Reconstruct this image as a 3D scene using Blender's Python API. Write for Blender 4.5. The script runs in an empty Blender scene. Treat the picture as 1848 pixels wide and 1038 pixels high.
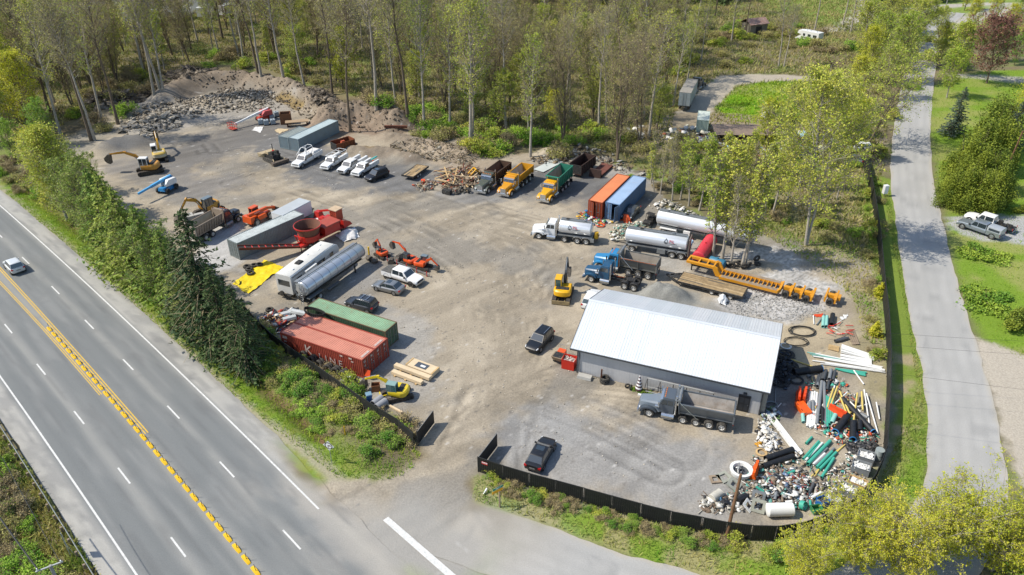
import bpy,math,random
import numpy as np
from mathutils import Vector,Matrix
# ---------------------------------------------------------------- camera, sky, sun, exposure
SC=bpy.context.scene
COL=SC.collection
PI=math.pi
R_=math.radians
FPX,PITCH,ROLL,CAM_H=1372.5,R_(31.3),R_(-0.608),54.04     # surveyed from the containers and lane dashes
_c,_s=math.cos(PITCH),math.sin(PITCH)
_r,_u,CF=Vector((1,0,0)),Vector((0,_s,_c)),Vector((0,_c,-_s))
CR=_r*math.cos(ROLL)+_u*math.sin(ROLL)
CU=-_r*math.sin(ROLL)+_u*math.cos(ROLL)
cam_d=bpy.data.cameras.new('camera');cam=bpy.data.objects.new('camera',cam_d);COL.objects.link(cam)
cam.matrix_world=Matrix(((CR.x,CU.x,-CF.x,0),(CR.y,CU.y,-CF.y,0),(CR.z,CU.z,-CF.z,CAM_H),(0,0,0,1)))
cam_d.sensor_fit='HORIZONTAL';cam_d.sensor_width=36;cam_d.lens=36*FPX/1848
cam_d.clip_start=0.5;cam_d.clip_end=5000
SC.camera=cam
SUN_EL,SUN_AZ=R_(50),R_(183)                 # direction towards the sun, measured from +X
w=bpy.data.worlds.new('World');SC.world=w;w.use_nodes=True
_nt=w.node_tree;_bg=_nt.nodes['Background']
_sky=_nt.nodes.new('ShaderNodeTexSky');_sky.sky_type='NISHITA';_sky.sun_disc=False
_sky.sun_elevation=SUN_EL;_sky.sun_rotation=PI/2 -SUN_AZ
_sky.air_density=1.0;_sky.dust_density=0.8;_sky.ozone_density=1.0
_nt.links.new(_sky.outputs['Color'],_bg.inputs['Color']);_bg.inputs['Strength'].default_value=0.15
_sd=bpy.data.lights.new('sun','SUN');_so=bpy.data.objects.new('sun',_sd);COL.objects.link(_so)
_sd.energy=4.2;_sd.angle=R_(0.5);_sd.color=(1.0,0.93,0.82)
_dir=Vector((math.cos(SUN_EL)*math.cos(SUN_AZ),math.cos(SUN_EL)*math.sin(SUN_AZ),math.sin(SUN_EL)))
_so.rotation_euler=_dir.to_track_quat('Z','Y').to_euler();_so.location=(0,0,200)
SC.view_settings.view_transform='Standard';SC.view_settings.look='None'
SC.view_settings.exposure=0.42;SC.view_settings.gamma=1.0;SC.view_settings.use_curve_mapping=False
SC.cycles.max_bounces=6;SC.cycles.diffuse_bounces=3;SC.cycles.glossy_bounces=3
SC.cycles.transmission_bounces=4;SC.cycles.transparent_max_bounces=6
SC.cycles.caustics_reflective=False;SC.cycles.caustics_refractive=False
SC.cycles.sample_clamp_indirect=6.0
SC.cycles.use_denoising=True;SC.cycles.denoiser='OPENIMAGEDENOISE';SC.cycles.denoising_input_passes='RGB_ALBEDO_NORMAL';SC.cycles.denoising_prefilter='ACCURATE'
random.seed(7);RNG=np.random.default_rng(11)
rnd=random.uniform
def G(px,py,z=0.0):
 """survey point: the spot of the place (at height z) that stands at a pixel of the 1848x1038 photograph"""
 d=CR*((px -924)/FPX)+CU*((519 -py)/FPX)+CF
 t=(z -CAM_H)/d.z
 return Vector((d.x*t,d.y*t,z))
# ---------------------------------------------------------------- objects and tags
def tag(o,label=None,cat=None,group=None,kind=None):
 if label:o['label']=label
 if cat:o['category']=cat
 if group:o['group']=group
 if kind or cat:o['kind']=kind or 'thing'
 return o
_O1='zeroth first second third fourth fifth sixth seventh eighth ninth tenth eleventh twelfth thirteenth fourteenth fifteenth sixteenth seventeenth eighteenth nineteenth'.split()
def nth(n):
 if n < 20:return _O1[n]
 t,u=divmod(n,10);return ('twentieth','thirtieth','fortieth')[t -2] if u == 0 else ('twenty-','thirty-','forty-')[t -2]+_O1[u]
def thing(name,label,cat,loc=(0,0,0),yaw=0.0,group=None):
 o=bpy.data.objects.new(name,None);COL.objects.link(o)
 o.empty_display_size=0.3
 o.location=loc;o.rotation_euler=(0,0,yaw)
 return tag(o,label,cat,group)
def link_mesh(name,me,parent=None,loc=None,rot=None):
 o=bpy.data.objects.new(name,me);COL.objects.link(o)
 if parent is not None:o.parent=parent
 if loc is not None:o.location=loc
 if rot is not None:o.rotation_euler=rot
 return o
def copy_tree(o,parent=None):
 c=o.copy();COL.objects.link(c);c.parent=parent
 for ch in list(o.children):copy_tree(ch,c)
 return c
class MB:
 """collects shapes; build() links them as ONE mesh object"""
 def __init__(self):self.v=[];self.f=[];self.m=[]
 def add(self,vs,fs,mi=0):
  n=len(self.v);self.v += [tuple(p) for p in vs]
  for f in fs:self.f.append(tuple(i+n for i in f));self.m.append(mi)
  return self
 def box(self,x0,x1,y0,y1,z0,z1,mi=0,tx=0,ty=0):
  v=[(x0,y0,z0),(x1,y0,z0),(x1,y1,z0),(x0,y1,z0),
             (x0+tx,y0+ty,z1),(x1 -tx,y0+ty,z1),(x1 -tx,y1 -ty,z1),(x0+tx,y1 -ty,z1)]
  return self.add(v,[(0,3,2,1),(4,5,6,7),(0,1,5,4),(1,2,6,5),(2,3,7,6),(3,0,4,7)],mi)
 def hexa(self,v,mi=0):
  return self.add(v,[(0,3,2,1),(4,5,6,7),(0,1,5,4),(1,2,6,5),(2,3,7,6),(3,0,4,7)],mi)
 def bar(self,p,q,w,h,mi=0,w2=None,h2=None):
  p=Vector(p);q=Vector(q);d=(q -p)
  if d.length < 1e-6:return self
  d.normalize();up=Vector((0,0,1)) if abs(d.z) < 0.97 else Vector((0,1,0))
  s=d.cross(up).normalized();u=s.cross(d).normalized()
  w2=w if w2 is None else w2;h2=h if h2 is None else h2
  a=[p+s*sx*w/2+u*sz*h/2 for sx,sz in ((-1,-1),(1,-1),(1,1),(-1,1))]
  b=[q+s*sx*w2/2+u*sz*h2/2 for sx,sz in ((-1,-1),(1,-1),(1,1),(-1,1))]
  return self.add(a+b,[(0,1,2,3),(7,6,5,4),(0,4,5,1),(1,5,6,2),(2,6,7,3),(3,7,4,0)],mi)
 def cyl(self,p,q,r,r2=None,n=10,mi=0,caps=True):
  p=Vector(p);q=Vector(q);d=(q -p).normalized()
  up=Vector((0,0,1)) if abs(d.z) < 0.97 else Vector((0,1,0))
  s=d.cross(up).normalized();u=s.cross(d).normalized();r2=r if r2 is None else r2
  vs=[]
  for c,rr in ((p,r),(q,r2)):
   for i in range(n):
    a=2*PI*i/n;vs.append(c+s*math.cos(a)*rr+u*math.sin(a)*rr)
  fs=[(i,(i+1) % n,n+(i+1) % n,n+i) for i in range(n)]
  if caps:fs += [tuple(range(n))[::-1],tuple(range(n,2*n))]
  return self.add(vs,fs,mi)
 def pipe(self,p,q,r,ri,n=12,mi=0):
  """open hollow pipe"""
  p=Vector(p);q=Vector(q);d=(q -p).normalized()
  up=Vector((0,0,1)) if abs(d.z) < 0.97 else Vector((0,1,0))
  s=d.cross(up).normalized();u=s.cross(d).normalized();vs=[]
  for c,rr in ((p,r),(q,r),(q,ri),(p,ri)):
   for i in range(n):
    a=2*PI*i/n;vs.append(c+s*math.cos(a)*rr+u*math.sin(a)*rr)
  fs=[]
  for k in range(4):
   k2=(k+1) % 4
   fs += [(k*n+i,k*n+(i+1) % n,k2*n+(i+1) % n,k2*n+i) for i in range(n)]
  return self.add(vs,fs,mi)
 def tube(self,path,r,n=6,mi=0,closed=False):
  pts=[Vector(p) for p in path];m=len(pts);vs=[]
  for k,p in enumerate(pts):
   a=pts[(k -1) % m] if (k > 0 or closed) else p;b=pts[(k+1) % m] if (k < m -1 or closed) else p
   d=(b -a).normalized();up=Vector((0,0,1)) if abs(d.z) < 0.95 else Vector((0,1,0))
   s=d.cross(up).normalized();u=s.cross(d).normalized()
   rr=r[k] if isinstance(r,(list,tuple)) else r
   for i in range(n):
    t=2*PI*i/n;vs.append(p+s*math.cos(t)*rr+u*math.sin(t)*rr)
  fs=[]
  for k in range(m if closed else m -1):
   k2=(k+1) % m
   fs += [(k*n+i,k*n+(i+1) % n,k2*n+(i+1) % n,k2*n+i) for i in range(n)]
  if not closed:fs += [tuple(range(n))[::-1],tuple(range((m -1)*n,m*n))]
  return self.add(vs,fs,mi)
 def prism(self,pts,y0,y1,mi=0):
  """profile in x,z swept along y"""
  n=len(pts);vs=[(x,y0,z) for x,z in pts]+[(x,y1,z) for x,z in pts]
  fs=[(i,(i+1) % n,n+(i+1) % n,n+i) for i in range(n)]+[tuple(range(n))[::-1],tuple(range(n,2*n))]
  return self.add(vs,fs,mi)
 def slab(self,pts,z0,z1,mi=0):
  """outline in x,y between two heights"""
  n=len(pts);vs=[(x,y,z0) for x,y in pts]+[(x,y,z1) for x,y in pts]
  fs=[(i,(i+1) % n,n+(i+1) % n,n+i) for i in range(n)]+[tuple(range(n))[::-1],tuple(range(n,2*n))]
  return self.add(vs,fs,mi)
 def loft(self,rings,mi=0,caps=True):
  n=len(rings[0]);vs=[p for r in rings for p in r];fs=[]
  for k in range(len(rings) -1):
   fs += [(k*n+i,k*n+(i+1) % n,(k+1)*n+(i+1) % n,(k+1)*n+i) for i in range(n)]
  if caps:fs += [tuple(range(n))[::-1],tuple(range((len(rings) -1)*n,len(rings)*n))]
  return self.add(vs,fs,mi)
 def lathe_y(self,prof,n=16,mi=0,c=(0,0,0),closed=False):
  """profile (radius, y) spun about the y axis"""
  m=len(prof);vs=[]
  for r,y in prof:
   for i in range(n):
    a=2*PI*i/n;vs.append((c[0]+r*math.cos(a),c[1]+y,c[2]+r*math.sin(a)))
  fs=[]
  for k in range(m if closed else m -1):
   k2=(k+1) % m
   fs += [(k*n+i,k*n+(i+1) % n,k2*n+(i+1) % n,k2*n+i) for i in range(n)]
  return self.add(vs,fs,mi)
 def lathe_z(self,prof,n=16,mi=0,c=(0,0,0)):
  m=len(prof);vs=[]
  for r,z in prof:
   for i in range(n):
    a=2*PI*i/n;vs.append((c[0]+r*math.cos(a),c[1]+r*math.sin(a),c[2]+z))
  fs=[]
  for k in range(m -1):
   fs += [(k*n+i,k*n+(i+1) % n,(k+1)*n+(i+1) % n,(k+1)*n+i) for i in range(n)]
  return self.add(vs,fs,mi)
 def quad(self,a,b,c,d,mi=0):return self.add([a,b,c,d],[(0,1,2,3)],mi)
 def plate(self,pts,t,mi=0):
  """flat panel of four points given a thickness along its normal"""
  a,b,c,d=[Vector(p) for p in pts];n=(b -a).cross(d -a).normalized()*t
  return self.hexa([a,b,c,d,a+n,b+n,c+n,d+n],mi)
 def ell(self,x0,x1,ry,rz,zc,n=20,dome=0.25,mi=0,yc=0):
  """lying tank along x with domed ends"""
  rings=[]
  for x,k in ((x0,.3),(x0+dome*.3,.72),(x0+dome*.75,.93),(x0+dome*1.2,1),(x1 -dome*1.2,1),(x1 -dome*.75,.93),(x1 -dome*.3,.72),(x1,.3)):
   rings.append([(x,yc+math.cos(2*PI*i/n)*ry*k,zc+math.sin(2*PI*i/n)*rz*k) for i in range(n)])
  return self.loft(rings,mi)
 def move(self,M):
  self.v=[tuple(M @ Vector(p)) for p in self.v];return self
 def mesh(self,name,mats,smooth=True,ang=38):
  me=bpy.data.meshes.new(name);me.from_pydata(self.v,[],self.f)
  ml=mats if isinstance(mats,(list,tuple)) else [mats]
  for x in ml:me.materials.append(x)
  if len(ml) > 1:me.polygons.foreach_set('material_index',self.m)
  if smooth:
   me.polygons.foreach_set('use_smooth',[True]*len(me.polygons))
   me.set_sharp_from_angle(angle=R_(ang))
  me.update();return me
 def build(self,name,mats,parent=None,loc=None,rot=None,smooth=True,ang=38):
  return link_mesh(name,self.mesh(name,mats,smooth,ang),parent,loc,rot)
def np_mesh(name,V,F,mats,attrs=None,midx=None,smooth=False):
 """mesh straight from arrays; F is (m,3) or (m,4)"""
 V=np.asarray(V,np.float32);F=np.asarray(F,np.int32);m,k=F.shape
 me=bpy.data.meshes.new(name);me.vertices.add(len(V));me.vertices.foreach_set('co',V.ravel())
 me.loops.add(m*k);me.loops.foreach_set('vertex_index',F.ravel())
 me.polygons.add(m);me.polygons.foreach_set('loop_start',np.arange(0,m*k,k,dtype=np.int32))
 for x in (mats if isinstance(mats,(list,tuple)) else [mats]):me.materials.append(x)
 if midx is not None:me.polygons.foreach_set('material_index',np.asarray(midx,np.int32))
 me.update(calc_edges=True)
 if smooth:me.polygons.foreach_set('use_smooth',np.ones(m,bool))
 for an,arr in (attrs or {}).items():
  arr=np.asarray(arr,np.float32)
  if arr.ndim == 1:
   a=me.attributes.new(an,'FLOAT','POINT');a.data.foreach_set('value',arr)
  else:
   a=me.attributes.new(an,'FLOAT_COLOR','POINT')
   if arr.shape[1] == 3:arr=np.concatenate([arr,np.ones((len(arr),1),np.float32)],1)
   a.data.foreach_set('color',arr.ravel())
 me.validate();return me
# ---------------------------------------------------------------- materials (all procedural)
def hexc(h):
 h=h.lstrip('#');o=[]
 for i in (0,2,4):
  c=int(h[i:i+2],16)/255;o.append(c/12.92 if c <= 0.04045 else ((c+0.055)/1.055)** 2.4)
 return tuple(o)
MATS={}
def mat(name,col,rough=0.6,metal=0.0,var=0.15,scale=1.5,dirt=0.0,dirtcol='#8d8270',bump=0.0,bscale=12,coat=0.0,spec=0.5,streak=0.0):
 if name in MATS:return MATS[name]
 c=hexc(col) if isinstance(col,str) else col
 m=bpy.data.materials.new(name);m.use_nodes=True;nt=m.node_tree;N=nt.nodes;L=nt.links
 b=N['Principled BSDF'];b.inputs['Roughness'].default_value=rough;b.inputs['Metallic'].default_value=metal
 b.inputs['Specular IOR Level'].default_value=spec
 if coat:b.inputs['Coat Weight'].default_value=coat;b.inputs['Coat Roughness'].default_value=0.08
 tc=N.new('ShaderNodeTexCoord')
 n1=N.new('ShaderNodeTexNoise');n1.inputs['Scale'].default_value=scale;n1.inputs['Detail'].default_value=6;n1.inputs['Roughness'].default_value=0.65
 L.new(tc.outputs['Object'],n1.inputs['Vector'])
 mr=N.new('ShaderNodeMapRange');mr.inputs['From Min'].default_value=0.3;mr.inputs['From Max'].default_value=0.7
 mr.inputs['To Min'].default_value=1 -var;mr.inputs['To Max'].default_value=1+var*0.7
 L.new(n1.outputs['Fac'],mr.inputs['Value'])
 mx=N.new('ShaderNodeMix');mx.data_type='RGBA';mx.blend_type='MULTIPLY';mx.inputs['Factor'].default_value=1
 mx.inputs['A'].default_value=(*c,1);L.new(mr.outputs['Result'],mx.inputs['B']);out=mx.outputs['Result']
 if dirt:
  n2=N.new('ShaderNodeTexNoise');n2.inputs['Scale'].default_value=scale*1.7+0.6;n2.inputs['Detail'].default_value=8;n2.inputs['Roughness'].default_value=0.75
  L.new(tc.outputs['Object'],n2.inputs['Vector'])
  m2=N.new('ShaderNodeMapRange');m2.inputs['From Min'].default_value=0.62 -dirt*0.35;m2.inputs['From Max'].default_value=0.85 -dirt*0.2
  L.new(n2.outputs['Fac'],m2.inputs['Value'])
  mm=N.new('ShaderNodeMath');mm.operation='MULTIPLY';mm.inputs[1].default_value=min(0.9,0.35+dirt*0.6);L.new(m2.outputs['Result'],mm.inputs[0])
  md=N.new('ShaderNodeMix');md.data_type='RGBA';L.new(mm.outputs['Value'],md.inputs['Factor'])
  L.new(out,md.inputs['A']);md.inputs['B'].default_value=(*hexc(dirtcol),1);out=md.outputs['Result']
  mrr=N.new('ShaderNodeMapRange');mrr.inputs['To Min'].default_value=rough;mrr.inputs['To Max'].default_value=0.85
  L.new(mm.outputs['Value'],mrr.inputs['Value']);L.new(mrr.outputs['Result'],b.inputs['Roughness'])
 if streak:                                            # rust and grime run down the sheet
  mp=N.new('ShaderNodeMapping');mp.inputs['Scale'].default_value=(3.2,3.2,0.22);L.new(tc.outputs['Object'],mp.inputs['Vector'])
  n4=N.new('ShaderNodeTexNoise');n4.inputs['Scale'].default_value=1.6;n4.inputs['Detail'].default_value=6;n4.inputs['Roughness'].default_value=0.7;L.new(mp.outputs['Vector'],n4.inputs['Vector'])
  m4=N.new('ShaderNodeMapRange');m4.inputs['From Min'].default_value=0.52;m4.inputs['From Max'].default_value=0.72;m4.inputs['To Max'].default_value=streak;L.new(n4.outputs['Fac'],m4.inputs['Value'])
  ms=N.new('ShaderNodeMix');ms.data_type='RGBA';L.new(m4.outputs['Result'],ms.inputs['Factor']);L.new(out,ms.inputs['A']);ms.inputs['B'].default_value=(*hexc(dirtcol),1);out=ms.outputs['Result']
 L.new(out,b.inputs['Base Color'])
 if bump:
  n3=N.new('ShaderNodeTexNoise');n3.inputs['Scale'].default_value=bscale;n3.inputs['Detail'].default_value=5
  L.new(tc.outputs['Object'],n3.inputs['Vector'])
  bp=N.new('ShaderNodeBump');bp.inputs['Strength'].default_value=bump;bp.inputs['Distance'].default_value=0.05
  L.new(n3.outputs['Fac'],bp.inputs['Height']);L.new(bp.outputs['Normal'],b.inputs['Normal'])
 MATS[name]=m;return m
def leafmat(name,c1,c2,trans=0.35,rough=0.6):
 """leaf colour runs between two hues by the leaf's own tint and by the plant"""
 if name in MATS:return MATS[name]
 m=bpy.data.materials.new(name);m.use_nodes=True;nt=m.node_tree;N=nt.nodes;L=nt.links
 b=N['Principled BSDF'];b.inputs['Roughness'].default_value=rough;b.inputs['Specular IOR Level'].default_value=0.25
 at=N.new('ShaderNodeAttribute');at.attribute_name='tint'
 oi=N.new('ShaderNodeObjectInfo')
 ad=N.new('ShaderNodeMath');ad.operation='MULTIPLY_ADD';ad.inputs[1].default_value=0.5;L.new(oi.outputs['Random'],ad.inputs[0]);
 sb=N.new('ShaderNodeMath');sb.operation='SUBTRACT';sb.inputs[1].default_value=0.25
 L.new(at.outputs['Fac'],ad.inputs[2]);L.new(ad.outputs['Value'],sb.inputs[0]);sb.use_clamp=True
 mx=N.new('ShaderNodeMix');mx.data_type='RGBA';L.new(sb.outputs['Value'],mx.inputs['Factor'])
 mx.inputs['A'].default_value=(*hexc(c1),1);mx.inputs['B'].default_value=(*hexc(c2),1)
 L.new(mx.outputs['Result'],b.inputs['Base Color'])
 tr=N.new('ShaderNodeBsdfTranslucent');L.new(mx.outputs['Result'],tr.inputs['Color'])
 ms=N.new('ShaderNodeMixShader');ms.inputs['Fac'].default_value=trans
 L.new(b.outputs['BSDF'],ms.inputs[1]);L.new(tr.outputs['BSDF'],ms.inputs[2]);L.new(ms.outputs['Shader'],N['Material Output'].inputs['Surface'])
 MATS[name]=m;return m
def groundmat(name,speck=0.35,sscale=7.0,bump=0.5,rough=0.95,big=0.0):
 """surface colour from the survey layer 'col', broken up by fine grit"""
 m=bpy.data.materials.new(name);m.use_nodes=True;nt=m.node_tree;N=nt.nodes;L=nt.links
 b=N['Principled BSDF'];b.inputs['Roughness'].default_value=rough;b.inputs['Specular IOR Level'].default_value=0.15
 at=N.new('ShaderNodeAttribute');at.attribute_name='col'
 tc=N.new('ShaderNodeTexCoord')
 n1=N.new('ShaderNodeTexNoise');n1.inputs['Scale'].default_value=sscale;n1.inputs['Detail'].default_value=8;n1.inputs['Roughness'].default_value=0.8
 L.new(tc.outputs['Object'],n1.inputs['Vector'])
 mr=N.new('ShaderNodeMapRange');mr.inputs['From Min'].default_value=0.3;mr.inputs['From Max'].default_value=0.7
 mr.inputs['To Min'].default_value=1 -speck;mr.inputs['To Max'].default_value=1+speck
 L.new(n1.outputs['Fac'],mr.inputs['Value'])
 mx=N.new('ShaderNodeMix');mx.data_type='RGBA';mx.blend_type='MULTIPLY';L.new(at.outputs['Alpha'],mx.inputs['Factor'])
 L.new(at.outputs['Color'],mx.inputs['A']);L.new(mr.outputs['Result'],mx.inputs['B'])
 L.new(mx.outputs['Result'],b.inputs['Base Color'])
 bp=N.new('ShaderNodeBump');bp.inputs['Strength'].default_value=bump;bp.inputs['Distance'].default_value=0.08
 L.new(n1.outputs['Fac'],bp.inputs['Height']);L.new(bp.outputs['Normal'],b.inputs['Normal'])
 MATS[name]=m;return m
BLACK=mat('black_rubber','#1c1c1c',0.9,0,0.25,3,dirt=0.35,dirtcol='#6f685c')
TYRE=mat('tyre_rubber','#2a2927',0.92,0,0.2,2,dirt=0.55,dirtcol='#7d776b')
CHROME=mat('bright_metal','#c9ccce',0.25,0.9,0.1,2)
STEEL=mat('dull_steel','#8f9394',0.5,0.6,0.2,2,dirt=0.25)
FRAME=mat('frame_black','#232425',0.7,0.1,0.25,2,dirt=0.35)
GLASS=mat('dark_glass','#2a3337',0.06,0,0.1,1,spec=1.0,coat=.8)
GLASSB=mat('pale_glass','#5d7f84',0.1,0,0.1,1,spec=0.8)
WHITE=mat('white_paint','#d9dad8',0.35,0,0.05,1,dirt=0.12,coat=0.4)
RED_L=mat('red_lens','#a51512',0.3)
AMBER=mat('amber_lens','#d8741a',0.35)
LAMP=mat('clear_lens','#d6dadb',0.15)
RUST=mat('rust','#5a3626',0.9,0.1,0.35,2,dirt=0.3,dirtcol='#8a5a3a')
WOOD=mat('raw_lumber','#b79a6b',0.85,0,0.2,2)
WOODG=mat('grey_wood','#8a7a66',0.9,0,0.3,2,dirt=0.2)
BARKD=mat('bark_dark','#4a4136',0.95,0,0.35,3,dirt=0.25,dirtcol='#6b6a3a')
CONC=mat('concrete','#a3a19a',0.9,0,0.15,1.5,dirt=0.25,bump=0.3)
# ---------------------------------------------------------------- ground
def _hash(ix,iy,seed):
 h=(ix.astype(np.int64)*374761393+iy.astype(np.int64)*668265263+seed*974634777) & 0x7fffffff
 h=((h ^ (h >> 13))*1274126177) & 0x7fffffff
 return ((h ^ (h >> 16)) & 0xffff)/65535.0
def vnoise(x,y,seed=0):
 x0=np.floor(x);y0=np.floor(y);fx=x -x0;fy=y -y0
 fx=fx*fx*(3 -2*fx);fy=fy*fy*(3 -2*fy)
 a=_hash(x0,y0,seed);b=_hash(x0+1,y0,seed);c=_hash(x0,y0+1,seed);d=_hash(x0+1,y0+1,seed)
 return (a*(1 -fx)+b*fx)*(1 -fy)+(c*(1 -fx)+d*fx)*fy
def fbm(x,y,s,seed=0,oct=4):
 t=0;a=0.5;n=0
 for k in range(oct):
  t=t+a*vnoise(x/s,y/s,seed+k*17);n += a;a *= 0.5;s *= 0.5
 return t/n
def sstep(a,b,x):t=np.clip((x -a)/(b -a),0,1);return t*t*(3 -2*t)
def W2(pts):return np.array([tuple(G(*p))[:2] for p in pts])
def seg_dist(X,Y,P,closed=False):
 d=np.full(X.shape,1e9);n=len(P)
 for i in range(n if closed else n -1):
  a=P[i];b=P[(i+1) % n];ab=b -a;L=ab @ ab+1e-9
  t=np.clip(((X -a[0])*ab[0]+(Y -a[1])*ab[1])/L,0,1)
  d=np.minimum(d,np.hypot(X -a[0] -t*ab[0],Y -a[1] -t*ab[1]))
 return d
def sdf(X,Y,P):
 """negative inside"""
 d=seg_dist(X,Y,P,True);ins=np.zeros(X.shape,bool);n=len(P);j=n -1
 for i in range(n):
  xi,yi=P[i];xj,yj=P[j]
  c=((yi > Y) != (yj > Y)) & (X < (xj -xi)*(Y -yi)/(yj -yi+1e-12)+xi);ins ^= c;j=i
 return np.where(ins,-d,d)
# highway frame: s runs down the road (to the lower right of the photo), o across it towards the yard
HD=np.array([math.cos(R_(-45.9)),math.sin(R_(-45.9))]);HN=np.array([-HD[1],HD[0]])
def hbend(s):return -0.0002*np.minimum(s+48,0)** 2
def H(s,o,z=0.0):
 p=HD*s+HN*(o+hbend(s));return Vector((p[0],p[1],z))
YARD=W2([(757,800),(700,748),(640,702),(560,645),(490,597),(455,560),(400,515),(330,455),(270,412),(215,380),(170,335),(140,300),(110,265),(150,235),
           (200,205),(250,175),(330,150),(420,140),(520,160),(600,185),(700,200),(800,235),(860,268),(930,280),(1000,272),(1080,285),(1140,305),(1185,330),(1200,385),(1340,412),
           (1440,440),(1560,470),(1590,560),(1600,640),(1604,800),(1592,842),(1572,890),(1532,934),(1470,966),(1400,981),(1330,977),(1264,965),(1129,933),(990,894),(868,856),(850,880),(848,905),(860,925),
           (900,990),(820,1060),(690,1010),(577,919),(530,870),(600,855),(680,862),(735,856),(765,822)])
LAWN=W2([(1668,160),(1690,300),(1712,420),(1740,540),(1770,610),(1848,650),(1990,640),(2100,300),(1900,120),(1760,130)])
FIELD=W2([(1290,190),(1330,160),(1400,145),(1500,150),(1560,200),(1500,230),(1400,225),(1320,215)])
DIRT2=W2([(1255,170),(1300,138),(1400,132),(1530,140),(1530,147),(1400,144),(1330,155),(1290,190),(1270,250),(1210,250),(1220,200)])
DRIVE=W2([(1712,395),(1740,388),(1990,390),(1990,470),(1840,440),(1760,430),(1715,415)])
DRIVE2=W2([(1755,610),(1848,640),(2000,660),(2050,1100),(1830,850),(1800,760)])
GRAVEL=W2([(1290,540),(1360,500),(1450,470),(1400,440),(1300,465),(1400,470),(1520,520),(1500,560),(1420,580),(1330,570)])
JUNK2=W2([(1180,215),(1240,200),(1330,200),(1440,215),(1600,250),(1600,300),(1480,300),(1300,285),(1130,265)])
def grids():
 xs=np.concatenate([-62 -np.cumsum(np.geomspace(0.4,40,70))[::-1],np.arange(-62,62,0.31),62+np.cumsum(np.geomspace(0.4,40,70))])
 ys=np.concatenate([[-150,-60,-20,0,12,22,30,35,38],np.arange(40,150,0.31),150+np.cumsum(np.geomspace(0.34,1.2,190)),[330,380,450,600,900,1500]])
 return xs,np.unique(ys)
BERMS=[  # survey line, half width, height
 ([(300,178),(345,158),(395,150),(445,150)],5.5,3.0),([(455,152),(520,165),(570,190),(600,200)],5,3.0),
 ([(590,222),(640,212),(690,214),(715,225)],5.5,3.6),([(700,250),(780,268),(840,280)],4,1.5),
 ([(630,275),(700,278),(745,288)],3.2,1.3),([(170,215),(225,205),(275,196)],4,1.6),([(195,272),(230,262),(250,262)],4,2.0),
 ([(300,215),(370,190),(450,175)],6,0.9),([(990,275),(1060,268),(1110,285)],3,0.9),([(1188,533),(1215,536)],3.0,1.8),([(170,190),(230,180)],3,1.2)]
BERMS=[(W2(p),a,h) for p,a,h in BERMS]
DITCH=np.array([tuple(H(s,27.2))[:2] for s in (-150,-110,-90,-75,-62,-57)])
def hw_so(X,Y):
 s=X*HD[0]+Y*HD[1];return s,X*HN[0]+Y*HN[1] -hbend(s)
def zfield(X,Y):
 z=np.zeros(X.shape)
 for P,a,h in BERMS:
  d=seg_dist(X,Y,P);k=np.clip(1 -d/(a*(0.75+0.5*fbm(X,Y,3,5))),0,1)
  z=np.maximum(z,h*sstep(0,1,k)*(0.7+0.5*fbm(X,Y,1.6,9,4)+.35*(fbm(X,Y,.7,19,2) -.4)))
 d=seg_dist(X,Y,DITCH);z=z -0.7*np.exp(-(d/1.1)** 2)
 yd=sdf(X,Y,YARD);wild=sstep(1.0,6,yd)
 s,o=hw_so(X,Y);wild=wild*(1 -((o > 2) & (o < 25.5) & (s > -500)))*sstep(135,150,Y)
 z=z+wild*(fbm(X,Y,14,3) -0.5)*1.6
 return z
_ZX,_ZY=np.arange(-240,241,1.0),np.arange(20,341,1.0);ZGRID=zfield(*np.meshgrid(_ZX,_ZY))
def ztv(X,Y):
 """ground height by table"""
 fx=np.clip(np.asarray(X,float)+240,0,478.9);fy=np.clip(np.asarray(Y,float) -20,0,318.9);i=fx.astype(int);j=fy.astype(int);a=fx -i;b=fy -j
 return (ZGRID[j,i]*(1 -a)+ZGRID[j,i+1]*a)*(1 -b)+(ZGRID[j+1,i]*(1 -a)+ZGRID[j+1,i+1]*a)*b
def zt(p):return float(ztv(p[0],p[1]))
TRACKS=[  # wheel ruts across the yard
 [(745,990),(800,880),(840,790),(870,700),(890,600),(860,520),(800,460),(700,400),(560,340),(430,300),(330,290)],
 [(700,900),(800,850),(850,760),(960,700),(1080,700),(1180,715)],[(860,560),(880,480),(800,420),(720,380),(600,350)],
 [(420,330),(480,300),(420,280),(350,290)],[(880,640),(940,540),(1000,470),(950,420),(850,390)],[(640,360),(720,350),(800,370),(850,400)],
 [(900,560),(850,480),(740,420)],[(1020,480),(940,420),(820,400),(640,340),(520,310)],[(850,740),(905,600),(870,470),(760,390),(620,320)],
 [(640,905),(740,905),(810,860),(850,780)],[(600,930),(720,930),(820,880),(870,780)],[(930,985),(880,920),(860,850),(870,760)],
 [(860,720),(960,745),(1080,790),(1200,850)],[(520,300),(430,310),(360,300),(330,270)],[(980,470),(900,440),(700,385),(470,320)]]
def smooth_path(P,n=8):
 P=[np.array(p,float) for p in P];Q=[2*P[0] -P[1]]+P+[2*P[-1] -P[-2]];out=[]
 for i in range(1,len(Q) -2):
  a,b,c,d=Q[i -1:i+3]
  for k in range(n):
   t=k/n;out.append(0.5*((2*b)+(c -a)*t+(2*a -5*b+4*c -d)*t*t+(3*b -a -3*c+d)*t** 3))
 out.append(P[-1]);return np.array(out)
def mixc(A,c,k):return A+(np.array(c) -A)*k[...,None]
RUTS=[]
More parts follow.
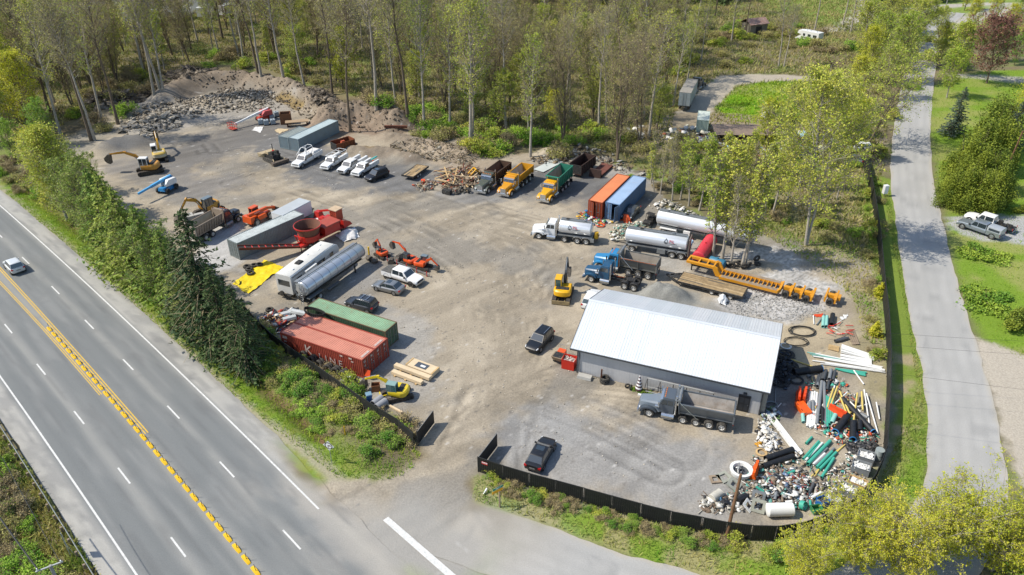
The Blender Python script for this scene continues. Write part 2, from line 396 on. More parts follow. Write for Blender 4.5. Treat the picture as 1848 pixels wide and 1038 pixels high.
def ground_colour(X,Y):
 n1=fbm(X,Y,9,1);n2=fbm(X,Y,3,2);n3=fbm(X,Y,1.1,4,3);n4=fbm(X,Y,25,8)
 C=np.zeros(X.shape+(3,))+np.array((0.165,0.145,0.08))                    # wood floor and rough grass
 C=mixc(C,(0.15,0.195,0.045),sstep(0.5,0.68,n1*.6+n2*.4))
 C=mixc(C,(0.17,0.135,0.08),sstep(0.52,0.7,fbm(X,Y,6,21))*0.8)
 C=mixc(C,(0.09,0.075,0.05),sstep(0.5,0.7,fbm(X,Y,4,31))*0.45)
 # dry grassy ground right of the tank trailers
 d=sdf(X,Y,W2([(1330,380),(1420,330),(1560,300),(1590,420),(1592,560),(1500,500),(1400,440)]))
 C=mixc(C,(0.27,0.225,0.135),sstep(3,-3,d+(n2 -.5)*6)*sstep(0.35,0.6,n2*.5+n3*.5)*0.85)
 # highway verges
 s,o=hw_so(X,Y)
 ver=sstep(22.8,23.6,o+(n3 -.5))*sstep(30,25.5,o+(n2 -.5)*2.5)
 C=mixc(C,(0.15,0.24,0.022),ver*0.95);C=mixc(C,(0.22,0.21,0.06),ver*sstep(0.5,0.65,n3)*0.6)
 C=mixc(C,(0.15,0.10,0.055),np.exp(-(seg_dist(X,Y,DITCH)/0.9)** 2)*0.9)
 # lawns, field, far clearings
 for P,c in ((LAWN,(0.15,0.235,0.025)),(FIELD,(0.13,0.27,0.012))):
  C=mixc(C,c,sstep(1.2,-1.2,sdf(X,Y,P)+(n2 -.5)*2));C=mixc(C,(0.27,0.26,0.09),sstep(1,-1,sdf(X,Y,P))*sstep(0.45,0.66,n1*.5+n2*.5)*0.7)
 for P,c in ((DIRT2,(0.36,0.32,0.25)),(DRIVE,(0.34,0.34,0.33)),(DRIVE2,(0.38,0.34,0.275)),(JUNK2,(0.24,0.2,0.14))):
  C=mixc(C,c,sstep(0.7,-0.7,sdf(X,Y,P)+(n3 -.5)*2))
 far=sdf(X,Y,W2([(1380,0),(1400,28),(1440,20),(1500,45),(1700,60),(1848,30),(1848,-10),(1500,-20)]))
 C=mixc(C,(0.17,0.25,0.04),sstep(3,-3,far+(n1 -.5)*8)*0.8)
 for P,hwid in ((W2([(1500,55),(1545,35),(1570,0)]),2.6),(W2([(1560,40),(1640,22),(1700,12),(1780,8)]),3.2),(W2([(1690,52),(1730,40),(1850,10)]),4.5),(W2([(1740,138),(1848,142),(1990,146)]),2.4)):
  C=mixc(C,(0.36,0.335,0.29),sstep(hwid+1,hwid -1,seg_dist(X,Y,P)+(n3 -.5)))
 # verge between the right fence and the side road
 C=mixc(C,(0.155,0.22,0.03),sstep(3.6,2.6,seg_dist(X,Y,W2([(1585,330),(1612,480),(1628,640),(1640,800)]))+(n3 -.5))*0.9)
 C=mixc(C,(0.30,0.25,0.15),sstep(2.2,1.0,seg_dist(X,Y,W2([(1625,640),(1636,740),(1640,850)])))*sstep(.42,.6,n2))
 # grass in front of the corrugated fence
 gf=sdf(X,Y,W2([(858,858),(1000,872),(1130,905),(1270,948),(1420,972),(1560,920),(1610,820),(1668,830),(1668,900),(1590,985),(1450,1060),(1270,1050),(1150,1005),(1000,950),(862,905)]))
 C=mixc(C,(0.16,0.24,0.03),sstep(0.6,-0.4,gf));C=mixc(C,(0.29,0.25,0.13),sstep(0.6,-0.4,gf)*sstep(0.46,0.62,n2)*0.8)
 # the yard: tan dust, grey crushed rock, dark damp rock, pale gravel
 yd=sdf(X,Y,YARD);yard=sstep(1.0,-0.8,yd+(n2 -.5)*3.2+(n3 -.5)*1.2)
 T=np.zeros(X.shape+(3,))+np.array((0.300,0.258,0.193))
 T=mixc(T,(0.365,0.316,0.24),sstep(0.5,0.66,fbm(X,Y,5,51))*0.8)
 T=mixc(T,(0.205,0.19,0.162),sstep(0.48,0.66,fbm(X,Y,7,53))*0.8)
 def patch(px,rad,col,k=1.0,rough=0.9):
  nonlocal T
  d=seg_dist(X,Y,W2(px));T=mixc(T,col,sstep(rad,rad*0.35,d+(n2 -.5)*rad*rough+(n3 -.5)*rad*0.5)*k)
 GREY,DARK,PALE=(0.255,0.25,0.24),(0.135,0.135,0.13),(0.37,0.355,0.33)
 patch([(1000,820),(1120,830),(1240,870)],8.5,(0.245,0.238,0.222),0.95);patch([(940,790),(1000,760)],4,(0.27,0.265,0.25),.7)
 patch([(640,560),(740,600),(740,700)],5,(0.30,0.285,0.255),.8)
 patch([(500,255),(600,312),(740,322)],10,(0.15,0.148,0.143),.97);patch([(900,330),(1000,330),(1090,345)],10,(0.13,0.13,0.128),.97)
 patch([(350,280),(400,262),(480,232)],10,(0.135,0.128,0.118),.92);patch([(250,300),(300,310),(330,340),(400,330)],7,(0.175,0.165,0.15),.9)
 patch([(1150,320),(1100,300)],5,GREY,.6);patch([(900,350),(820,345)],5,(0.21,0.205,0.195),.7)
 patch([(390,400),(400,440),(400,470)],5.5,(0.42,0.415,0.40),.85);patch([(600,470),(660,500)],4,(0.25,0.24,0.22),.8)
 patch([(1230,600),(1330,560),(1360,540)],5,(0.25,0.245,0.23),.6);patch([(1150,535),(1230,545)],5,(0.205,0.205,0.185),.95)
 patch([(1430,640),(1470,600),(1540,620)],6,(0.36,0.30,0.20),.8);patch([(1560,520),(1580,600),(1585,700)],3,(0.25,0.22,0.12),.7)
 patch([(1420,700),(1410,740)],3.2,(0.14,0.135,0.13),.9);patch([(818,390)],1.6,(0.15,0.12,0.09),.8)
 patch([(1240,450),(1200,470)],4,(0.34,0.33,0.30),.8)
 d=seg_dist(X,Y,W2([(600,230),(650,215),(700,225)]));T=mixc(T,(0.215,0.16,0.115),sstep(9,5,d+(n2 -.5)*5))
 d=seg_dist(X,Y,W2([(300,185),(350,160),(420,150)]));T=mixc(T,(0.16,0.14,0.115),sstep(6,3,d+(n2 -.5)*5))
 for BP,ba,bh in BERMS[:6]:T=mixc(T,(0.205,0.165,0.122),sstep(ba*1.1,ba*.3,seg_dist(X,Y,BP)+(n2 -.5)*5)*.85)
 patch([(250,190),(350,215),(500,190)],8,(0.29,0.27,0.235),.8);patch([(760,275),(860,300)],5,(0.31,0.25,0.18),.8)
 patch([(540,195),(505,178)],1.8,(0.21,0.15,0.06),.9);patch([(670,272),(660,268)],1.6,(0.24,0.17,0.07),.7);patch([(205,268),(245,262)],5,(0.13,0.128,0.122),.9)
 patch([(170,245),(150,270)],4,(0.20,0.19,0.16),.7)
 gv=sdf(X,Y,GRAVEL);gk=sstep(1.0,-1.0,gv+(n2 -.5)*3);T=mixc(T,PALE,gk*0.9)
 gs=_hash(np.floor(X*5),np.floor(Y*5),3);T=mixc(T,(0.47,0.46,0.44),gk*(gs > .66)*.7);T=mixc(T,(0.22,0.22,0.21),gk*(gs < .25)*.7)
 # scattered pale stones and dark scuffs
 hs=_hash(np.floor(X*3.2),np.floor(Y*3.2),77);T=mixc(T,(0.55,0.53,0.49),(hs > 0.996)*0.5);T=mixc(T,(0.15,0.14,0.125),(hs < 0.012)*0.7)
 # ruts
 rut=np.zeros(X.shape);lite=np.zeros(X.shape);IN=(yd < 1) & (X > -62) & (X < 45);xs,ys=X[IN],Y[IN];ra=np.zeros(xs.shape);la=np.zeros(xs.shape)
 for P in TRACKS:
  Q=smooth_path(W2(P),4)
  for off in (0,2.9,5.6):
   Q2=Q+np.array([off*0.6,off*0.45])+RNG.normal(0,.5,2);d=seg_dist(xs,ys,Q2)
   for a in (0.0,2.0):ra=np.maximum(ra,np.exp(-((d -a)/0.3)** 2));la=np.maximum(la,np.exp(-((d -a -0.6)/0.28)** 2))
 rut[IN]=ra;lite[IN]=la;RUTS.append((rut,lite))
 br=sstep(0.38,0.62,fbm(X,Y,6,61));T=mixc(T,T*0.68,rut*br*0.85);T=mixc(T,np.minimum(T*1.22,.6),lite*br*0.6)
 # long scuffs swept round by the lorries
 xr=X*.80+Y*.6;yr=-X*.6+Y*.80
 st=fbm(xr/6,yr,1.2,91,3);T=mixc(T,T*0.78,sstep(.54,.72,st)*.6);T=mixc(T,np.minimum(T*1.18,.62),sstep(.46,.3,st)*.6)
 st=fbm(xr,yr/6,1.4,95,3);T=mixc(T,T*0.85,sstep(.56,.7,st)*.5*sstep(.45,.6,n4))
 C=C*(1 -yard[...,None])+T*yard[...,None]
 # asphalt under the dust where the driveway meets the roads
 ap=sdf(X,Y,W2([(577,925),(690,900),(800,905),(870,905),(960,935),(1080,1040),(1000,1200),(600,1200)]))
 C=mixc(C,(0.325,0.318,0.295),sstep(3.5,-3.5,ap+(n2 -.5)*4)*.62)
 # bare tan skirt by the road edge
 C=mixc(C,(0.32,0.28,0.215),sstep(1.3,.4,np.abs(o -23.7 -sstep(-66,-54,s)*1.2)+(n3 -.5)*1.2)*.8*(s < -48))
 grit=1 -.75*sstep(2.5,-2.5,ap+(n2 -.5)*3)
 return np.concatenate([C,grit[...,None]],-1)
STREET_L=[(845,903),(960,940),(1080,985),(1200,1021),(1320,1048),(1440,1047),(1537,1012),(1595,972),(1640,925),(1666,880),(1674,830),(1668,700),(1640,560),(1619,420),(1607,300),(1618,200),(1640,100),(1655,62),(1700,20)]
def street_edges():
 P=smooth_path(W2(STREET_L),14);T=np.gradient(P,axis=0);T /= np.linalg.norm(T,axis=1)[:,None];B=P+np.stack([T[:,1],-T[:,0]],1)*6.9
 for k in range(3):B[1:-1]=(B[:-2]+B[1:-1]*2+B[2:])/4
 return P,B
STREET_MID=(lambda e:((e[0]+e[1])/2)[::5])(street_edges())
def make_ground():
 xs,ys=grids();X,Y=np.meshgrid(xs,ys);nx,ny=len(xs),len(ys)
 C=ground_colour(X,Y);Z=zfield(X,Y)
 rough=sstep(1,6,sdf(X,Y,YARD));brk=sstep(.3,.6,fbm(X,Y,6,61));Z=Z -RUTS[-1][0]*brk*.05+RUTS[-1][1]*brk*.035+(fbm(X,Y,.7,73,2) -.5)*.05;Z=Z+(fbm(X,Y,1.2,71,3) -.5)*(0.05+0.12*rough) -0.025
 s,o=hw_so(X,Y);Z=np.where((o > 3) & (o < 24),np.minimum(Z,-0.05),Z);st=seg_dist(X,Y,STREET_MID);Z=np.where(st < 4.2,np.minimum(Z*0 -.03,Z),np.where(st < 9,Z*sstep(4.2,9,st) -.02,Z))
 V=np.stack([X,Y,Z],-1).reshape(-1,3);i=np.arange(nx*ny).reshape(ny,nx)
 F=np.stack([i[:-1,:-1],i[:-1,1:],i[1:,1:],i[1:,:-1]],-1).reshape(-1,4)
 me=np_mesh('ground',V,F,groundmat('ground_soil',0.32,4.5,0.75),{'col':C.reshape(-1,4)},smooth=True)
 tag(link_mesh('ground',me),'flat dusty ground of yard, verges and wood',kind='structure')
def ribbon(name,A,B,n_across,colf,z,matl,label,jit=0.0):
 """road sheet between two edge lines (arrays of equal length)"""
 A=np.array(A,float);B=np.array(B,float);m=len(A);t=np.linspace(0,1,n_across)
 P=A[:,None,:]*(1 -t)[None,:,None]+B[:,None,:]*t[None,:,None]
 if jit:
  L=np.cumsum(np.r_[0,np.hypot(*(A[1:] -A[:-1]).T)]);d=(B -A);d /= np.linalg.norm(d,axis=1)[:,None]
  ja=(fbm(L,L*0,2.2,5) -.5)*jit;jb=(fbm(L,L*0+9,2.2,6) -.5)*jit
  P[:,0] += d*ja[:,None];P[:,-1] += d*jb[:,None]
 X,Y=P[...,0],P[...,1];C=colf(X,Y,np.broadcast_to(t[None,:],X.shape))
 V=np.stack([X,Y,np.full(X.shape,z)],-1).reshape(-1,3);i=np.arange(m*n_across).reshape(m,n_across)
 F=np.stack([i[:-1,:-1],i[:-1,1:],i[1:,1:],i[1:,:-1]],-1).reshape(-1,4)
 me=np_mesh(name,V,F,matl,{'col':C.reshape(-1,3)},smooth=True)
 if len(me.polygons) and me.polygons[0].normal.z < 0:me.flip_normals()
 return tag(link_mesh(name,me),label,kind='structure')
def hw_colour(X,Y,t):
 s,o=hw_so(X,Y);n=fbm(X,Y,2,3);nl=fbm(s/10,o,0.8,7,3)
 C=np.zeros(X.shape+(3,))+np.array((0.168,0.176,0.172))
 C=mixc(C,(0.215,0.219,0.21),sstep(.42,.65,nl)*.7)
 for lc in (19.8,16.1,12.2,8.5):                       # dusty crown between wheel paths, polished paths
  C=mixc(C,(0.262,0.26,0.24),np.exp(-((o -lc -1.75)/.5)** 2)*.75*sstep(.25,.55,nl+.1))
  for a in (-.85,.85):C=mixc(C,(0.137,0.145,0.143),np.exp(-((o -lc -a)/.4)** 2)*.45)
 sh=np.maximum(sstep(21.7,22.0,o),sstep(6.4,6.1,o));C=mixc(C,(0.385,0.372,0.335),sh*(.75+.4*(n -.5)))
 C=mixc(C,(0.24,0.225,0.19),sstep(23.3,23.75,o+(n -.5))*.6)
 C=mixc(C,(0.23,0.228,0.215),sh*sstep(.5,.7,fbm(s/4,o,.7,13,3))*.7)
 C=mixc(C,(0.25,0.247,0.225),sstep(.8,.3,np.abs(o -13.95))*.5)
 m=sstep(-58,-50,s)*sstep(19.5,22,o+(n -.5)*3);C=mixc(C,(0.335,0.315,0.275),m*.8)       # tracked-out dirt at the driveway
 m=sstep(-64,-52,s)*sstep(14.5,21,o)*sstep(.4,.65,fbm(s/5,o,1.0,19));C=mixc(C,(0.30,0.285,0.255),m*.6)
 C=mixc(C,(0.14,0.142,0.138),sstep(.65,.8,fbm(X,Y,1.2,41))*.25)
 k=(sstep(-62,-52,s)*sstep(22.0,23.3,o+(n -.5)*1.6))[...,None];C=C*(1 -k)+ground_colour(X,Y)[...,:3]*k
 C=mixc(C,(0.12,0.122,0.12),sstep(.62,.75,fbm(s/14,o,.5,43,3))*.35)
 return C
def street_colour(X,Y,t):
 n=fbm(X,Y,2.5,3);n2=fbm(X,Y,.9,5,3)
 C=np.zeros(X.shape+(3,))+np.array((0.325,0.32,0.30));C=mixc(C,(0.38,0.372,0.35),sstep(.45,.65,n)*.6)
 for a in (.2,.42,.6,.82):C=mixc(C,(0.29,0.288,0.272),np.exp(-((t -a)/.055)** 2)*.5)
 C=mixc(C,(0.37,0.335,0.27),np.maximum(sstep(.06,.0,t+(n2 -.5)*.1),sstep(.94,1.0,t+(n2 -.5)*.1))*.8)
 C=mixc(C,(0.235,0.235,0.225),sstep(.62,.75,fbm(X,Y,1.6,47))*.5)
 C=mixc(C,(0.33,0.305,0.26),sstep(9,1,np.hypot(X+2,Y -47))*.7);P,B=street_edges();d=seg_dist(X,Y,np.array([P[0],B[0]]));k=sstep(9,.8,d+(n -.5)*5)[...,None];GC=ground_colour(X,Y)[...,:3]
 return C*(1 -k)+GC*k
def make_roads():
 asph=groundmat('asphalt',0.16,9.0,0.35,0.9);asph2=groundmat('asphalt_pale',0.13,8.0,0.3,0.92)
 ss=np.arange(-330,90,0.6)
 A=[tuple(H(s,4.35))[:2] for s in ss];B=[tuple(H(s,23.9+(sstep(-60,-50,s)*-0.4)))[:2] for s in ss]
 ribbon('highway',A,B,62,hw_colour,0.012,asph,'wide grey asphalt highway at the left',0.5)
 P,B=street_edges()
 ribbon('side_street',P,B,22,street_colour,0.014,asph2,'pale grey side street curving up the right',0.5)
 # painted lines: every dash is its own piece
 white=mat('road_paint_white','#c9c9c4',0.7,0,0.2,3,dirt=0.4,dirtcol='#8f8f88');yel=mat('road_paint_yellow','#c8a22e',0.7,0,0.2,3,dirt=0.45,dirtcol='#8f8f80')
 hw=bpy.data.objects['highway']
 def stripe(name,s0,s1,o,wd,m,z=0.018):
  n=max(2,int((s1 -s0)/6)+1);b=MB();ss=np.linspace(s0,s1,n)
  vs=[tuple(H(s,oo,z)) for s in ss for oo in ((o(s) if callable(o) else o) -wd/2,(o(s) if callable(o) else o)+wd/2)]
  b.add(vs,[(2*i,2*i+2,2*i+3,2*i+1) for i in range(n -1)])
  return b.build(name,m,hw,smooth=False)
 stripe('edge_line',-330,-48.3,21.55,0.17,white);stripe('edge_line',-330,60,6.62,0.17,white)
 for k in range(-20,8):
  c=-46.95+12.19*k;stripe('lane_dash',c -1.5,c+1.5,17.92,0.16,white)
  c=-53.3+12.19*k;stripe('lane_dash',c -1.5,c+1.5,10.4,0.16,white)
 for d in (-.13,.13):
  stripe('centre_line',-330,-70,(lambda s,d=d:14.5+d+0.0015*max(0,-98 -s)),0.13,yel)
  stripe('centre_line',-330,-80,(lambda s,d=d:13.5+d*.8 -0.012*max(0,-98 -s)),0.1,yel)
 b=MB();b.quad(H(-43.0,24.98,.02),H(-33.2,25.2,.02),H(-33.2,25.85,.02),H(-43.0,25.58,.02));b.build('stop_line',white,bpy.data.objects['side_street'])
make_ground();make_roads()
# ---------------------------------------------------------------- workshop, fences, containers
BO=Vector((6.49,69.7,0));BE=Vector((26.5,61.45,0));BU=(BE -BO).normalized();BYAW=math.atan2(BU.y,BU.x)
def make_workshop():
 L=(BE -BO).length+0.1;Wd=13.75;ez,rz=3.6,6.05;ov=0.55
 t=thing('workshop','grey metal workshop with a bright white ribbed gable roof','building',BO,BYAW)
 wallm=mat('wall_grey_metal','#b2b2b2',0.55,0.1,0.06,0.6,dirtcol='#77756e',streak=.25);trim=mat('trim_dark','#3a3d40',0.6);roofm=mat('roof_white_metal','#c1c6ca',0.42,0.15,0.06,0.35,dirt=0.1,dirtcol='#8d9496')
 x0,x1,y0,y1=0.75,L -0.65,ov,Wd -ov;th=.12
 def ribwall(a,b,fixed,axis,top,nm,flip):
  m=MB();n=int(abs(b -a)/0.3);
  for k in range(n):
   u0=a+(b -a)*k/n;u1=a+(b -a)*(k+1)/n;e=(u1 -u0)*0.22
   zt0=top(u0) ;zt1=top(u1)
   if axis == 'x':
    m.box(u0,u1,fixed,fixed+flip*th,0,min(zt0,zt1));m.box(u0,u0+e,fixed -flip*.012,fixed+.001,0,min(zt0,zt1))
   else:
    m.box(fixed,fixed+flip*th,u0,u1,0,min(zt0,zt1));m.box(fixed -flip*.012,fixed+.001,u0,u0+e,0,min(zt0,zt1))
  return m.build(nm,wallm,t,smooth=False)
 pitch=(rz -ez)/(Wd/2);gt=lambda y:ez+pitch*min(y,Wd -y) -0.12
 ribwall(x0,x1,y0,'x',lambda x:ez+0.1,'wall',1);ribwall(x0,x1,y1,'x',lambda x:ez+.1,'wall',-1)
 ribwall(y0,y1,x0,'y',gt,'wall',1);ribwall(y0,y1,x1,'y',gt,'wall',-1)
 # roof sheets laid side by side, each with its standing ribs
 n=24;wd=L/n
 def sheet(side):
  m=MB();
  ya,yb=(0,Wd/2) if side == 0 else (Wd,Wd/2)
  m.hexa([(0.004,ya,ez -.04),(wd -.004,ya,ez -.04),(wd -.004,yb,rz -.04),(0.004,yb,rz -.04),(0.004,ya,ez),(wd -.004,ya,ez),(wd -.004,yb,rz),(0.004,yb,rz)])
  for r in (0.0,0.3,0.6):
   x=r+0.02
   m.hexa([(x,ya,ez),(x+.07,ya,ez),(x+.07,yb,rz),(x,yb,rz),(x+.02,ya,ez+.026),(x+.05,ya,ez+.026),(x+.05,yb,rz+.026),(x+.02,yb,rz+.026)])
  return m
 tints=[mat('roof_sheet_'+c[1:],c,.42,.12,.07,.4,dirt=.1+.06*q,dirtcol='#9aa0a2') for q,c in enumerate(('#cdd1d4','#c8cdd0','#d0d3d5'))]
 for side in (0,1):
  ms=[sheet(side).mesh('roof_panel',q,smooth=False) for q in tints]
  for k in range(n):link_mesh('roof_panel',random.choice(ms),t,(k*wd,0,rnd(0,.006)))
 m=MB();m.hexa([(0,Wd/2 -.22,rz -.03),(L,Wd/2 -.22,rz -.03),(L,Wd/2+.22,rz -.03),(0,Wd/2+.22,rz -.03),(0,Wd/2 -.05,rz+.08),(L,Wd/2 -.05,rz+.08),(L,Wd/2+.05,rz+.08),(0,Wd/2+.05,rz+.08)]);m.build('ridge_cap',roofm,t)
 for y in (-.08,Wd -.04):
  MB().box(-.02,L+.02,y,y+.12,ez -.2,ez -.05).build('gutter',trim,t)
 for x in (-.06,L+.005):
  m=MB()
  for ya in (0,Wd):m.hexa([(x,ya,ez -.2),(x+.055,ya,ez -.2),(x+.055,Wd/2,rz -.2),(x,Wd/2,rz -.2),(x,ya,ez+.03),(x+.055,ya,ez+.03),(x+.055,Wd/2,rz+.03),(x,Wd/2,rz+.03)])
  m.build('barge_board',trim,t)
 m=MB();m.box(x0+.05,x1 -.05,ov*.1,y0,ez -.16,ez -.1);m.build('soffit',wallm,t)
 m=MB();m.box(-.05+x0,x0+.05,y0 -.06,y0+.04,0,ez -.1);m.build('corner_trim',trim,t);m=MB();m.box(x1 -.05,x1+.05,y0 -.06,y0+.04,0,ez -.1);m.build('corner_trim',trim,t)
 m=MB();m.tube([(x0+.25,y0 -.1,ez -.2),(x0+.25,y0 -.1,.3),(x0+.45,y0 -.35,.12)],.05);m.build('downpipe',trim,t)
 dx=L -2.95   # dark door and the lamp over it
 d=MB().box(dx,dx+1.15,y0 -.07,y0 -.02,0.02,2.12).build('door',mat('door_dark','#22252a',.5),t)
 for a,b in ((.2,.95),(1.1,1.85)):
  for c in (.12,.64):MB().box(dx+c,dx+c+.4,y0 -.085,y0 -.068,a,b).build('door_panel',mat('door_dark2','#2c3036',.5),d)
 MB().cyl((dx+1.02,y0 -.07,1.0),(dx+1.02,y0 -.15,1.0),.035).build('handle',CHROME,d)
 MB().box(dx -.06,dx,y0 -.09,y0 -.01,0,2.2).box(dx+1.15,dx+1.21,y0 -.09,y0 -.01,0,2.2).box(dx,dx+1.15,y0 -.09,y0 -.01,2.12,2.2).build('door_frame',trim,t)
 MB().box(dx+.35,dx+.75,y0 -.3,y0,2.45,2.55,tx=.05).build('door_lamp',trim,t)
 MB().box(x1+.01,x1+.5,y0+.3,y0+.55,.05,3.2).build('down_duct',STEEL,t)
make_workshop()
def fence_run(name,label,pts,h,n_per=3,ribs=True,gap=0.06,cat='fence',m=None):
 """posts, a rail and separate panels between them; ribs upright"""
 fm=m or mat('fence_black','#20211f',0.65,0.1,0.25,1.2,dirt=0.12);pm=mat('fence_post','#2b2c2a',.6,.2)
 root=thing(name,label,cat,(pts[0][0],pts[0][1],zt(pts[0])*0))
 o=Vector((pts[0][0],pts[0][1],0));P=[Vector((p[0],p[1],0)) -o for p in pts]
 post=MB().cyl((0,0,-.2),(0,0,h+.08),.045,n=8).mesh('post',pm)
 cache={}
 for a,b in zip(P[:-1],P[1:]):
  d=b -a;L=d.length;yaw=math.atan2(d.y,d.x);key=round(L,1)
  link_mesh('post',post,root,a)
  if key not in cache:
   q=MB();q.box(gap,key -gap,-.012,.012,.06,h)
   if ribs:
    n=int(key/.2)
    for k in range(n):
     x=gap+(key -2*gap)*(k+.5)/n;q.box(x -.035,x+.035,-.045,-.01,.06,h);q.box(x -.035,x+.035,.01,.045,.06,h)
   q.box(0,key,-.035,.035,h+.004,h+.05)
   cache[key]=q.mesh('fence_panel',fm,smooth=False)
  o2=link_mesh('fence_panel',cache[key],root,a,(0,R_(rnd(-.6,.6)),yaw));o2.scale.x=L/key
 link_mesh('post',post,root,P[-1]);return root
def resample(P,step):
 P=np.array(P,float);L=np.r_[0,np.cumsum(np.hypot(*(P[1:] -P[:-1]).T))];n=max(1,int(round(L[-1]/step)))
 t=np.linspace(0,L[-1],n+1);return np.stack([np.interp(t,L,P[:,0]),np.interp(t,L,P[:,1])],1)
def make_fences():
 f1=W2([(863.5,851),(906,866),(948,879),(990,890),(1036,903),(1081,916),(1129,929),(1175,942),(1228,955),(1264,961)])
 fence_run('corrugated_fence','black corrugated sheet fence along the grass in front of the parked sedan',resample(f1,2.6),1.9)
 f2=smooth_path(W2([(1264,961),(1330,973),(1400,977),(1470,962),(1530,930),(1570,885),(1592,835)]),6)
 fence_run('curved_fence','dark sheet fence curving round the scrap heap corner',resample(f2,2.2),1.9)
 f3=smooth_path(W2([(1592,835),(1597,760),(1600,690),(1598,600),(1590,520),(1582,430),(1570,350),(1560,310),(1552,280)]),5)
 fence_run('screened_fence','black screened chain-link fence beside the side street',resample(f3,3.0),2.2,ribs=False)
 f4=np.array([tuple(G(*q,1.6))[:2] for q in [(745,784),(717,758),(688,742),(663,726.5),(640,710),(600,682),(567,658),(544,643.5),(523,627),(500,613),(486,601),(457,572),(438,550)]])
 fence_run('verge_fence','dark screened fence behind the brambles beside the red containers',resample(f4,2.8),1.7,ribs=False)
 gm=mat('gate_black','#1d1d1c',.65,.1,.2,1.5)
 for nm,a,b,h,lab in (('swing_gate',(755,803),(784,764),1.75,'open black gate leaf at the end of the bramble fence'),('swing_gate',(864,850),(897.6,806),1.75,'open black gate leaf joined to the corrugated fence')):
  A=G(*a);B=G(*b);L=(B -A).length;yaw=math.atan2((B -A).y,(B -A).x)
  g=thing(nm,lab,'gate',A,yaw,'yard gates')
  m=MB();n=int(L/.2)
  for k in range(n):m.box(L*k/n+.01,L*(k+1)/n -.01,-.015,.015,.1,h)
  m.build('sheet',gm,g,smooth=False)
  m=MB();m.box(0,L,.016,.05,.1,.16).box(0,L,.016,.05,h -.06,h).box(0,.05,.016,.05,.16,h -.06).box(L -.05,L,.016,.05,.16,h -.06);m.bar((.05,.033,.2),(L -.05,.033,h -.1),.03,.03);m.bar((.05,.06,h*.55),(L -.05,.06,h*.55),.03,.04);m.build('gate_frame',STEEL,g)
  MB().cyl((-.06,0,-.3),(-.06,0,h+.15),.07).build('gate_post',FRAME,g)
  for z in (.4,h -.3):MB().cyl((0,0,z),(0,0,z+.12),.03).build('hinge',STEEL,g)
 # little red and white notice on the corner panel
 f0=f1[0];f1b=f1[1];d=Vector((f1b[0] -f0[0],f1b[1] -f0[1],0)).normalized();p=Vector((f0[0],f0[1],1.45))+d*.75
 s=thing('fence_notice','small red and white notice on the corner panel of the fence','notice',p,math.atan2(d.y,d.x))
 MB().box(-.32,.32,-.075,-.06,-.16,.16).build('board',mat('sign_red','#a8201c',.5),s)
 MB().box(-.29,.29,-.08,-.0755,-.02,.13).build('white_panel',WHITE,s)
 MB().box(-.25,.25,-.084,-.0805,.03,.07).build('red_stripe',mat('sign_red','#a8201c',.5),s)
def text(name,body,size,m,parent,loc,rot,align='LEFT',ext=0.004):
 c=bpy.data.curves.new(name,'FONT');c.body=body;c.size=size;c.extrude=ext;c.align_x=align;c.resolution_u=2
 c.materials.append(m);o=bpy.data.objects.new(name,c);COL.objects.link(o)
 me=bpy.data.meshes.new_from_object(o.evaluated_get(bpy.context.evaluated_depsgraph_get()));bpy.data.objects.remove(o);bpy.data.curves.remove(c)
 return link_mesh(name,me,parent,loc,rot)
make_fences()
